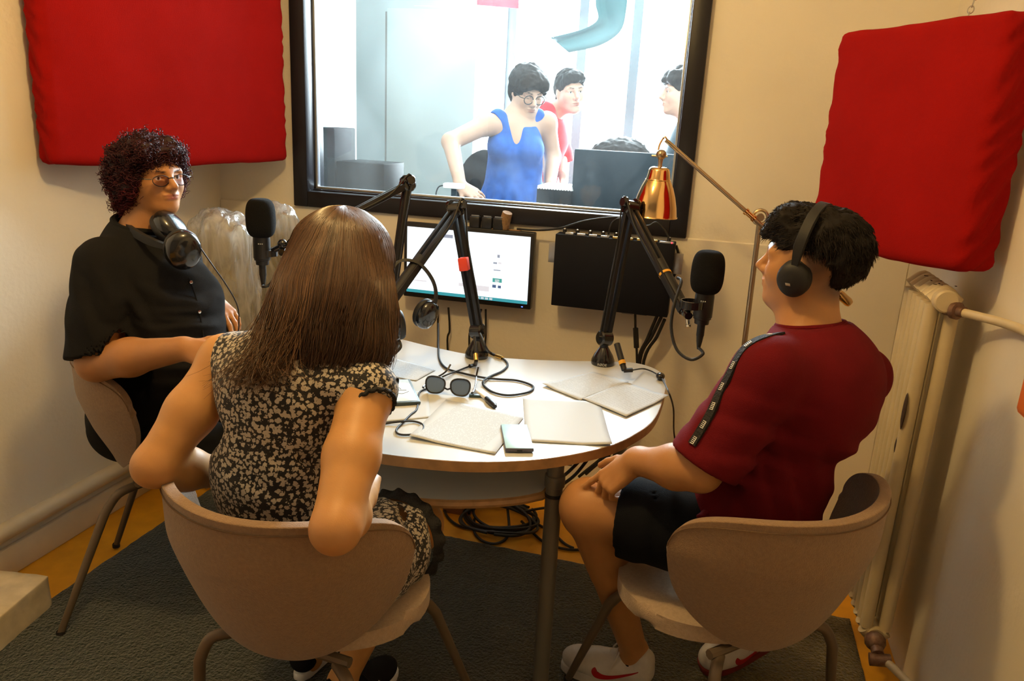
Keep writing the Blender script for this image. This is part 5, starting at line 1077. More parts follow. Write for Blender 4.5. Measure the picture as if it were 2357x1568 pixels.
q = MB(); q.tube([a0, a1], 0.0065, 12); ar = q.build('arm', M['brass_dark'], t)
q = MB(); q.lathe([(0.0068, -0.02), (0.011, -0.02), (0.011, -0.012), (0.0085, -0.010), (0.0085, 0.010), (0.011, 0.012), (0.011, 0.02), (0.0068, 0.02)], jl-u*0.03, u, 16); q.build('arm_collar', M['brass'], ar)
q = MB(); q.lathe([(0, -0.03), (0.013, -0.03), (0.0145, -0.025), (0.0145, 0.012), (0.011, 0.020), (0, 0.023)], a1, u, 20); q.build('counterweight', M['brass'], ar)
q = MB(); sh0 = at(1521, 362, y=2.45); q.tube(smooth_path([a0+u*0.01, a0-u*0.004+UPZ*0.006, a0+np.array([-0.016, 0, -0.014]), a0+np.array([-0.018, 0, -0.035]), sh0+UPZ*0.022], 5), 0.0028, 8); q.build('hook', M['brass'], t)
q = MB(); q.ball(sh0+UPZ*0.008, 0.0165); q.lathe([(0, 0), (0.009, 0), (0.006, -0.022), (0.010, -0.034), (0, -0.034)], sh0, UPZ, 16); q.tube([sh0+np.array([0.02, 0, 0.004]), sh0+np.array([-0.028, 0, 0.003])], 0.0035, 8); q.build('ball_joint', M['brass_dark'], t)
st = sh0-UPZ*0.030; q = MB(); ax_ = nrm((0.03, 0.0, 1.0))
prof = [(0.022, 0.0), (0.0275, -0.004), (0.0300, -0.010), (0.0345, -0.034), (0.0365, -0.040), (0.0400, -0.046), (0.0470, -0.062), (0.0555, -0.088), (0.0625, -0.118), (0.0665, -0.146), (0.0690, -0.151), (0.0670, -0.149)]
prof = [(r*1.07, z) for r, z in prof]; q.lathe([(0, 0.0)]+prof+[(r-0.0025, z) for r, z in prof[::-1]], st, ax_, 48); shd = q.build('bell_shade', M['brass'], t, angle=50)
for r, z in ((0.0387, -0.0385), (0.0730, -0.1505)):
    q = MB(); q.tube([st+ax_*z+np.array([cos(a), sin(a), 0])*r for a in np.linspace(0, 2*pi, 41)[:-1]], 0.0016, 6, closed=True); q.build('shade_bead', M['brass'], shd)
# ------------------------------------------------------------------ monitor on the wall
MY = 2.765; m0 = at(937, 512, y=MY); m1 = at(1231, 536, y=MY); m2 = at(1225, 714, y=MY); mx0, mx1, mz1, mz0 = m0[0]-0.012, m1[0], (m0[2]+m1[2])/2, m2[2]
t = thing('computer_monitor', ((mx0+mx1)/2, MY, mz0), 'wide computer monitor with a bright white screen mounted below the window', 'monitor', world=True)
q = MB(); slab(q, mx0, mx1, MY, MY+0.035, mz0, mz1, bev=0.004); slab(q, mx0+0.12, mx1-0.12, MY+0.03, YB-0.012, mz0+0.08, mz1-0.08, bev=0.004); q.build('casing', M['black'], t)
scr = mat('lit_screen', (0.02, 0.02, 0.02), 0.2, emit=(0.88, 0.96, 1.0), estr=1.35); tbm = mat('lit_taskbar', (0.02, 0.02, 0.02), 0.2, emit=(0.05, 0.42, 0.48), estr=0.8); icm = mat('lit_grey_icon', (0.02, 0.02, 0.02), 0.2, emit=(0.42, 0.45, 0.55), estr=0.8); ic2 = mat('lit_teal_icon', (0.02, 0.02, 0.02), 0.2, emit=(0.08, 0.48, 0.42), estr=0.8); ic3 = mat('lit_pale_icon', (0.02, 0.02, 0.02), 0.2, emit=(0.82, 0.78, 0.80), estr=1.0); ic4 = mat('lit_blue_icon', (0.02, 0.02, 0.02), 0.2, emit=(0.10, 0.16, 0.32), estr=0.8)
q = MB(); slab(q, mx0+0.014, mx1-0.014, MY-0.0012, MY+0.001, mz0+0.020, mz1-0.016); sc_ = q.build('screen', scr, t, smooth=False)
def ui(name, x0, z0, x1, z1, m):
    w_, h_ = mx1-mx0-0.028, mz1-mz0-0.036; q = MB(); slab(q, mx0+0.014+x0*w_, mx0+0.014+x1*w_, MY-0.0022, MY-0.001, mz0+0.020+z0*h_, mz0+0.020+z1*h_); q.build(name, m, sc_, smooth=False)
ui('taskbar', 0, 0, 1, 0.048, tbm)
for k in range(6): ui('taskbar_button', 0.52+0.035*k, 0.008, 0.545+0.035*k, 0.04, ic3)
for x0, z0, x1, z1, m in ((0.29, 0.88, 0.38, 0.93, icm), (0.745, 0.655, 0.765, 0.70, icm), (0.715, 0.56, 0.745, 0.585, icm), (0.755, 0.565, 0.78, 0.59, ic3), (0.72, 0.46, 0.775, 0.475, icm), (0.715, 0.285, 0.79, 0.345, ic2), (0.735, 0.285, 0.77, 0.33, ic3), (0.715, 0.20, 0.745, 0.245, ic4), (0.76, 0.20, 0.785, 0.24, ic4), (0.44, 0.17, 0.50, 0.22, ic3), (0.52, 0.15, 0.58, 0.22, ic3), (0.58, 0.13, 0.69, 0.21, ic3), (0.06, 0.18, 0.17, 0.20, ic3)): ui('desktop_icon', x0, z0, x1, z1, m)
q = MB(); slab(q, mx1-0.036, mx1-0.030, MY-0.002, MY, mz0+0.007, mz0+0.010); q.build('power_light', mat('blue_led', (0, 0, 0.1), 0.3, emit=(0.1, 0.2, 1.0), estr=3), t)
c = at(1163, 508, y=2.79); q = MB(); q.lathe([(0, -0.033), (0.021, -0.033), (0.0215, -0.028), (0.0190, 0.030), (0.0185, 0.033), (0, 0.033)], c, (0.28, -0.2, 1), 24); tag(q.build('cork_stopper', M['cork']), 'brown cork cylinder leaning on top of the monitor', 'cork')
q = MB(); q.box(at(1128, 528, y=2.79), (0.055, 0.03, 0.010), bev=0.002); q.box(at(1186, 532, y=2.795), (0.045, 0.025, 0.008), bev=0.002); tag(q.build('wooden_wedge', M['birch']), 'small wooden wedge between the monitor top and the window frame', 'wood')
t = thing('webcam', tuple(at(1128, 515, y=2.79)), 'black three-lobed clip device on top of the monitor', 'webcam', world=True)
q = MB()
for k, px in enumerate((1094, 1122, 1148)): q.box(at(px, 512+k*2, y=2.785), (0.042, 0.03, 0.050), bev=0.008)
q.build('body', M['black'], t); q = MB()
for k, px in enumerate((1094, 1122, 1148)): q.box(at(px, 496+k*2, y=2.770), (0.030, 0.002, 0.003))
q.build('silver_edge', M['steel'], t, smooth=False)
# ------------------------------------------------------------------ audio mixer hung on the wall
RY = 2.725; r0 = at(1277, 538, y=RY); r1 = at(1556, 562, y=RY); r2 = at(1268, 702, y=RY); r3 = at(1534, 732, y=RY); rx0, rx1, rz1, rz0 = r2[0], (r1[0]+r3[0])/2, (r0[2]+r1[2])/2, (r2[2]+r3[2])/2
t = thing('audio_mixer', ((rx0+rx1)/2, RY, rz0), 'flat black audio mixer hung on the wall right of the monitor, knobs along its top', 'mixer', world=True)
q = MB(); slab(q, rx0, rx1, RY, RY+0.075, rz0, rz1, bev=0.003); q.build('case', mat('black_lacquer', (0.005, 0.006, 0.012), 0.65, spec=0.25), t)
for x in (rx0-0.012, rx1+0.014):
    q = MB(); q.box((x, RY+0.04, rz1-0.075), (0.035, 0.003, 0.075), bev=0.001)
    for dz in (-0.02, 0.02): q.lathe([(0, 0), (0.004, 0), (0.004, 0.002), (0, 0.002)], (x, RY+0.0385, rz1-0.075+dz), (0, -1, 0), 10)
    q.build('mounting_bracket', M['steel'], t)
for k in range(9):
    x = rx0+0.028+k*0.047
    if k in (6, 7): continue
    q = MB(); q.lathe([(0, 0), (0.008, 0), (0.007, 0.016), (0, 0.017)], (x, RY+0.028, rz1), (0, 0, 1), 14); kb = q.build('knob', M['gloss'], t)
    q = MB(); q.lathe([(0, 0), (0.0036, 0), (0.003, 0.002), (0, 0.0022)], (x, RY+0.026, rz1+0.017), (0, -0.3, 1), 10); q.build('knob_cap', M['white'], kb)
for k in range(8):
    q = MB(); q.box((rx0+0.05+k*0.043, RY+0.006, rz1+0.004), (0.030, 0.010, 0.008), bev=0.002); q.build('jack_socket', M['steel'] if k < 4 else M['gold'], t)
q = MB(); q.box((rx1-0.03, RY+0.004, rz1+0.003), (0.05, 0.01, 0.006), bev=0.001); q.build('display_strip', M['alu'], t)
q = MB(); q.ball((rx1-0.012, RY+0.0, rz1+0.003), 0.0035, sub=1); q.build('red_indicator', mat('red_led', (0.1, 0, 0), 0.3, emit=(1, 0.03, 0.05), estr=4), t)
for k in range(3):
    q = MB(); q.box(at(1445+k*32, 716+k*2, y=RY+0.02), (0.042, 0.026, 0.020), bev=0.003); q.build('rear_connector', M['black'] if k != 0 else M['steel'], t)
cabs = [[(1462, 722, 2.74), (1463, 770, 2.76), (1466, 826, 2.77)], [(1522, 730, 2.75), (1500, 775, 2.76), (1473, 830, 2.77)], [(1512, 728, 2.75), (1490, 780, 2.76), (1468, 835, 2.77)], [(1530, 735, 2.75), (1512, 775, 2.76), (1482, 830, 2.775)]]
for k, p in enumerate(cabs):
    lo_ = [at(p[-1][0]-8*k, p[-1][1]+150, y=2.79), at(p[-1][0]-60-30*k, 1080+6*k, y=2.78)]
    cable('wall_cable', [at(a, b_, y=c_) for a, b_, c_ in p]+lo_, 0.006 if k else 0.0045, 'black cable in the bundle dropping from the mixer behind the table', group='cables below the mixer')
z = MB(); z.tube([at(1463, 756, y=2.755), at(1465, 800, y=2.765)], 0.010, 10); tag(z.build('cable_connector', M['rubber']), 'black cylindrical connector on the cable under the mixer', 'connector')
for k, (p, lb) in enumerate((([(1008, 705), (1008, 770), (1010, 830), (1030, 1000)], 'leftmost black cable hanging from the monitor'), ([(1032, 708), (1035, 760), (1030, 800), (1045, 1000)], 'second black cable from the left hanging from the monitor'), ([(1118, 712), (1118, 770), (1117, 815), (1120, 1000)], 'black cable hanging from the monitor behind the taped boom arm'), ([(1108, 712), (1098, 738), (1085, 765), (1080, 790), (1085, 1000)], 'slanting black cable under the monitor behind the taped boom arm'))):
    cable('wall_cable', [at(a, b_, y=2.80) for a, b_ in p], 0.0042, lb, group=None)
cable('wall_cable', [at(1190, 527, y=2.79), at(1240, 530, y=2.78), at(1290, 525, y=2.76), at(1350, 508, y=2.75), at(1420, 500, y=2.75), at(1440, 508, y=2.75)], 0.004, 'black cable running along the window sill above the mixer')
cable('wall_cable', [at(1400, 540, y=2.74), at(1408, 515, y=2.74), at(1425, 503, y=2.74), at(1445, 512, y=2.74), at(1490, 520, y=2.75), at(1510, 512, y=2.75), at(1530, 530, y=2.75), at(1542, 552, y=2.75)], 0.0035, 'short black patch cable arching over the mixer knobs')
cable('wall_cable', [at(1556, 565, y=2.79), at(1562, 590, y=2.79), at(1556, 625, y=2.79), at(1548, 640, y=2.79)], 0.005, 'black cable along the right side of the mixer')
# ------------------------------------------------------------------ things on the table
def tz(px, py, dz=0.0): return at(px, py, z=TZ+dz)
pm = bpy.data.materials.new('printed_paper'); pm.use_nodes = True; nt = pm.node_tree; b = nt.nodes['Principled BSDF']; b.inputs['Roughness'].default_value = 0.85
L = nt.links.new; tc = nt.nodes.new('ShaderNodeTexCoord'); sp = nt.nodes.new('ShaderNodeSeparateXYZ'); L(tc.outputs['Object'], sp.inputs[0])
def mth(op, a, b_=None, c_=None):
    n = nt.nodes.new('ShaderNodeMath'); n.operation = op
    for i, v in enumerate((a, b_, c_)):
        if v is None: continue
        if isinstance(v, (int, float)): n.inputs[i].default_value = v
        else: L(v, n.inputs[i])
    return n.outputs[0]
row = mth('MULTIPLY', sp.outputs['Y'], 130.0); frc = mth('FRACT', row); ln_ = mth('LESS_THAN', frc, 0.42); rid = mth('FLOOR', row)
cb = nt.nodes.new('ShaderNodeCombineXYZ'); L(mth('MULTIPLY', sp.outputs['X'], 260.0), cb.inputs[0]); L(mth('MULTIPLY', rid, 7.3), cb.inputs[1])
nz = nt.nodes.new('ShaderNodeTexNoise'); nz.inputs['Scale'].default_value = 1.0; nz.inputs['Detail'].default_value = 2; L(cb.outputs[0], nz.inputs['Vector'])
wd = mth('GREATER_THAN', nz.outputs['Fac'], 0.44); mxx = mth('LESS_THAN', mth('ABSOLUTE', sp.outputs['X']), 0.085); myy = mth('LESS_THAN', mth('ABSOLUTE', sp.outputs['Y']), 0.125)
fac = mth('MULTIPLY', mth('MULTIPLY', ln_, wd), mth('MULTIPLY', mxx, myy)); mi = nt.nodes.new('ShaderNodeMix'); mi.data_type = 'RGBA'; mi.inputs[6].default_value = (0.54, 0.57, 0.60, 1); mi.inputs[7].default_value = (0.43, 0.45, 0.47, 1); L(fac, mi.inputs[0]); L(mi.outputs[2], b.inputs['Base Color'])
def qsheet(q, label, dz=0.001, printed=True, lift=None, curl=0.006):
    'q: the four corners on the table top, going round'
    Q = [tz(*p) for p in q]; c = np.mean(Q, 0); ex = nrm((Q[1]-Q[0])+(Q[2]-Q[3])); ey = np.cross(UPZ, ex); L_ = [np.array([np.dot(p-c, ex), np.dot(p-c, ey)]) for p in Q]
    nu, nv = 13, 17; G = np.zeros((nu, nv, 3))
    for i in range(nu):
        for j in range(nv):
            u, v = i/(nu-1), j/(nv-1); p = L_[0]*(1-u)*(1-v)+L_[1]*u*(1-v)+L_[2]*u*v+L_[3]*(1-u)*v; z = 0.0007*(1+sin(u*6+v*4))
            if lift is not None: z += curl*max(0, 1-3.0*np.hypot(u-lift[0], v-lift[1]))
            G[i, j] = (p[0], p[1], z)
    o = thick_sheet('paper_sheet', G, 0.0005, pm if printed else M['paper']); o.location = (c[0], c[1], TZ+dz); o.rotation_euler = (0, 0, atan2(ex[1], ex[0])); return tag(o, label, 'paper', 'paper sheets on the table')
qsheet([(1210, 1018), (1409, 1029), (1381, 927), (1203, 916)], 'blank-looking paper sheet right of the phone, its corner over the front table edge', 0.0012, False, (1, 0))
qsheet([(1335, 924), (1447, 881), (1364, 858), (1248, 889)], 'printed paper sheet near the base of the right boom arm', 0.0024, True, (0, 1))
qsheet([(1441, 963), (1538, 918), (1442, 883), (1340, 921)], 'printed paper sheet at the rounded right end of the table', 0.0040, True, (1, 0))
qsheet([(942, 1011), (1139, 1048), (1206, 962), (1026, 922)], 'printed paper sheet between the sunglasses and the phone', 0.0024, True, (0, 0))
qsheet([(868, 975), (990, 962), (985, 902), (880, 905)], 'paper sheet under the tablet beside the arm of the woman', 0.0010, False)
qsheet([(862, 862), (958, 878), (1003, 853), (915, 828)], 'printed paper sheet near the table back beside the hair of the woman', 0.0012)
# phone
p0, p1, p2, p3 = tz(1151, 974, .012), tz(1214, 974, .012), tz(1230, 1036, .012), tz(1164, 1036, .012)
cx_ = (p0+p1+p2+p3)/4; fy = nrm((p0+p1)-(p2+p3)); fx = np.cross(fy, UPZ); t = thing('smartphone', (cx_[0], cx_[1], TZ), 'pale blue smartphone lying on the front of the table', 'phone', world=True)
q = MB(); q.box((cx_[0], cx_[1], TZ+0.0072), (0.066, 0.145, 0.009), bev=0.003, axes=[fx, fy, UPZ]); ph_ = q.build('case', mat('grey_phone_case', (0.10, 0.095, 0.13), 0.4), t)
q = MB(); q.box((cx_[0], cx_[1], TZ+0.0119), (0.063, 0.142, 0.0008), bev=0.0003, axes=[fx, fy, UPZ]); q.build('back_glass', mat('pale_blue_glass', (0.36, 0.56, 0.58), 0.35, coat=0.0, var=0.15, vscale=25), t)
q = MB(); q.box((cx_[0], cx_[1], TZ+0.0068)-fy*0.0725, (0.012, 0.002, 0.004), axes=[fx, fy, UPZ]); q.build('charging_port', M['black'], t)
# tablet
e0, e1 = tz(944, 881), tz(969, 934); ty = nrm(e0-e1); tx = np.cross(ty, UPZ); Ht = np.linalg.norm(e0-e1); ct = (e0+e1)/2-tx*0.12; ct[2] = TZ+0.007; t = thing('tablet', (ct[0], ct[1], TZ), 'tablet with a pale drawing on its screen beside the woman\'s arm', 'tablet', world=True)
q = MB(); q.box(ct, (0.24, Ht, 0.010), bev=0.004, axes=[tx, ty, UPZ]); q.build('case', mat('slate_case', (0.05, 0.075, 0.08), 0.45), t)
q = MB(); q.box(ct+UPZ*0.0052, (0.224, Ht-0.016, 0.0012), bev=0.0004, axes=[tx, ty, UPZ]); sk = q.build('screen', mat('tablet_screen', (0.60, 0.68, 0.70), 0.15, emit=(0.75, 0.88, 0.92), estr=0.25), t)
q = MB(); tp_ = lambda u, v: ct+UPZ*0.0060+tx*u+ty*v
for cv in ([(0.02, -0.02), (0.035, 0.0), (0.055, 0.015), (0.07, 0.0), (0.095, -0.005)], [(0.045, -0.035), (0.06, -0.02), (0.08, -0.03), (0.10, -0.015)], [(0.03, -0.04), (0.038, -0.033), (0.045, -0.042), (0.036, -0.048), (0.03, -0.04)], [(0.055, 0.005), (0.06, 0.022), (0.075, 0.024), (0.082, 0.005)]): q.tube(smooth_path([tp_(*p) for p in cv], 5), 0.0007, 4)
for k in range(5): q.tube([tp_(0.02+k*0.012, 0.045), tp_(0.028+k*0.012, 0.0455)], 0.0006, 4)
q.build('drawing', M['darkink'], sk)
# sunglasses standing on their brow bar
gl0, gl1 = tz(974, 905), tz(1084, 917); gx = nrm(gl1-gl0); gy = np.cross(UPZ, gx); gz = nrm(UPZ+gy*0.22); Wg = np.linalg.norm(gl1-gl0); t = thing('sunglasses', tuple((gl0+gl1)/2), 'black sunglasses with dark lenses, blue reflection painted in, standing on the table', 'sunglasses', world=True)
glm = mat('lens_reflection_tint', (0.13, 0.19, 0.31), 0.12, coat=0.6)  # blue-grey base colour stands in for the window mirrored in the lenses
for k in (0, 1):
    c = gl0+gx*Wg*(0.24+0.52*k)+gz*0.026; sg_ = -1 if k == 0 else 1; ol = [c+gx*sg_*(0.0265*np.sign(cos(a))*abs(cos(a))**0.75)*(1+0.10*sin(a)*-1)+gz*(0.0225*np.sign(sin(a))*abs(sin(a))**0.8)*(1+0.08*cos(a))*-1 for a in np.linspace(0, 2*pi, 37)[:-1]]
    q = MB(); q.tube(ol, 0.0024, 8, closed=True); q.build('lens_rim', M['gloss'], t)
    q = MB(); a_ = [q.bm.verts.new(V(p)) for p in ol]; b_ = [q.bm.verts.new(V(p+gy*0.0015)) for p in ol]; q.bm.faces.new(a_); q.bm.faces.new(b_[::-1])
    for m_ in range(36): q.bm.faces.new((a_[m_], a_[(m_+1) % 36], b_[(m_+1) % 36], b_[m_]))
    q.build('lens', glm, t)
    h0 = gl0+gx*(Wg if k else 0)+gz*0.014; q = MB(); q.tube(smooth_path([h0, h0+gx*sg_*0.003+gy*0.012+UPZ*0.001, h0+gy*0.07+gx*(-0.004 if k else 0.01)+UPZ*0.004, h0+gy*0.115+gx*(-0.012 if k else 0.03)+UPZ*0.012, h0+gy*0.135+gx*(-0.012 if k else 0.04)+UPZ*0.030], 4), 0.0026, 8); q.build('temple', M['gloss'], t)
q = MB(); q.tube(smooth_path([gl0+gx*Wg*0.42+gz*0.022, gl0+gx*Wg*0.5+gz*0.017, gl0+gx*Wg*0.58+gz*0.022], 4), 0.0026, 8); q.build('bridge', M['gloss'], t)
t = thing('marker_pen', tuple(tz(1115, 916)), 'white pen with a black cap lying right of the sunglasses', 'pen', world=True)
q = MB(); q.tube([tz(1091, 897, .007), tz(1121, 918, .007)], 0.0055, 12); q.build('barrel', M['white'], t); q = MB(); q.tube([tz(1120, 917, .008), tz(1124, 921, .008), tz(1137, 933, .008), tz(1140, 936, .008)], [0.0065, 0.0078, 0.0078, 0.005], 12); q.build('cap', M['black'], t)
q = MB(); c = tz(1095, 911, .004); q.box(c, (0.036, 0.015, 0.008), rot=0.3, bev=0.002); tag(q.build('usb_stick', mat('dark_teal_plastic', (0.03, 0.06, 0.065), 0.4)), 'small dark stick beside the white pen', 'usb stick')
cz = 0.004
cable('table_cable', [at(1009, 745, y=2.62), at(1009, 775, y=2.40), tz(1009, 797, cz), tz(1012, 828, cz), tz(1028, 848, cz), tz(1060, 858, cz), tz(1110, 869, cz+.002), tz(1150, 873, cz), tz(1190, 876, cz), tz(1222, 886, cz), tz(1227, 895, cz), tz(1212, 904, cz), tz(1170, 910, cz), tz(1135, 903, cz), tz(1114, 888, cz), tz(1113, 877, cz+.006), tz(1130, 866, cz), tz(1155, 855, cz), tz(1168, 842, cz), tz(1165, 832, cz), tz(1155, 824, cz)], 0.0032, 'long black cable looping across the middle of the table')
z = MB(); z.tube([tz(1141, 819, .007), tz(1156, 824, .007)], 0.0062, 10); tag(z.build('gold_adapter', M['gold']), 'gold cable adapter lying behind the taped boom arm base', 'adapter')
cable('table_cable', [at(1104, 768, d=2.35), at(1118, 800, d=2.33), tz(1128, 812, .010), tz(1142, 819, .007)], 0.0045, 'thick black cable end running from the taped boom arm to the gold adapter')
t = tag(MB().tube([at(1092, 775, d=2.30), at(1095, 815, d=2.27)], 0.0045, 8).build('headphone_plug', M['rubber']), 'black plug with gold sleeve leaning on the taped boom arm base', 'plug', 'headphone plugs')
z = MB(); z.tube([at(1095, 815, d=2.27), at(1096, 830, d=2.26)], 0.0070, 10); z.build('gold_sleeve', M['gold'], t); z = MB(); z.tube([at(1096, 830, d=2.26), tz(1094, 840, .006), tz(1081, 843, .006)], 0.0062, 8); z.build('angled_grip', M['rubber'], t)
cable('table_cable', [tz(1081, 843, cz), tz(1050, 855, cz), tz(1028, 863, cz+.004), tz(1012, 872, cz), tz(985, 893, cz), tz(965, 905, cz), tz(960, 940, cz), tz(945, 955, cz), tz(925, 975, cz), tz(912, 990, cz), tz(920, 1000, cz), tz(950, 1000, cz), tz(973, 990, cz), tz(972, 977, cz), tz(952, 970, cz), tz(920, 971, cz+.004), tz(885, 976, cz), tz(850, 985, cz)], 0.0026, 'thin black cable with a small loop in front of the tablet')
cable('table_cable', [at(1457, 852, d=2.26), tz(1480, 849, .012), tz(1500, 855, .010), tz(1519, 866, .010)], 0.0022, 'thin black cable between the right plug and its volume knob')
z = MB(); z.ball(tz(1520, 866, .012), (0.014, 0.018, 0.011)); tag(z.build('volume_knob', M['gloss']), 'small black inline volume knob at the right table end', 'knob')
cable('table_cable', [tz(1524, 872, .008), at(1538, 900, x=-0.060), at(1550, 940, x=-0.045), at(1551, 990, x=-0.04), at(1556, 1040, x=-0.03), at(1560, 1110, x=-0.02)], 0.0022, 'thin black cable hanging off the rounded right table end')
# ------------------------------------------------------------------ under the table
for k in range(7):
    c = at(1150+random.uniform(-12, 12), 1195+random.uniform(-10, 10), z=0.012+0.007*k); a_, b_ = 0.135*random.uniform(.75, 1.08), 0.105*random.uniform(.75, 1.1); ph = random.uniform(0, 6)
    cable('coiled_cable', [c+np.array([a_*cos(t_), b_*sin(t_), 0.012*sin(2*t_+ph)*(0.3+0.1*k)+0.004]) for t_ in np.linspace(ph, ph+2*pi*0.97, 16)], 0.0055, 'black cable loop in the tangle on the floor under the table', 4, group='coiled cables on the floor')
f_ = lambda px, py, z=0.008: at(px, py, z=z)
for p, lb in (([f_(1020, 1165), f_(1030, 1190), f_(1055, 1210), f_(1090, 1217), f_(1130, 1215)], 'black cable curving left of the tangle under the table'), ([f_(1092, 1195, .02), f_(1092, 1225), f_(1110, 1245), f_(1140, 1252), f_(1165, 1240), f_(1172, 1215), f_(1168, 1170, .05)], 'black cable loop dipping toward the rug'), ([f_(1205, 1180, .03), f_(1235, 1205), f_(1270, 1225), f_(1300, 1252), f_(1320, 1262)], 'upper black cable running right from the tangle'), ([f_(1200, 1200, .02), f_(1225, 1225), f_(1255, 1250), f_(1300, 1264), f_(1340, 1266)], 'lower black cable running right from the tangle'), ([f_(1205, 1178, .05), f_(1250, 1170, .06), f_(1300, 1168, .05), f_(1340, 1160)], 'black cable running right behind the table leg'), ([at(1352, 1042, y=2.1), at(1310, 1085, y=2.05), at(1275, 1112, y=1.9), at(1266, 1125, y=1.72), at(1250, 1127, y=1.70)], 'left of two black cables slanting down to the table leg'), ([at(1362, 1045, y=2.12), at(1325, 1092, y=2.08), at(1285, 1122, y=1.95), at(1268, 1130, y=1.74)], 'right of two black cables slanting down to the table leg'), ([at(1408, 1035, y=2.4), at(1395, 1065, y=2.45), at(1382, 1092, y=2.5), at(1370, 1150, y=2.6)], 'black cable dropping behind the hand of the boy'), ([at(1436, 1022, y=2.5), at(1438, 1060, y=2.5), at(1420, 1105, y=2.5), at(1400, 1150, y=2.6)], 'black cable dropping beside the rear table leg')):
    cable('floor_cable', p, 0.005, lb)
z = MB(); z.lathe([(0.0206, 0), (0.0225, 0), (0.0225, 0.008), (0.0206, 0.008)], (-0.292, 1.64, 0.60), seg=20); tag(z.build('cable_tie', M['rubber']), 'black tie around the front right table leg', 'tie')
c = at(1050, 1185, z=0.0); z = MB(); slab(z, c[0]-0.055, c[0]+0.055, c[1], c[1]+0.09, 0.0, 0.16, bev=0.003); tag(z.build('cardboard_box', M['cardboard']), 'small brown cardboard box on the floor under the table', 'box')
# ------------------------------------------------------------------ plastic wrapped shapes in the corner
pls = bpy.data.materials.new('clear_plastic_film'); pls.use_nodes = True; nt = pls.node_tree; nt.nodes.clear(); L = nt.links.new
ou = nt.nodes.new('ShaderNodeOutputMaterial'); tr = nt.nodes.new('ShaderNodeBsdfTransparent'); tr.inputs[0].default_value = (0.97, 0.96, 0.94, 1); di = nt.nodes.new('ShaderNodeBsdfTranslucent'); di.inputs[0].default_value = (0.85, 0.84, 0.82, 1); d2 = nt.nodes.new('ShaderNodeBsdfDiffuse'); d2.inputs[0].default_value = (0.8, 0.79, 0.77, 1); gs = nt.nodes.new('ShaderNodeBsdfGlossy'); gs.inputs['Roughness'].default_value = 0.12
tc = nt.nodes.new('ShaderNodeTexCoord'); nz = nt.nodes.new('ShaderNodeTexNoise'); nz.inputs['Scale'].default_value = 16; nz.inputs['Detail'].default_value = 5; nz.inputs['Distortion'].default_value = 1.2; mpn = nt.nodes.new('ShaderNodeMapping'); mpn.inputs['Scale'].default_value = (1.3, 1.3, 0.28); L(tc.outputs['Object'], mpn.inputs[0]); L(mpn.outputs[0], nz.inputs['Vector'])
bp = nt.nodes.new('ShaderNodeBump'); bp.inputs['Strength'].default_value = 0.8; bp.inputs['Distance'].default_value = 0.02; L(nz.outputs['Fac'], bp.inputs['Height']); L(bp.outputs['Normal'], gs.inputs['Normal'])
mr = nt.nodes.new('ShaderNodeMapRange'); mr.inputs['From Min'].default_value = 0.35; mr.inputs['From Max'].default_value = 0.75; mr.inputs['To Min'].default_value = 0.22; mr.inputs['To Max'].default_value = 0.80; L(nz.outputs['Fac'], mr.inputs['Value'])
ma = nt.nodes.new('ShaderNodeMixShader'); ma.inputs[0].default_value = 0.5; L(di.outputs[0], ma.inputs[1]); L(d2.outputs[0], ma.inputs[2]); mb2 = nt.nodes.new('ShaderNodeMixShader'); L(mr.outputs[0], mb2.inputs[0]); L(tr.outputs[0], mb2.inputs[1]); L(ma.outputs[0], mb2.inputs[2])
fz = nt.nodes.new('ShaderNodeLayerWeight'); fz.inputs[0].default_value = 0.25; L(bp.outputs['Normal'], fz.inputs['Normal']); mc = nt.nodes.new('ShaderNodeMixShader'); L(fz.outputs['Facing'], mc.inputs[0]); L(mb2.outputs[0], mc.inputs[1]); L(gs.outputs[0], mc.inputs[2]); L(mc.outputs[0], ou.inputs[0])
M['beige_cushion'] = mat('olive_beige_cushion', (0.33, 0.27, 0.15), 0.9, bump=0.3, bscale=60, var=0.2, vscale=20)
def wrapped(c, w_, h_, dp, label, seed):
    t = thing('wrapped_cushion', (c[0], c[1], 0.0), label, 'wrapped cushion', 'plastic wrapped shapes in the corner', world=True)
    s = Sdf(); s.cap((c[0], c[1], 0.12), (c[0], c[1], h_-w_*0.55), w_*0.45, w_*0.42, k=0.03, flat=((0, 1, 0), w_*0.42/(dp*0.42))); s.build('cushion', 0.012, M['beige_cushion'], t)
    g = Sdf(); g.cap((c[0], c[1], 0.10), (c[0], c[1], h_-w_*0.5), w_*0.56, w_*0.50, k=0.03, flat=((0, 1, 0), w_*0.5/(dp*0.5)))
    g.cut((c[0], c[1], 0.03), -UPZ)
    g.build('plastic_cover', 0.009, pls, t, disp=lambda p: (vnoise(p*[1, 1, 0.25], 26, seed)-0.5)*0.040+np.abs(vnoise(p*[1, 1, 0.16], 60, seed+3)-0.5)*0.030)
a = at(512, 560, y=2.42); wrapped(a, 0.25, at(480, 478, y=2.42)[2], 0.17, 'clear plastic film over a rounded beige cushion beside the left microphone', 2)
a = at(632, 560, y=2.66); wrapped(a, 0.22, at(640, 470, y=2.66)[2], 0.13, 'clear plastic film over the rear cushion close to the window corner', 5)
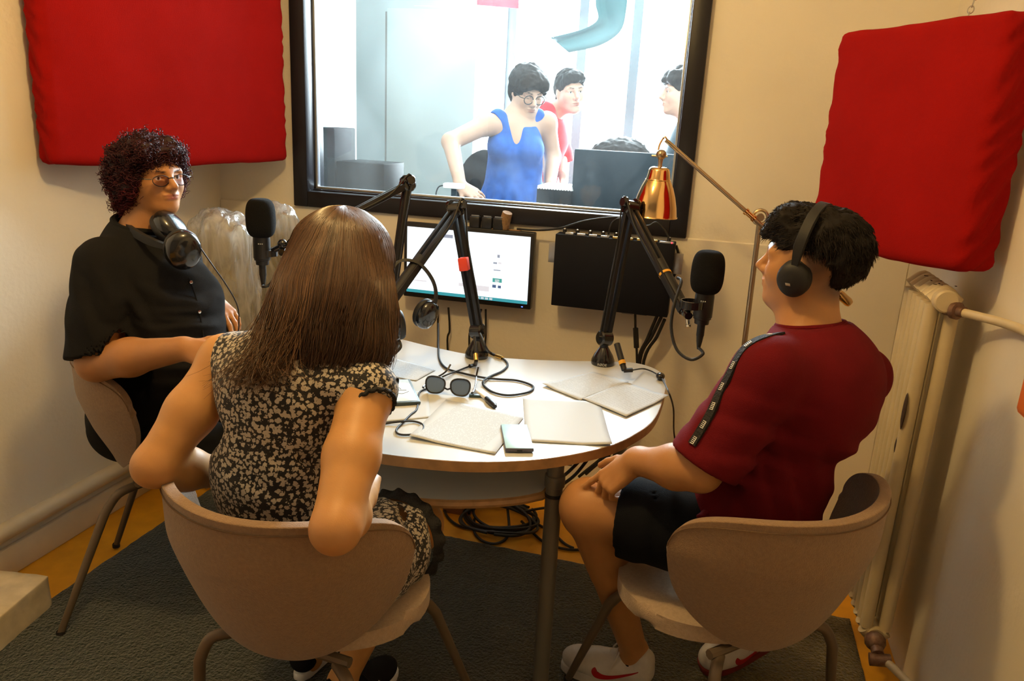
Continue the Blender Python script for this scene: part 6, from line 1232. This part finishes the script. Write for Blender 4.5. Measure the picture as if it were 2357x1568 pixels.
# ------------------------------------------------------------------ control room: furniture and people behind the glass
M['dk'] = mat('dark_grey_plastic', (0.013, 0.024, 0.034), 0.6, spec=0.05); M['dk2'] = mat('black_speaker_veneer', (0.009, 0.010, 0.011), 0.6, spec=0.05); M['cab'] = mat('pale_grey_cabinet', (0.40, 0.44, 0.44), 0.6, spec=0.1); M['cabline'] = mat('dark_gap', (0.20, 0.19, 0.18), 0.8)
q = MB(); slab(q, -1.855, 0.55, 3.02, 3.62, 0.90, 0.94, bev=0.004); dk = tag(q.build('control_desk', M['dk']), 'long dark desk behind the studio window', 'desk')
for x in (-1.82, 0.5):
    q = MB(); slab(q, x-0.03, x+0.03, 3.06, 3.58, 0, 0.90); q.build('leg', M['dk'], dk)
c0, c1 = at(893, 18, y=4.5), at(1098, 18, y=4.5)
t = thing('tall_cabinet', ((c0[0]+c1[0])/2, 4.7, 0), 'tall pale grey cabinet in the room behind the glass', 'cabinet', world=True)
q = MB(); slab(q, c0[0], c1[0], 4.52, 4.95, 0.0, c0[2], bev=0.005); q.build('body', M['cab'], t)
q = MB(); slab(q, c0[0]-0.004, c1[0]+0.004, 4.495, 4.515, 0.05, c0[2]-0.003, bev=0.003); q.build('door', M['cab'], t)
q = MB(); slab(q, c0[0]-0.016, c0[0]-0.004, 4.5, 4.515, 0.05, c0[2]-0.02); q.build('door_gap', M['cabline'], t, smooth=False)
q = MB(); slab(q, c0[0]+0.12, c1[0]-0.10, 4.6, 4.9, c0[2]+0.002, c0[2]+0.03, bev=0.003); tag(q.build('flat_box', M['cab']), 'flat grey box lying on top of the tall cabinet', 'box')
def speaker_(px0, px1, pyt, y, dp, z0, label, knobs):
    a, b_ = at(px0, pyt, y=y), at(px1, pyt, y=y); z1 = (a[2]+b_[2])/2; t = thing('loudspeaker', ((a[0]+b_[0])/2, y+dp/2, z0), label, 'loudspeaker', world=True)
    q = MB(); slab(q, a[0], b_[0], y, y+dp, z0, z1, bev=0.006); q.build('box', M['dk2'], t)
    for k in range(knobs):
        q = MB(); q.lathe([(0, 0), (0.009, 0), (0.008, 0.012), (0, 0.012)], (a[0]+(b_[0]-a[0])*(0.25+0.25*k), y, z0+(z1-z0)*0.45), (0, -1, 0), 14); q.build('knob', M['steel'], t)
speaker_(722, 769, 293, 3.30, 0.22, 0.94, 'tall black loudspeaker at the left edge of the studio window', 0)
speaker_(773, 884, 374, 3.32, 0.24, 0.94, 'squat black loudspeaker with two knobs behind the left of the window', 2)
a, b_ = at(1322, 347, y=3.22), at(1568, 352, y=3.22); t = thing('computer_monitor', ((a[0]+b_[0])/2, 3.25, 0.94), 'large dark monitor seen from behind through the window', 'monitor', world=True)
q = MB(); slab(q, a[0], b_[0], 3.22, 3.26, 1.03, (a[2]+b_[2])/2, bev=0.006); q.build('back_cover', M['dk'], t); q = MB(); slab(q, (a[0]+b_[0])/2-0.03, (a[0]+b_[0])/2+0.03, 3.22, 3.25, 0.95, 1.08); slab(q, (a[0]+b_[0])/2-0.1, (a[0]+b_[0])/2+0.1, 3.15, 3.32, 0.94, 0.955, bev=0.004); q.build('stand', M['dk'], t)
a, b_ = at(1236, 430, y=3.2), at(1318, 430, y=3.2); t = thing('amplifier', ((a[0]+b_[0])/2, 3.3, 0.94), 'black amplifier box with a ribbed white top behind the window', 'amplifier', world=True)
q = MB(); slab(q, a[0], b_[0], 3.2, 3.42, 0.94, a[2]-0.006, bev=0.004); q.build('box', M['dk2'], t)
q = MB()
for k in range(13): x = a[0]+(b_[0]-a[0])*(k+0.5)/13; slab(q, x-0.0035, x+0.0035, 3.2, 3.42, a[2]-0.008, a[2]+0.006)
slab(q, a[0], b_[0], 3.205, 3.42, a[2]-0.008, a[2]-0.003); q.build('ribbed_top', M['white'], t, smooth=False)
for k in range(2):
    q = MB(); q.lathe([(0, 0), (0.008, 0), (0.007, 0.01), (0, 0.01)], (a[0]+0.05+k*0.07, 3.2, a[2]-0.10), (0, -1, 0), 12); q.build('knob', M['gold'], t)
c = at(1045, 428, y=3.15); t = thing('talkback_unit', (c[0], c[1], 0.94), 'small white topped device on a stalk behind the window', 'device', world=True)
q = MB(); q.box(c, (0.085, 0.05, 0.022), bev=0.005); q.build('body', M['white'], t); q = MB(); q.tube([c-UPZ*0.01, (c[0], c[1], 0.95)], 0.012, 12); q.lathe([(0, 0), (0.05, 0), (0.045, 0.012), (0, 0.014)], (c[0], c[1], 0.94), seg=20); q.build('stalk', M['dk'], t)
q = MB(); q.tube(smooth_path([c+np.array([-0.04, 0, 0]), c+np.array([-0.07, 0, -0.01]), c+np.array([-0.08, 0, -0.05]), c+np.array([-0.05, 0, -0.09])], 5), 0.003, 6); q.build('cord', M['rubber'], t)
s = Sdf(); c = at(985, 447, y=3.2); s.cap((c[0]-0.09, 3.2, 1.02), (c[0]+0.13, 3.22, 1.0), 0.065, 0.05, k=0.05); s.cap((c[0], 3.2, 1.04), (c[0]+0.08, 3.2, 1.03), 0.06, k=0.05); s.cut((0, 0, 0.942), -UPZ)
tag(s.build('black_bag', 0.012, M['black_cotton'], None, disp=lambda p: (vnoise(p, 30, 1)-0.5)*0.02), 'crumpled black bag on the desk behind the window', 'bag')
a = at(1092, 372, y=4.12); t = thing('office_chair', (a[0], 4.2, 0), 'black office chair behind the woman in blue', 'chair', world=True)
s = Sdf(); s.ell((a[0]+0.06, 4.14, a[2]-0.17), (0.17, 0.045, 0.24), k=0.02); s.build('backrest', 0.012, M['black_cotton'], t)
s = Sdf(); s.ell((a[0]+0.06, 4.36, 0.52), (0.16, 0.16, 0.05), k=0.02); s.build('seat', 0.012, M['black_cotton'], t)
q = MB(); q.tube([(a[0]+0.06, 4.36, 0.06), (a[0]+0.06, 4.36, 0.5)], 0.025, 12); q.tube([(a[0]+0.06, 4.33, 0.5), (a[0]+0.06, 4.20, 0.62), (a[0]+0.06, 4.17, 1.0)], 0.02, 10)
for k in range(5): q.tube([(a[0]+0.06, 4.36, 0.09), (a[0]+0.06+0.17*cos(k*1.2566), 4.36+0.17*sin(k*1.2566), 0.05)], 0.016, 8)
q.build('base', M['dk'], t)
# hanging cloth
P = [[(1372, -30), (1372, 10), (1376, 45), (1340, 68), (1268, 87)], [(1395, -30), (1395, 10), (1400, 58), (1350, 80), (1285, 100)], [(1445, -30), (1442, 20), (1428, 72), (1380, 105), (1310, 121)]]
G = np.array([smooth_path([at(a, b_, y=4.55+0.04*(i % 2)+0.02*k) for k, (a, b_) in enumerate(r)], 6) for i, r in enumerate(P)]); G = np.stack([(1-f)*G[min(i, 1)]+f*G[min(i, 1)+1] for i, f in ((0, 0), (0, .33), (0, .66), (1, 0), (1, .33), (1, .66), (1, 1))])
G[..., 1] += 0.02*np.sin(np.arange(G.shape[0]))[:, None]
tag(thick_sheet('hanging_cloth', G, 0.004, mat('teal_grey_cloth', (0.10, 0.19, 0.21), 0.9)), 'teal grey cloth hanging from above in the bright room', 'cloth')
G = np.array([[at(a, b_, y=4.7+0.03*sin(a)) for b_ in (-25, -8, 6+ (a-1040)*0.09)] for a in range(1098, 1200, 12)]); tag(thick_sheet('red_garland', G, 0.003, mat('red_paper', (0.7, 0.12, 0.16), 0.8)), 'strip of red paper garland at the top of the bright room', 'garland')
M['blue_dress'] = cloth('blue_dress_fabric', (0.035, 0.13, 0.52), var=0.3, sheen=0.1); M['red_tee'] = cloth('red_tee_fabric', (0.62, 0.05, 0.06)); M['dark_tee'] = cloth('dark_teal_fabric', (0.035, 0.06, 0.075))
SK2 = attr_mat('pale_skin', 0.5, 0.4, sss=0.08)
def standing(p_hc, f, sh, el, wr, hd, label, torso_m, name2, hairfn, headsc=0.95, width=0.15, pitch=0.0, skirt=False, sleeve=0.0, lean=0.0, hcol=(0.02, 0.013, 0.01), gl=False, h=0.007, seated=False, roll=0.0):
    hc = np.asarray(p_hc, float); A = axes_tilt(f[:2], pitch=pitch, roll=roll); ft = nrm((f[2], f[3], 0)); rt = np.cross(ft, Z3); B_ = np.array([rt, ft, Z3])
    shc = (np.asarray(sh[0])+np.asarray(sh[1]))/2; nk = shc+Z3*0.045; pz = 0.93 if not seated else 0.55; pel = np.array([shc[0]-ft[0]*lean, shc[1]-ft[1]*lean, min(shc[2]-0.46, pz+0.1)])
    t = thing('person', (float(pel[0]), float(pel[1]), 0.0), label, 'person', world=True); s = Sdf(); ch_ = shc-Z3*0.12-ft*lean*0.2; wa = pel+(shc-pel)*0.38
    s.ell(pel, (width*1.15, width*0.85, 0.12), B_, k=0.06); s.cap(pel, wa, width, width*0.85, k=0.06, flat=(ft, 1.25)); s.cap(wa, ch_, width*0.85, width*0.95, k=0.06, flat=(ft, 1.25)); s.cap(sh[0], sh[1], 0.052, k=0.06); s.cap(ch_, nk, 0.11, 0.06, k=0.05); s.cap(nk-Z3*0.03, hc-A[2]*0.05, 0.054, 0.05, k=0.03); s.cap(nk, hc+A[1]*0.04-A[2]*0.07, 0.04, 0.035, k=0.03)
    for i in (0, 1):
        s.cap(sh[i], el[i], 0.050, 0.042, k=0.03); s.cap(el[i], wr[i], 0.042, 0.028, k=0.02)
        hand(s, wr[i], hd[i][0], hd[i][1], hd[i][2], curls=(0.2, 0.25, 0.3, 0.4), sc=0.95)
        hp_ = pel+rt*(0.09 if i else -0.09)
        if not seated: s.cap(hp_, (hp_[0], hp_[1], 0.5), 0.085, 0.055, k=0.03); s.cap((hp_[0], hp_[1], 0.5), (hp_[0], hp_[1], 0.09), 0.054, 0.036, k=0.03); s.cap((hp_[0], hp_[1], 0.07), hp_*[1, 1, 0]+ft*0.14+Z3*0.035, 0.038, 0.034, k=0.03)
        else: kn = hp_+ft*0.40; s.cap(hp_, kn, 0.085, 0.06, k=0.03); s.cap(kn, (kn[0], kn[1], 0.05), 0.052, 0.036, k=0.03); s.cap((kn[0], kn[1], 0.06), kn*[1, 1, 0]+ft*0.13+Z3*0.035, 0.036, 0.034, k=0.03)
    T = head(s, hc, A, headsc, closed=pitch < -0.25); s.build('body', h, SK2, t, color=(0.50, 0.31, 0.23), face=(T(0, 0.075, -0.02), 0.09, 3))
    g = Sdf(); g.cap(pel+Z3*0.02, wa, width+0.018, width*0.85+0.018, k=0.06, flat=(ft, 1.2)); g.cap(wa, ch_, width*0.85+0.018, width*0.95+0.018, k=0.06, flat=(ft, 1.2))
    if skirt:
        for x in (-1, 1): g.ell(ch_+rt*x*0.065+ft*0.075-Z3*0.01, (0.065, 0.062, 0.062), B_, k=0.05); g.cap(sh[0 if x < 0 else 1]+(nk-sh[0 if x < 0 else 1])*0.38+Z3*0.012, ch_+rt*x*0.075+ft*0.05, 0.050, 0.06, k=0.03)
        g.cap(pel, pel-Z3*0.32, width*1.25, width*1.6, k=0.1, flat=(ft, 1.15))
        v = nk+ft*0.10+Z3*-0.02; lowv = ch_+ft*0.17-Z3*0.05
        for x in (-0.012, 0, 0.012): g.cap(v+rt*x+Z3*0.02, lowv+rt*x*0.1-Z3*0.015, 0.046, 0.008, k=0.01, op='-')
        g.cap(nk+Z3*0.012, nk+Z3*0.10, 0.062, 0.09, k=0.01, op='-')
        for i in (0, 1): g.cap(np.asarray(sh[i])+rt*(0.012 if i else -0.012), np.asarray(el[i]), 0.058, 0.06, k=0.012, op='-')
    else:
        g.cap(np.asarray(sh[0]), np.asarray(sh[1]), 0.062, k=0.06); g.cap(ch_, nk-Z3*0.005, 0.125, 0.075, k=0.05); g.ell(pel, (width*1.15+0.015, width*0.9+0.015, 0.12), B_, k=0.05)
        for i in (0, 1):
            d = nrm(np.asarray(el[i])-sh[i]); c = np.asarray(sh[i])+d*sleeve; g.cap(sh[i], c+d*0.03, 0.068, 0.072, k=0.04)
            g.add(t='f', fn=lambda q, c=c, d=d: np.maximum(-((q-c)@d), np.linalg.norm((q-c)-((q-c)@d)[..., None]*d, axis=-1)-0.09), k=0.004, op='-')
        g.cap(nk+Z3*0.03, nk+Z3*0.12, 0.068, 0.08, k=0.006, op='-')
    g.build(name2, h, torso_m, t, disp=lambda p: (vnoise(p, 16, 3)-0.5)*0.010 + (0.006*np.sin(p[:, 0]*110+3*vnoise(p, 8))*np.clip((wa[2]+0.02-p[:, 2])*8, 0, 1) if skirt else 0))
    if not skirt:
        l_ = Sdf()
        for x in (-1, 1):
            hp_ = pel+rt*x*0.09
            if not seated: l_.cap(hp_, (hp_[0], hp_[1], 0.12), 0.10, 0.07, k=0.05)
            else: l_.cap(hp_, hp_+ft*0.40, 0.10, 0.075, k=0.05); l_.cap(hp_+ft*0.40, (hp_+ft*0.40)*[1, 1, 0]+Z3*0.1, 0.068, 0.06, k=0.03)
        l_.build('trousers', 0.012, M['black_pants'], t)
    hs = Sdf(); hairfn(hs, T, A); hs.build('hair', 0.006, HAIRD, t, color=hcol, disp=lambda p: (vnoise(p, 60, 2)-0.5)*0.012+(vnoise(p, 140, 3)-0.5)*0.006)
    return t, T, A
def bob(hs, T, A):
    hs.ell(T(0, -0.018, 0.045), (0.092, 0.112, 0.098), A, k=0.03); hs.ell(T(0, -0.05, -0.02), (0.082, 0.065, 0.07), A, k=0.03); hs.cap(T(-0.05, 0.075, 0.07), T(0.05, 0.08, 0.07), 0.034, k=0.04); hs.ell(T(0, 0.125, -0.06), (0.088, 0.09, 0.108), A, k=0.01, op='-')
def short(hs, T, A):
    hs.ell(T(0, -0.016, 0.046), (0.082, 0.106, 0.088), A, k=0.03); hs.ell(T(0, -0.06, -0.02), (0.068, 0.048, 0.06), A, k=0.03); hs.cap(T(-0.04, 0.07, 0.082), T(0.04, 0.07, 0.082), 0.024, k=0.04); hs.ell(T(0, 0.10, -0.045), (0.10, 0.085, 0.098), A, k=0.01, op='-')
def curly(hs, T, A):
    short(hs, T, A)
    for k in range(40):
        a, e = random.uniform(0, 6.28), random.uniform(0.2, 1.5); p = T(0.085*cos(a)*cos(e), -0.01+0.108*sin(a)*cos(e), 0.05+0.085*sin(e)); hs.ell(p, 0.024, k=0.01)
    hs.ell(T(0, 0.13, -0.045), (0.10, 0.08, 0.09), A, k=0.01, op='-')
hcB = at(1214, 212, d=3.86); shR, shL = at(1118, 287, d=3.84), at(1258, 282, d=3.98)
elR, wrR = at(1037, 326, d=3.72), at(1060, 428, d=3.56); elL, wrL = at(1272, 360, d=4.05), at(1266, 430, d=3.92)
tb_, T_, A_ = standing(hcB, (0.62, -0.78, 0.30, -0.95), (shR, shL), (elR, elL), (wrR, wrL), ((at(1100, 450, d=3.52)-wrR, (-0.2, -0.5, 0.9), 1), ((0.1, -0.3, -0.9), (0.9, -0.3, 0), 1)), 'woman in a blue sleeveless dress leaning on the desk behind the window', M['blue_dress'], 'dress', bob, pitch=-0.38, skirt=True, gl=True, headsc=0.93, width=0.135, lean=0.03)
t = thing('eyeglasses', tuple(T_(0, 0.1, 0)), 'round dark framed glasses on the woman in blue', 'glasses', world=True)
for x in (-1, 1):
    q = MB(); q.tube([T_(x*0.033+0.026*cos(a), 0.104, -0.006+0.023*sin(a)) for a in np.linspace(0, 2*pi, 25)[:-1]], 0.0024, 6, closed=True); q.build('lens_rim', M['black'], t)
    q = MB(); q.tube([T_(x*0.059, 0.10, 0.0), T_(x*0.078, 0.09, 0.002), T_(x*0.082, 0.0, 0.004)], 0.002, 6); q.build('temple', M['black'], t)
q = MB(); q.tube([T_(-0.008, 0.104, 0.0), T_(0.008, 0.104, 0.0)], 0.0022, 6); q.build('bridge', M['black'], t)
hcR = at(1312, 212, d=4.35); s0, s1 = at(1250, 262, d=4.35), at(1278, 282, d=4.62)
standing(hcR, (0.55, -0.82, 0.75, -0.55), (s0, s1), (at(1258, 340, d=4.32), at(1290, 350, d=4.7)), (at(1262, 400, d=4.25), at(1296, 405, d=4.6)), (((0.1, -0.2, -0.95), (-0.5, -0.8, 0), 1), ((0.1, -0.2, -0.95), (0.9, 0.2, 0), 1)), 'young man in a red T-shirt leaning in behind the woman in blue', M['red_tee'], 'shirt', short, pitch=-0.05, sleeve=0.24, width=0.12, h=0.009, lean=0.10, roll=0.12, hcol=(0.02, 0.015, 0.012))
hcS = at(1566, 215, d=4.2); s0, s1 = at(1600, 300, d=4.0), at(1588, 300, d=4.38)
standing(hcS, (-0.9, -0.35, -0.9, -0.35), (s1, s0), (at(1618, 400, d=4.4), at(1622, 400, d=4.0)), (at(1600, 460, d=4.3), at(1605, 465, d=3.95)), (((-0.3, -0.1, -0.9), (0, 1, 0), 1), ((-0.3, -0.1, -0.9), (0, -1, 0), -1)), 'person with curly dark hair in dark clothes at the right edge of the window', M['dark_tee'], 'shirt', curly, sleeve=0.26, width=0.13, h=0.009)
hcT = at(1425, 385, d=3.95); s0, s1 = at(1350, 455, d=3.95), at(1495, 460, d=3.95)
def big(hs, T, A):
    hs.ell(T(0, -0.01, 0.03), (0.165, 0.135, 0.125), A, k=0.03); hs.ell(T(0, 0.14, -0.06), (0.085, 0.09, 0.11), A, k=0.01, op='-')
standing(hcT, (0.05, -1, 0, -1), (s0, s1), (s0+np.array([-0.02, -0.05, -0.25]), s1+np.array([0.02, -0.05, -0.25])), (s0+np.array([0.02, -0.25, -0.28]), s1+np.array([-0.02, -0.25, -0.28])), (((0.1, -1, 0), (0, 0, 1), 1), ((-0.1, -1, 0), (0, 0, 1), -1)), 'person with bushy dark hair seated behind the large dark monitor', M['dark_tee'], 'shirt', big, sleeve=0.2, width=0.14, h=0.010, seated=True, pitch=-0.2, headsc=0.9)
